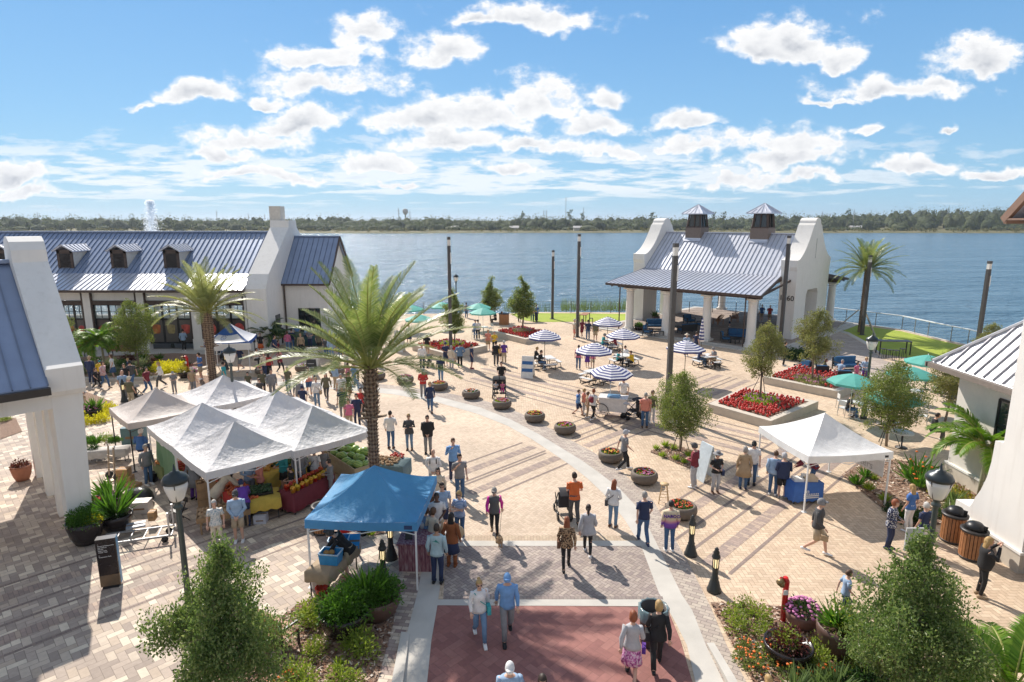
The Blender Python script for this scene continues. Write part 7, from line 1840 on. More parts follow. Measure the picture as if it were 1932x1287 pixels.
P(657,722,170,'girl in pale pink top behind the man in blue','stand','f','tee pink','shorts pink','bob dbrown','',1.3)
P(675,806,0,'person in navy half hidden by the palm trunk','stand','m','tee navy','jeans navy','short dbrown','',1.74)
P(683,790,0,'person in red half hidden by the palm trunk','stand','f','tee red','pants black','short dbrown','',1.68)
P(660,812,10,'woman in pale top below the market canopy tip','stand','f','tee pink','pants khaki','bob hbrown','',1.6)
P(515,752,30,'man in grey hoodie behind the market canopies','stand','m','open grey','pants grey','short dbrown','',1.76)
P(497,748,20,'woman in green patterned top behind the market canopies','stand','f','tee olive','pants black','bob hbrown','',1.64)
P(493,760,0,'child in dark shirt behind the market canopies','stand','m','tee dgrey','shorts navy','short dbrown','',1.4)
P(470,742,0,'child with brown hair behind the market canopies','stand','m','tee olive','shorts black','short dbrown','',1.3)
P(416,672,60,'musician with long dark hair under the logo canopy','sit','f','tee black','jeans denim','longhair dbrown','',1.7)
P(405,668,60,'second musician under the logo canopy','sit','m','tee dgrey','pants black','short dbrown','',1.75)
P(380,716,-40,'man in blue t-shirt and khaki shorts beside the left palm','hold','m','tee blue','shorts khaki','short dbrown','',1.78)
P(305,731,-60,'girl in white blouse with long hair beside the yellow shrubs','walk','f','long white','pants dgrey','longhair blond','',1.62)
P(330,742,10,'child in grey t-shirt and cap beside the girl in white','hold','m','tee grey','pants grey','short hgrey','cap lgrey',1.35)
P(366,745,170,'person in brown at the tip of the back canopy','stand','m','tee tan','pants grey','short hgrey','cap cream',1.68)
P(348,662,180,'man in pale shirt looking at the hall windows','phone','m','long lblue','pants black','short dbrown','',1.74)
P(174,724,185,'man in dark blue with back turned by the garden kerb','stand','h','long navy','pants navy','short hgrey','cap tan',1.78)
P(198,732,80,'woman in pink plaid shirt walking right','walk','f','long plaid','jeans denim','bob dbrown','',1.68,shoe='brown')
P(183,735,90,'girl in pink tutu walking with the woman in plaid','walk','f','tee black','leggings black','tail hbrown','',1.35)
P(190,722,80,'person in yellow with a teal hat behind the plaid shirt','stand','f','tee yellow','pants black','bob hbrown','cap teal',1.5)
P(153,740,60,'woman in striped top at the edge of the white pier','walk','f','tee stripe','shorts dgrey','bob hgrey','',1.68)
P(245,712,-70,'boy in navy shirt at the garden kerb','stand','m','tee navy','shorts grey','short blond','',1.3)
P(251,733,10,'man in dark t-shirt and black cap walking in the left plaza','walk','m','tee dgrey','pants denim','short dbrown','cap black',1.76)
P(239,735,20,'woman with brown hair beside the man in the black cap','stand','f','tee black','pants black','bob hbrown','',1.62)
P(236,755,190,'man in pale blue t-shirt with back turned','stand','m','tee lblue','pants grey','bald','',1.76)
P(249,768,170,'man in khaki shirt and straw cap with back turned','stand','h','tee olive','pants khaki','short hgrey','cap cream',1.74)
P(152,775,10,'child in bright pink behind the white pier','stand','f','tee hotpink','shorts pink','bob hbrown','',1.2)
P(158,778,10,'child with brown hair behind the planter bowl','stand','m','tee tan','shorts khaki','short hbrown','',1.15)
for i_,(px_,py_,an_,po_,b_,tp_,bt_,hr_,lb_) in enumerate([
(632,668,175,'stand','m','tee white','shorts khaki','short dbrown','man in white t-shirt and khaki shorts at the black display table'),
(642,672,190,'hold','f','tee maroon','jeans denim','bob hbrown','woman in maroon top at the black display table'),
(665,672,170,'stand','m','tee black','pants black','short dbrown','person in all black at the palm side of the display tables'),
(586,658,0,'hold','m','tee grey','pants navy','short dbrown','stallholder in grey behind the dark green table'),
(532,650,175,'stand','f','tee dgrey','pants black','bob dbrown','woman in charcoal outside the wing doors'),
(562,648,185,'stand','m','tee sky','jeans denim','short hgrey','man in bright blue outside the wing doors'),
(710,690,10,'walk','f','tee cream','shorts denim','tail hbrown','woman in cream top right of the big palm crown shade'),
(725,655,170,'stand','m','tee olive','shorts tan','short dbrown','man in olive by the tall white board'),
(772,650,200,'walk','f','tee white','skirt navy','bob blond','woman in navy skirt beside the tall white board'),
(455,700,-30,'walk','m','tee navy','shorts grey','short dbrown','man in navy walking past the logo canopy'),
(530,705,60,'walk','f','long maroon','leggings black','tail dbrown','woman in maroon sweater crossing left of the bowl planters'),
(545,742,-20,'stand','m','tee olive','jeans denim','short hgrey','grey haired man in olive beyond the market peaks'),
(584,745,20,'walk','f','tee coral','shorts denim','bob hbrown','woman in coral top beyond the market peaks'),
(634,735,150,'stand','f','long lblue','pants khaki','bob hgrey','woman in light blue beyond the right market peak'),
(425,735,120,'stand','m','tee teal','shorts khaki','short dbrown','man in teal between the left palm and the lamp post'),
(880,600,170,'stand','m','tee grey','jeans denim','short dbrown','person in grey by the water-side railing'),
(215,715,-60,'stand','f','tee white','skirt denim','longhair hbrown','woman in white top and denim skirt at the garden kerb'),
(280,745,70,'walk','m','tee maroon','jeans denim','short dbrown','man in maroon walking behind the beige canopy')]):
    P(px_,py_,an_,lb_,po_,b_,tp_,bt_,hr_,'',1.62+.03*(i_%5))
# market
P(369,942,175,'person in long grey coat and purple trousers at the market','stand','f','coat grey','pants purple','bob hbrown','',1.68,shoe='black')
P(424,962,120,'woman in cream cape with black hair bending over produce','lean','f','coat cream','pants tan','longhair hblack','',1.7,shoe='black')
P(464,992,-150,'person in purple top and navy cap bending over produce','lean','f','long purple','pants navy','short dbrown','cap navy',1.7,shoe='navy')
P(452,1022,15,'man in pale blue shirt with blue jacket round his waist','front','m','long lblue','shorts khaki','short hgrey','cap dgrey,glasses',1.76)
P(412,1035,20,'white haired woman in pale floral top behind the left oak','stand','f','tee floralw','pants cream','short hwhite','',1.64)
P(495,948,-60,'woman in coral pink jacket under the market canopy','hold','f','long coral','pants black','short blond','',1.68,shoe='black')
P(474,946,40,'man in light blue shirt under the market canopy','hold','m','long lblue','shorts grey','short hgrey','',1.76)
P(538,930,-40,'man in turquoise shirt holding tomatoes','hold','m','long teal','shorts black','short dbrown','',1.78)
P(553,947,-60,'boy in black holding a red pepper','hold','m','tee black','shorts black','short dbrown','',1.4,shoe='black')
P(569,932,20,'man in grey cardigan behind the pepper buckets','front','m','open grey','pants navy','short hgrey','cap black',1.78)
P(597,925,170,'person in white shirt and grey sun hat at the pepper table','stand','f','tee white','pants navy','bob hbrown','sunhat grey,crossbag black',1.7)
P(613,915,30,'person in grey top between the hat and the boy','stand','f','tee grey','pants grey','bob hbrown','',1.55)
P(626,938,-70,'boy in grey hooded top at the right end of the peppers','hold','m','long grey','pants grey','short dbrown','',1.5)
P(268,868,180,'vendor in blue shirt and white cap at the beige canopy','sit','m','long blue','pants navy','short dbrown','cap white',1.78)
P(655,1092,-75,'vendor in black jacket and cap at the coconut stall','lean','m','open black','shorts khaki','short hgrey','cap dgrey',1.8,shoe='tan')
P(282,915,60,'market helper in grey behind the black bucket','stand','m','long grey','jeans denim','short hgrey','',1.66)
# strollers and their passengers
def stroller(p,rz,label,double=False,sc=1.):
    o=thing('stroller',label,'stroller',p,rz,'strollers'); o.scale=(sc,)*3; w_=.36 if double else .24; FRM=BLACKM
    g=MB()
    for s in(-1,1): g.bar((s*w_,.45,.15),(s*w_,-.35,1.0),.03); g.bar((s*w_,-.35,.15),(s*w_,.25,.75),.03); g.bar((s*w_,-.35,.15),(s*w_,.45,.15),.025)
    g.bar((-w_,-.35,1.0),(w_,-.35,1.0),.03); g.build('frame',FRM,o)
    for s in(-1,1):
        for y,r_ in((.42,.12),(-.35,.15)):
            g=MB(); g.smooth=True; M=Matrix.Translation((s*w_,y,r_))@Matrix.Rotation(PI/2,4,'Y'); rr=[[M@V((q*math.cos(2*PI*k/14),q*math.sin(2*PI*k/14),zz)) for k in range(14)] for q,zz in((r_*.7,-.03),(r_,-.025),(r_,.025),(r_*.7,.03))]; g.rings(rr); g.build('wheel',FRM,o)
    for x in ((-w_/2,w_/2) if double else (0,)):
        g=MB(); g.smooth=False; hw=.16 if double else .2; g.box(x-hw,x+hw,-.15,.2,.42,.5); g.box(x-hw,x+hw,-.28,-.15,.42,.95); g.box(x-hw,x+hw,.2,.4,.25,.3); g.build('seat',mat('stroller_cloth',(.03,.03,.035),.9),o)
        g=MB(); g.smooth=True; g.rings([[(x+hw*c_,-.25+.45*math.sin(a),.78+.32*math.cos(a)) for c_ in(-1,-.5,0,.5,1)] for a in [R(-50+20*k) for k in range(6)]],cap=False,closed=False); g.build('hood',MATS['stroller_cloth'],o)
    return o
s1=stroller(at(942,748),R(180),'double stroller with two children in the middle of the plaza',True,1.05)
P(938,748,0,'toddler in white and black in the double stroller','sit','m','tee lgrey','pants black','short hbrown','',.95,loc=at(942,748)+V((-.19,-.05,.22)))
P(946,748,0,'toddler in pink in the double stroller','sit','f','tee pink','leggings hotpink','bob hbrown','',.95,loc=at(942,748)+V((.19,-.05,.22)))
stroller(at(1196,790),R(100),'black stroller right of the ice cream cart'); stroller(at(1062,972),R(5),'black stroller pushed by the man in bright orange'); stroller(at(808,692),R(150),'small pale stroller behind the man in white',False,.8)
stroller(at(262,762),R(-90),'red-hooded stroller behind the beige canopy').children[-1].data.materials
# dogs
def dog(p,rz,sc,label,m,m2=None,fluffy=False):
    o=thing('dog',label,'dog',p,rz,'dogs on the plaza'); o.scale=(sc,)*3
    g=MB(); k=1.25 if fluffy else 1.
    g.tube([((0,-.27,.40),.07*k,.08*k),((0,-.15,.41),.10*k,.11*k),((0,.05,.41),.10*k,.12*k),((0,.2,.42),.12*k,.15*k),((0,.3,.47),.09*k,.11*k),((0,.38,.56),.07*k,.08*k),((0,.44,.63),.065*k,.07*k),((0,.50,.64),.07*k,.07*k),((0,.57,.60),.04,.045),((0,.66,.585),.028,.03)],10)
    for s in(-1,1):
        g.tube([((s*.07,.2,.40),.06*k),((s*.075,.2,.24),.035*k),((s*.075,.18,.13),.025*k),((s*.075,.19,.03),.025*k),((s*.075,.23,.015),.025)],7)
        g.tube([((s*.07,-.2,.40),.075*k),((s*.08,-.12,.28),.05*k),((s*.08,-.26,.17),.03*k),((s*.08,-.23,.04),.022*k),((s*.08,-.19,.015),.025)],7)
        g.tube([((s*.05,.46,.69),.025),((s*.075,.44,.64),.028),((s*.085,.45,.58),.012)],6)
    g.tube([((0,-.3,.45),.03*k),((0,-.4,.52),.025*k),((0,-.46,.62),.012)],6)
    me=g.mesh('body',[m]); q=link('body',me,o); md=q.modifiers.new('r','REMESH'); md.mode='VOXEL'; md.voxel_size=.02; md.use_smooth_shade=True
    g=MB(); g.lathe([(.095,0),(.095,.03)],10,(0,.36,.53)); g.build('collar',mat('collar_red',(.4,.03,.03),.6),o); return o
DT=mat('terrier_fur',(.42,.28,.16),.95,var=.3,scale=25,bump=1.,bscale=40)
dog(at(943,1030),R(-170),.62,'small tan terrier on a lead',DT,fluffy=True)
dg,t,b=newmat('spotted_fur'); t.put(b.inputs['Base Color'],t.ramp(t.noise(t.obj(),16,1),[(.5,(.72,.7,.68)),(.58,(.03,.03,.03))])); 
dog(at(578,672),R(190),.9,'black and white spotted dog beside the brown sweater',dg)
dog(at(1353,697),R(90),.85,'black dog lying beside the man in grey',mat('black_fur',(.015,.015,.015),.7)); dog(at(811,690),R(200),.8,'black and white dog behind the man in red',dg)
lead=MB(); a=at(936,1012)+V((.18,-.18,.92)); b_=at(943,1030)+V((0,-.15,.42)); lead.bar(a,b_,.012); tag(lead.build('dog_lead',BLACKM),'thin dark lead between the woman in pink and the tan terrier','dog lead')
# straw hat held by the woman in rust
g=MB(); g.smooth=True; M=Matrix.Translation(at(868,1040)+V((-.05,-.15,.72)))@Matrix.Rotation(R(75),4,'X')
rr=[[M@V((q*math.cos(2*PI*k/18),q*math.sin(2*PI*k/18),z)) for k in range(18)] for q,z in((.21,.0),(.20,.015),(.10,.02),(.09,.09),(.02,.10))]; g.rings(rr); tag(g.build('straw_hat',mat('straw',(.55,.42,.26),.9)),'straw sun hat held low by the woman in the rust jacket','hat')
# ---------------- market goods ----------------------------------------------
def clothtable(c,rz,L,W,h,m,label,drop=.45,group='covered market tables',top=None):
    o=thing('market_table',label,'table',c,rz,group); g=MB(); g.box(-L/2,L/2,-W/2,W/2,h-.04,h); g.build('table_top',top or PLT,o)
    g=MB(); n=24; R0=[];R1=[];R2=[]
    per=[]
    for i in range(n): per.append((-L/2+L*i/n,-W/2))
    for i in range(n//2): per.append((L/2,-W/2+W*i/(n//2)))
    for i in range(n): per.append((L/2-L*i/n,W/2))
    for i in range(n//2): per.append((-L/2,W/2-W*i/(n//2)))
    r0=[(x*1.01,y*1.01,h+.012) for x,y in per]; r1=[(x*(1.02+.012*math.sin(i*1.9)),y*(1.02+.02*math.sin(i*2.3)),h-drop+.03*math.sin(i*1.1)) for i,(x,y) in enumerate(per)]
    ctr=[(x*.02,y*.02,h+.012) for x,y in per]
    g.smooth=True; g.rings([ctr,r0,r1],cap=False); g.build('tablecloth',m,o)
    for sx in(-1,1):
        for sy in(-1,1): g=MB(); g.bar((sx*(L/2-.1),sy*(W/2-.1),0),(sx*(L/2-.1),sy*(W/2-.1),h-.04),.03); g.build('leg',BLACKM,o)
    return o
def dirang(p,q): d=q-p; return math.atan2(d.y,d.x)
def pile(name,c,rz,L,W,h0,r,n,m,label,cat,seed=0,lump=.12,el=1.3):
    r_=random.Random(seed); g=MB(); g.smooth=True; M=Matrix.Translation(c)@Matrix.Rotation(rz,4,'Z')
    for k in range(n):
        x,y=r_.uniform(-L/2,L/2),r_.uniform(-W/2,W/2); z=h0+r*.6+lump*(1-(2*x/L)**2)*(1-(2*y/W)**2)*r_.random(); s=r*r_.uniform(.8,1.2)
        b_=len(g.v); g.ball((0,0,0),(s*el,s,s*.9),6,4); Q=M@Matrix.Translation((x,y,z))@Matrix.Rotation(r_.uniform(0,6),4,'Z')
        g.v[b_:]=[tuple(Q@V(p)) for p in g.v[b_:]]
    return tag(g.build(name,m),label,cat,kind='stuff')
# watermelon bin
p0,p1=at(609,852,.75),at(668,890,.75); c=(p0+p1)/2; a=dirang(p0,p1); L=(p1-p0).length; side=V((-math.sin(a),math.cos(a),0)); c=V((c.x,c.y,0))+side*.62
o=thing('watermelon_bin','long tan-sided bin holding the watermelons beside the big palm','produce bin',c,a); g=MB(); Wd=1.2
for y in(-Wd/2,Wd/2): g.box(-L/2,L/2,y-.02,y+.02,.2,.85)
for x in(-L/2,L/2): g.box(x-.02,x+.02,-Wd/2,Wd/2,.2,.85)
g.box(-L/2,L/2,-Wd/2,Wd/2,.55,.6); g.build('side_boards',mat('tan_fabric_side',(.42,.34,.22),.9),o)
g=MB(); g.box(-L/2+.03,L/2-.03,-Wd/2+.03,Wd/2-.03,.6,.68); g.build('black_liner',mat('black_liner',(.012,.012,.012),.6),o)
wm_,t,b=newmat('watermelon_skin'); q=t.obj(); aa=t.m('ARCTAN2',t.sep(q)[1],t.sep(q)[2]); sw=t.m('SINE',t.m('ADD',t.m('MULTIPLY',aa,9.),t.m('MULTIPLY',t.noise(q,9,2),5.)))
t.put(b.inputs['Base Color'],t.ramp(sw,[(.3,(.34,.46,.12)),(.7,(.13,.26,.05))])); b.inputs['Roughness'].default_value=.35
g=MB(); g.smooth=True; g.ball((0,0,0),(.20,.165,.155),12,8); wme=g.mesh('watermelon',wm_)
r_=random.Random(5); k=0; prev=None
nx=int(L/.38)
for i in range(nx):
    for j in range(3):
        if (i*4+j)%11==0: continue
        x=-L/2+.2+i*(L-.4)/(nx-1)+r_.uniform(-.04,.04); y=-.38+j*.37+r_.uniform(-.03,.03); z=.80+(.12 if (i+j)%3==0 else 0)+.05*j
        w1=link('watermelon',wme); w1.location=c+V((math.cos(a)*x-math.sin(a)*y,math.sin(a)*x+math.cos(a)*y,z)); w1.rotation_euler=(r_.uniform(-.3,.3),r_.uniform(-.3,.3),r_.uniform(0,3)); w1.scale=(r_.uniform(.85,1.15),)*3
        tag(w1,'striped green watermelon lying in the long tan-sided bin','watermelon','watermelons in the tan-sided bin')
# pepper table with buckets
p0,p1=at(556,930,.8),at(622,895,.8); c=(p0+p1)/2; a=dirang(p0,p1); side=V((-math.sin(a),math.cos(a),0)); c=V((c.x,c.y,0))+side*.3; L=(p1-p0).length+.3
MARC=mat('maroon_tablecloth',(.16,.02,.03),.85,bump=.3,bscale=15)
clothtable(c,a,L,.8,.76,MARC,'maroon covered table crowded with buckets of peppers',.62)
for i in range(18):
    r1=i%2; x=-L/2+.18+(i//2)*(L-.36)/8+ (0.05 if r1 else 0); y=-.2+.34*r1; col=[(.62,.30,.02),(.6,.10,.02),(.62,.42,.03),(.45,.03,.02)][(i*5)%4]
    bc=[(.6,.28,.02),(.5,.03,.02),(.62,.42,.03)][i%3]
    o=thing('pepper_bucket','small bucket heaped with %s peppers on the maroon table'%(['orange','red-orange','yellow','red'][(i*5)%4]),'bucket',c+V((math.cos(a)*x-math.sin(a)*y,math.sin(a)*x+math.cos(a)*y,.775)),0,'pepper buckets in %s'%(['orange','red-orange','yellow','red'][(i*5)%4]))
    g=MB(); g.smooth=True; g.lathe([(.075,0),(.10,.14),(.105,.14),(.09,.12),(.01,.12)],12); g.build('bucket',mat('bucket_%d'%(i%3),bc,.5),o)
    g=MB(); g.smooth=True; r2=random.Random(i)
    for k in range(9): q=r2.uniform(0,6.28); s=r2.uniform(.035,.05); g.ball((.06*math.cos(q)*r2.random()**.3,.06*math.sin(q),.15+.05*r2.random()),s,7,5)
    tag(g.build('peppers',mat('pepper_%d'%((i*5)%4),col,.35),o),kind='stuff')
YELC=mat('yellow_tablecloth',(.55,.38,.06),.85,bump=.3,bscale=15)
clothtable(at(512,925),R(80),1.5,.8,.76,YELC,'yellow covered table behind the woman in coral',.55)
pile('pumpkins',at(505,918),0,.8,.6,.78,.07,26,mat('squash_orange',(.6,.3,.05),.6),'heap of small orange squash on the yellow table','squash',3)
clothtable(at(552,908),R(10),1.6,.7,.76,YELC,'far yellow covered table behind the man in turquoise',.5)
pile('greens',at(552,908),0,1.3,.5,.78,.08,30,mat('green_veg',(.05,.12,.03),.7),'dark green vegetables on the far yellow table','vegetables',4)
clothtable(at(487,975),R(25),1.5,1.0,.76,YELC,'near yellow draped table carrying the cucumber tray',.35)
g=MB(); cT=at(483,968)+V((0,0,.79)); M=Matrix.Translation(cT)@Matrix.Rotation(R(25),4,'Z'); g.box(-.6,.6,-.42,.42,0,.06,M); tag(g.build('produce_tray',mat('black_tray',(.012,.012,.012),.5)),'flat black tray of cucumbers on the near yellow table','tray')
pile('cucumbers',at(483,968),R(25),1.05,.7,.86,.03,150,mat('cucumber_green',(.015,.06,.012),.4),'heap of dark green cucumbers in the black tray','cucumbers',7,.06,2.8)
o=thing('produce_crate','wide slatted crate table of potatoes and squash by the canopy leg','crate',at(425,992),R(25)); g=MB(); g.box(-.8,.8,-.45,.45,.45,.5)
for s in(-1,1): g.box(-.8,.8,s*.45-.015,s*.45+.015,.45,.62); g.box(s*.8-.015,s*.8+.015,-.45,.45,.45,.62)
g.build('slats',mat('crate_wood',(.30,.19,.10),.8,var=.3),o)
for sx in(-1,1):
    for sy in(-1,1): g=MB(); g.bar((sx*.7,sy*.35,0),(sx*.7,sy*.35,.45),.05); g.build('leg',MATS['crate_wood'],o)
pile('potatoes',at(425,992),R(25),1.5,.8,.52,.06,130,mat('potato_skin',(.42,.27,.15),.8,var=.3),'heap of tan potatoes and squash in the wide crate','potatoes',9)
REDC=mat('red_cloth',(.5,.04,.03),.85)
clothtable(at(455,965),R(-48),2.2,.9,.74,REDC,'red covered table of tomatoes in the middle of the market',.3)
pile('tomatoes',at(455,965),R(-48),2.0,.7,.76,.05,170,mat('tomato_orange',(.6,.12,.03),.35,var=.4,scale=3),'spread of red and orange tomatoes on the red table','tomatoes',12)
clothtable(at(352,915),R(-45),1.4,.7,.74,YELC,'yellow covered table behind the green side cloth',.3); pile('tomatoes',at(352,915),R(-45),1.2,.5,.76,.05,60,mat('tomato_red',(.5,.05,.02),.35),'orange and red fruit behind the green side cloth','fruit',13)
clothtable(at(318,905),R(-45),1.2,.7,.7,mat('olive_cloth',(.2,.22,.08),.85),'olive covered table below the green side cloth',.5); pile('flowers_bunch',at(318,905),0,.8,.5,.74,.06,50,mat('mixed_bloom',(.5,.2,.05),.7,var=.6),'bright cut flowers below the green side cloth','flowers',14)
def crate(p,rz,d,m,label,group='wooden produce crates',fill=None):
    o=thing('crate',label,'crate',p,rz,group); x,y,h=d; g=MB()
    for s in(-1,1): g.box(-x/2,x/2,s*y/2-.01,s*y/2+.01,0,h); g.box(s*x/2-.01,s*x/2+.01,-y/2,y/2,0,h)
    g.box(-x/2,x/2,-y/2,y/2,0,.02); g.build('box',m,o)
    g=MB(); g.box(-x/2-.015,x/2+.015,-y/2-.015,-y/2+.0,h*.75,h*.9); g.box(-x/2-.015,x/2+.015,y/2,y/2+.015,h*.75,h*.9); g.build('handle_rim',m,o)
    if fill:
        g=MB(); r2=random.Random(len(label)); g.smooth=True
        for k in range(16): s=.05; g.ball((r2.uniform(-x*.4,x*.4),r2.uniform(-y*.4,y*.4),h*.9),s,6,4)
        tag(g.build('contents',fill,o),kind='stuff')
    return o
CW=mat('crate_wood2',(.36,.22,.11),.8,var=.3)
for i in range(3): crate(at(392,952,0)+V((0,0,.31*i)),R(30),(.6,.45,.3),CW,'wooden crate in the near stack at the canopy leg, %s'%('bottom','middle','topmost')[i],fill=MATS['potato_skin'] if i==2 else None)
for i in range(2): crate(at(400,936,0)+V((0,0,.31*i)),R(20),(.6,.45,.3),CW,'wooden crate in the far stack at the market edge, %s'%('bottom','top')[i],fill=MATS['tomato_orange'] if i==1 else None)
for i in range(3): crate(at(192,985,0)+V((0,0,.3*i)),R(10),(.75,.5,.27),[mat('orange_crate',(.5,.22,.04),.6),MATS['orange_crate'],mat('grey_crate',(.10,.085,.085),.6)][i],'plastic crate in the stack beside the white pier, %s'%('bottom orange','middle orange','dark one on top')[i],group='plastic crates by the white pier',fill=MATS['tomato_red'] if i==2 else None)
def cbx(px,py,z,rz,d,m,label,cat='box',name='cardboard_box'):
    o=thing(name,label,cat,at(px,py)+V((0,0,z)),rz); x,y,h=d; g=MB(); g.box(-x/2,x/2,-y/2,y/2,0,h); g.build('body',m,o)
    g=MB(); g.box(-x/2-.004,x/2+.004,-.03,.03,h,h+.004); g.box(-x*.3,x*.3,-y/2-.003,-y/2,h*.35,h*.5); g.build('tape',mat('brown_tape',(.25,.15,.08),.5),o); return o
CB=mat('cardboard',(.42,.24,.11),.85)
cbx(238,912,0,.2,(.5,.4,.3),CB,'lower cardboard box near the hand truck'); cbx(236,910,.305,.1,(.42,.36,.28),CB,'upper cardboard box near the hand truck'); cbx(252,918,0,-.3,(.5,.36,.14),CB,'flat cardboard box beside the stacked pair')
WCL=mat('cooler_white',(.62,.57,.53),.5)
o=cbx(268,965,0,.15,(.6,.42,.42),WCL,'dusty white cooler box behind the flatbed cart','cooler','cooler')
cbx(258,1003,.2,.5,(.55,.4,.06),mat('grey_panel',(.32,.36,.42),.4),'grey slotted box lid propped on the flatbed cart','lid','box_lid'); cbx(290,990,.2,.2,(.2,.3,.3),CB,'small cardboard box at the end of the flatbed cart')
cbx(493,985,0,.1,(.4,.35,.3),mat('banana_box',(.5,.5,.55),.6),'printed pale box below the yellow draped table')
cbx(606,1108,0,.1,(.4,.3,.3),mat('polystyrene',(.5,.45,.42),.7),'pale foam box below the coconut stall table','box','foam_box')
# black bag heap
g=MB(); g.smooth=True; g.ball((0,0,.25),(.55,.4,.35),14,8); wr_(g,3,.03); o=g.build('dark_tarp',mat('black_plastic',(.012,.012,.013),.3,bump=.5,bscale=12),loc=at(262,950)); tag(o,'black plastic tarp bundled beside the dusty white cooler','tarp')
# flatbed cart
o=thing('flatbed_cart','aluminium flatbed cart with tall end posts in front of the black pots','cart',at(263,1022),R(18)); g=MB()
for y in(-.35,.35): g.bar((-1.,y,.24),(1.,y,.24),.05)
for k in range(6): g.bar((-1+k*.4,-.35,.24),(-1+k*.4,.35,.24),.03)
g.build('bed',mat('dull_aluminium',(.30,.30,.31),.5,metal=.5),o)
for y in(-.33,.33): g=MB(); g.bar((.95,y,.24),(.95,y,1.),.05); g.build('end_post',ALU,o)
for x in(-.8,.8):
    for y in(-.3,.3): g=MB(); g.smooth=True; g.tube([((x,y-.03,.1),.1),((x,y+.03,.1),.1)],12,ref=(1,0,0)); g.build('wheel',BLACKM,o)
o=thing('hand_truck','tan hand truck standing on the left pavers','hand truck',at(212,905),R(-25)); g=MB()
g.bar((-.18,0,.15),(-.16,.1,1.35),.05); g.bar((.18,0,.15),(.16,.1,1.35),.05)
for z in(.4,.7,1.0): g.bar((-.18,.03,z),(.18,.03,z),.03)
g.bar((-.16,.1,1.35),(-.3,.12,1.5),.035); g.bar((-.3,.12,1.5),(-.4,.1,1.35),.035); g.box(-.22,.22,-.25,0,.02,.05); g.build('frame',mat('tan_metal',(.42,.34,.25),.5,metal=.3),o)
for x in(-.25,.25): g=MB(); g.smooth=True; g.tube([((x-.03,.05,.15),.15),((x+.03,.05,.15),.15)],14,ref=(0,1,0)); g.build('wheel',mat('rubber',(.06,.06,.06),.8),o)
def bucket(px,py,r,h,m,label):
    o=thing('bucket',label,'bucket',at(px,py)); g=MB(); g.smooth=True; g.lathe([(r*.85,0),(r,h),(r*1.06,h),(r*1.06,h-.02),(r*.93,h-.02),(r*.8,.05),(.01,.05)],18); g.build('pail',m,o)
    g=MB(); g.smooth=True; pts=[(V((math.cos(q)*r*1.05,0,h-.02-math.sin(q)*.12)),.006) for q in [PI*k/8 for k in range(9)]]; g.tube(pts,5); g.build('handle',ALU,o); return o
bucket(289,908,.19,.36,BLACKM,'black bucket weighting the market canopy leg')
bk=bucket(559,962,.17,.38,mat('bucket_red',(.42,.012,.02),.4),'red bucket weighting the front canopy leg')
g=MB(); g.rings([[(.172*math.cos(R(a_)),.172*math.sin(R(a_)),z) for a_ in range(-120,-50,10)] for z in(.1,.24)],cap=False,closed=False); g.build('printed_patch',mat('pink_print',(.6,.3,.35),.6),bk)
# potted plants stall at the far left canopy
clothtable(at(205,870),R(15),1.6,.6,.55,mat('pale_grey_cloth',(.45,.43,.4),.8),'low bench of potted herbs left of the beige canopy',.3)
for i,(px,py,k,s) in enumerate([(188,848,'bright',.5),(200,850,'spiky',.7),(212,846,'lime',.6),(222,842,'lime',.55),(235,845,'bright',.4),(196,860,'dark',.5)]):
    o=clump(k,at(px,py,0)+V((0,-.6,.5)),s,['with ruffled leaves, first in the herb row','long-leaved, standing in the herb row','pale, in the middle of the herb row','pale, right of centre in the herb row','at the right end of the herb row','low at the front of the herb row'][i]); o['group']='herbs for sale at the beige canopy'
cbx(255,835,.0,.2,(.9,.6,.8),mat('teal_bin',(.12,.22,.25),.7),'tall blue-grey bin with cardboard lid under the beige canopy')
# watermelon-side table right of the palm
clothtable(at(735,905),R(-10),1.5,1.0,.76,mat('bluegrey_cloth',(.16,.22,.22),.85),'blue-grey covered table of potatoes right of the big palm trunk',.6)
pile('potatoes',at(728,905),R(-10),1.1,.8,.78,.05,90,MATS['potato_skin'],'potatoes on the blue-grey table beside the palm trunk','potatoes',21); pile('tomatoes',at(750,896),0,.5,.4,.8,.045,26,MATS['tomato_red'],'red tomatoes on the corner of the blue-grey table','tomatoes',22)
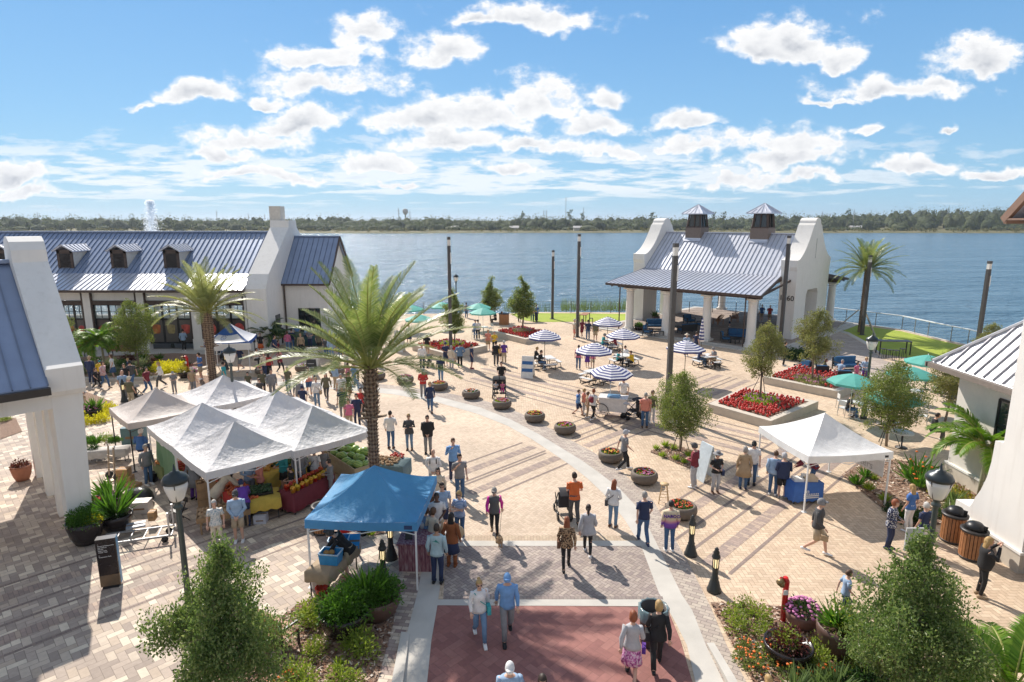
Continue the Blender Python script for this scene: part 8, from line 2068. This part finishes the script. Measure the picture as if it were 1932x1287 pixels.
# coconut stall
clothtable(at(632,1098),R(75),1.7,.75,.76,mat('hessian',(.35,.26,.17),.9,bump=.4),'hessian covered table of the coconut stall',.28)
BT=mat('tub_blue',(.04,.30,.62),.4); COC=mat('coconut_brown',(.35,.19,.06),.8,var=.4,scale=12)
def tub(p,rz,label,n=3,lidp=False):
    o=thing('storage_tub',label,'storage tub',p,rz,'blue plastic tubs at the coconut stall'); g=MB(); x,y,h=.28,.2,.32
    g.rings([[(-x*.9,-y*.9,0),(x*.9,-y*.9,0),(x*.9,y*.9,0),(-x*.9,y*.9,0)],[(-x,-y,h),(x,-y,h),(x,y,h),(-x,y,h)],[(-x*.93,-y*.9,h),(x*.93,-y*.9,h),(x*.93,y*.9,h),(-x*.93,y*.9,h)],[(-x*.85,-y*.8,.04),(x*.85,-y*.8,.04),(x*.85,y*.8,.04),(-x*.85,y*.8,.04)]]); g.build('tub',BT,o)
    g=MB(); 
    for a_,b_ in(((-x,-y),(x,-y)),((x,-y),(x,y)),((x,y),(-x,y)),((-x,y),(-x,-y))): g.bar((a_[0],a_[1],h),(b_[0],b_[1],h),.03)
    g.build('rim',mat('pale_blue_rim',(.45,.6,.72),.4),o)
    for k in range(n):
        cn=MB(); cn.smooth=True; cn.ball((0,0,0),(.09,.085,.08),10,7); q=cn.build('coconut',COC); q.location=V(p)+V((-.12+.14*k,.03*(k%2),.27)); tag(q,'brown coconut lying in the %s'%label.split(' holding')[0],'coconut','coconuts in the blue tubs')
    return o
tub(at(628,1108)+V((0,0,.78)),R(-8),'near blue tub holding two coconuts',2); tub(at(643,1080)+V((0,0,.78)),R(5),'far blue tub holding one coconut',1)
l=cbx(662,1070,.80,.1,(.6,.45,.08),BT,'upturned blue lid propped behind the far tub','lid','tub_lid'); l.rotation_euler=(R(35),0,.1)
for i,(px,py,lb) in enumerate([(645,1098,'white squeeze bottle on the hessian table'),(650,1085,'white tray of cups on the hessian table'),(656,1092,'black till on the hessian table')]):
    g=MB(); g.smooth=(i==0)
    if i==0: g.lathe([(.04,0),(.04,.18),(.015,.22),(.012,.27)],10)
    else: g.box(-.12,.12,-.1,.1,0,.07); g.box(-.1,.1,-.08,.08,.07,.09)
    o=g.build(('bottle','cup_tray','till')[i],[WHITEP,WHITEP,BLACKM][i]); o.location=at(px,py)+V((0,0,.78)); tag(o,lb,('bottle','tray','till')[i])
pm_,t,b=newmat('painted_boards'); s=t.sep(t.obj()); st_=t.m('FRACT',t.m('MULTIPLY',t.m('ADD',s[0],s[1]),8.)); nz=t.noise(t.v('MULTIPLY',t.obj(),(6,6,1)),3,4)
t.put(b.inputs['Base Color'],t.mix(t.m('LESS_THAN',st_,.06),t.ramp(nz,[(.3,(.14,.03,.06)),(.5,(.28,.12,.14)),(.7,(.42,.30,.30))]),(.05,.015,.02))); b.inputs['Roughness'].default_value=.8
o=thing('painted_counter','distressed maroon painted counter at the right of the coconut stall','counter',at(784,1078),R(-2)); g=MB(); g.box(-.48,.48,-.05,1.35,0,.86); g.build('board_body',pm_,o); g=MB(); g.box(-.52,.52,-.09,1.4,.86,.90); g.build('board_top',pm_,o)
for i,(dx,dy,lb) in enumerate([(-.2,.2,'dark slate card standing on the painted counter'),(.1,.9,'clear tip jar on the painted counter')]):
    g=MB(); 
    if i==0: g.bar((0,0,0),(0,.12,.3),.22,.02)
    else: g.smooth=True; g.lathe([(.07,0),(.08,.15),(.05,.18)],12)
    q=g.build(('menu_card','tip_jar')[i],[DKF,mat('jar_glass',(.5,.5,.5),.1)][i],loc=at(784,1078)+V((dx,dy,.905))); tag(q,lb,('card','jar')[i])
bucket(608,1120,.18,.2,mat('red_pan',(.5,.04,.02),.4),'low red pan below the coconut stall table')
o=thing('red_wagon','bright red plastic wagon behind the blue tubs','wagon',at(665,1010),R(30)); g=MB(); g.rings([[(-.4,-.25,.25),(.4,-.25,.25),(.4,.25,.25),(-.4,.25,.25)],[(-.48,-.3,.65),(.48,-.3,.65),(.48,.3,.65),(-.48,.3,.65)],[(-.44,-.27,.65),(.44,-.27,.65),(.44,.27,.65),(-.44,.27,.65)],[(-.38,-.22,.3),(.38,-.22,.3),(.38,.22,.3),(-.38,.22,.3)]]); g.build('tray',MATS['red_enamel'],o)
for x in(-.3,.3):
    for y in(-.25,.25): g=MB(); g.smooth=True; g.tube([((x,y-.03,.12),.12),((x,y+.03,.12),.12)],12,ref=(1,0,0)); g.build('wheel',BLACKM,o)
# folding chair with jacket
o=thing('folding_chair','black folding chair behind the left foreground lamp post','chair',at(340,985),R(-30)); g=MB(); g.box(-.2,.2,-.2,.2,.44,.47); g.build('seat',BLACKM,o); g=MB(); g.box(-.2,.2,.2,.22,.68,.86); g.build('backrest',BLACKM,o)
for s in(-1,1): g=MB(); g.bar((s*.2,-.22,0),(s*.2,.22,.86),.025); g.bar((s*.19,.25,0),(s*.19,-.18,.46),.025); g.build('leg',BLACKM,o)
g=MB(); g.smooth=True; g.tube([((0,.24,.95),.2,.06),((0,.27,.6),.24,.08),((.02,.27,.25),.2,.06)],12); wr_(g,5,.02); tag(g.build('jacket',fabric('dgrey'),loc=at(322,968)),'dark jacket hung behind the left foreground lamp post','jacket')
# table under the right white canopy
ob=clothtable(at(1514,945),R(8),1.15,.6,.78,mat('blue_table_cover',(.05,.14,.42),.8),'blue draped table with white logo under the right canopy',.66)
g=MB(); g.box(-.2,.4,-.335,-.328,.32,.36); g.box(-.2,.4,-.335,-.328,.25,.29)
for i in range(9): g.box(-.2+i*.068,-.165+i*.068,-.336,-.329,.38,.43)
g.smooth=True; n=16; g.rings([[(-.05+q*math.cos(2*PI*k/n),-.334,.50+q*math.sin(2*PI*k/n)) for k in range(n)] for q in(.055,.03)],cap=False); g.build('white_logo',WHITEP,ob)
for i,(dx,dy,d,lb) in enumerate([(-.25,0,(.35,.3,.1),'stack of papers at the left of the blue table'),(.2,.05,(.45,.4,.14),'tan carton at the right of the blue table'),(.0,.1,(.12,.12,.2),'white cup holder in the middle of the blue table')]):
    g=MB(); g.box(-d[0]/2,d[0]/2,-d[1]/2,d[1]/2,0,d[2]); g.box(-d[0]/2-.01,d[0]/2+.01,-d[1]/2-.01,d[1]/2+.01,d[2],d[2]+.015); q=g.build(('paper_stack','carton','cup_holder')[i],[WHITEP,mat('pale_carton',(.55,.45,.33),.8),WHITEP][i],loc=at(1514,945)+V((dx,dy,.8))); tag(q,lb,('papers','box','holder')[i])
# ice cream cart
o=thing('ice_cream_cart','white ice cream cart with spoked wheels under a striped umbrella','cart',at(1158,785),R(-16)); CWH=mat('cart_white',(.74,.70,.67),.45); g=MB(); g.box(-.75,.65,-.38,.38,.34,1.02); g.build('body',CWH,o)
g=MB(); g.box(-.8,.7,-.42,.42,1.02,1.07); g.build('counter_top',CWH,o); g=MB(); g.box(-.35,.3,-.3,.25,1.07,1.13); g.build('blue_hatch',mat('hatch_blue',(.16,.30,.45),.3),o)
for s in(-1,1):
    g=MB(); g.smooth=True; n=24
    for q in range(n): a1,a2=2*PI*q/n,2*PI*(q+1)/n; g.tube([((-.62+.37*math.cos(a1),s*.45,.38+.37*math.sin(a1)),.02),((-.62+.37*math.cos(a2),s*.45,.38+.37*math.sin(a2)),.02)],5,cap=False)
    w_=g.build('spoked_wheel',BLACKM,o); g=MB()
    for q in range(10): a1=2*PI*q/10; g.bar((-.62,s*.45,.38),(-.62+.36*math.cos(a1),s*.45,.38+.36*math.sin(a1)),.012)
    g.build('spokes',ALU,w_); g=MB(); g.smooth=True; g.tube([((.5,s*.3-.03,.14),.14),((.5,s*.3+.03,.14),.14)],14,ref=(1,0,0)); g.build('caster_wheel',BLACKM,o)
g=MB(); g.bar((.7,-.3,.95),(1.05,-.3,.98),.03); g.bar((.7,.3,.95),(1.05,.3,.98),.03); g.bar((1.05,-.3,.98),(1.05,.3,.98),.03); g.build('push_handle',BLACKM,o)
g=MB(); g.ball((0,0,.06),(.18,.12,.07),8,4); g.bar((-.1,0,.1),(.1,0,.3),.02); g.bar((.1,0,.1),(-.1,0,.3),.02); tag(g.build('grey_bag',fabric('lgrey'),loc=at(1182,764,1.08)),'small grey bag on the ice cream cart counter','bag')
# display tables at the wing
clothtable(at(590,652),R(5),1.6,.8,.76,mat('dark_green_cloth',(.02,.07,.07),.85),'dark green covered display table before the wing',.7); clothtable(at(640,650),R(0),1.6,.8,.76,mat('black_cloth',(.02,.02,.025),.85),'black covered display table under the palm fronds',.7)
aframe(at(566,660),R(5),.7,1.5,mat('framed_green',(.06,.09,.06),.8),'framed green board on an easel left of the display tables')
o=thing('loudspeaker','black loudspeaker on a stand beside the logo canopy','loudspeaker',at(482,675)); g=MB(); g.box(-.2,.2,-.16,.16,1.2,1.85); g.build('cabinet',BLACKM,o); g=MB(); g.bar((0,0,1.2),(0,0,.5),.04)
for k in range(3): a_=k*2.09; g.bar((0,0,.6),(.4*math.cos(a_),.4*math.sin(a_),0),.03)
g.build('tripod',BLACKM,o)
for i,(px,py) in enumerate([(425,680),(435,676)]):
    o=thing('drum',['bass drum under the logo canopy','floor drum under the logo canopy'][i],'drum',at(px,py)); g=MB(); g.smooth=True
    if i==0: g.tube([((0,-.2,.3),.3),((0,.2,.3),.3)],18,ref=(1,0,0))
    else: g.lathe([(.2,.25),(.2,.6)],16)
    g.build('shell',BLACKM,o); g=MB()
    for k in range(3): a_=k*2.09; g.bar((.18*math.cos(a_),.18*math.sin(a_),.35),(.3*math.cos(a_),.3*math.sin(a_),0),.02)
    g.build('stand',ALU,o)
g=MB(); g.box(-1.3,1.3,-.01,.01,1.05,1.5); q=g.build('low_banner',WHITEP,loc=V((-19.2+.35,41.7-1.45,.55))); tag(q,'white banner hanging below the logo canopy','banner'); q.rotation_euler=(0,0,R(12))
# sun dappled stray things: small leaves on the paving
# ---------------- air ---------------------------------------------------------
hm=bpy.data.materials.new('haze_air'); hm.use_nodes=True; _n=hm.node_tree
for q in list(_n.nodes):
    if q.type=='BSDF_PRINCIPLED': _n.nodes.remove(q)
_v=_n.nodes.new('ShaderNodeVolumePrincipled'); _v.inputs['Color'].default_value=(.80,.88,1,1); _v.inputs['Density'].default_value=.00013; _v.inputs['Anisotropy'].default_value=.3
_o=[q for q in _n.nodes if q.type=='OUTPUT_MATERIAL'][0]; _n.links.new(_v.outputs[0],_o.inputs['Volume'])
g=MB(); g.box(-3400,3400,-200,7400,-6,60); tag(g.build('haze',hm),'thin pale air haze over the lake and plaza','haze',kind='stuff')
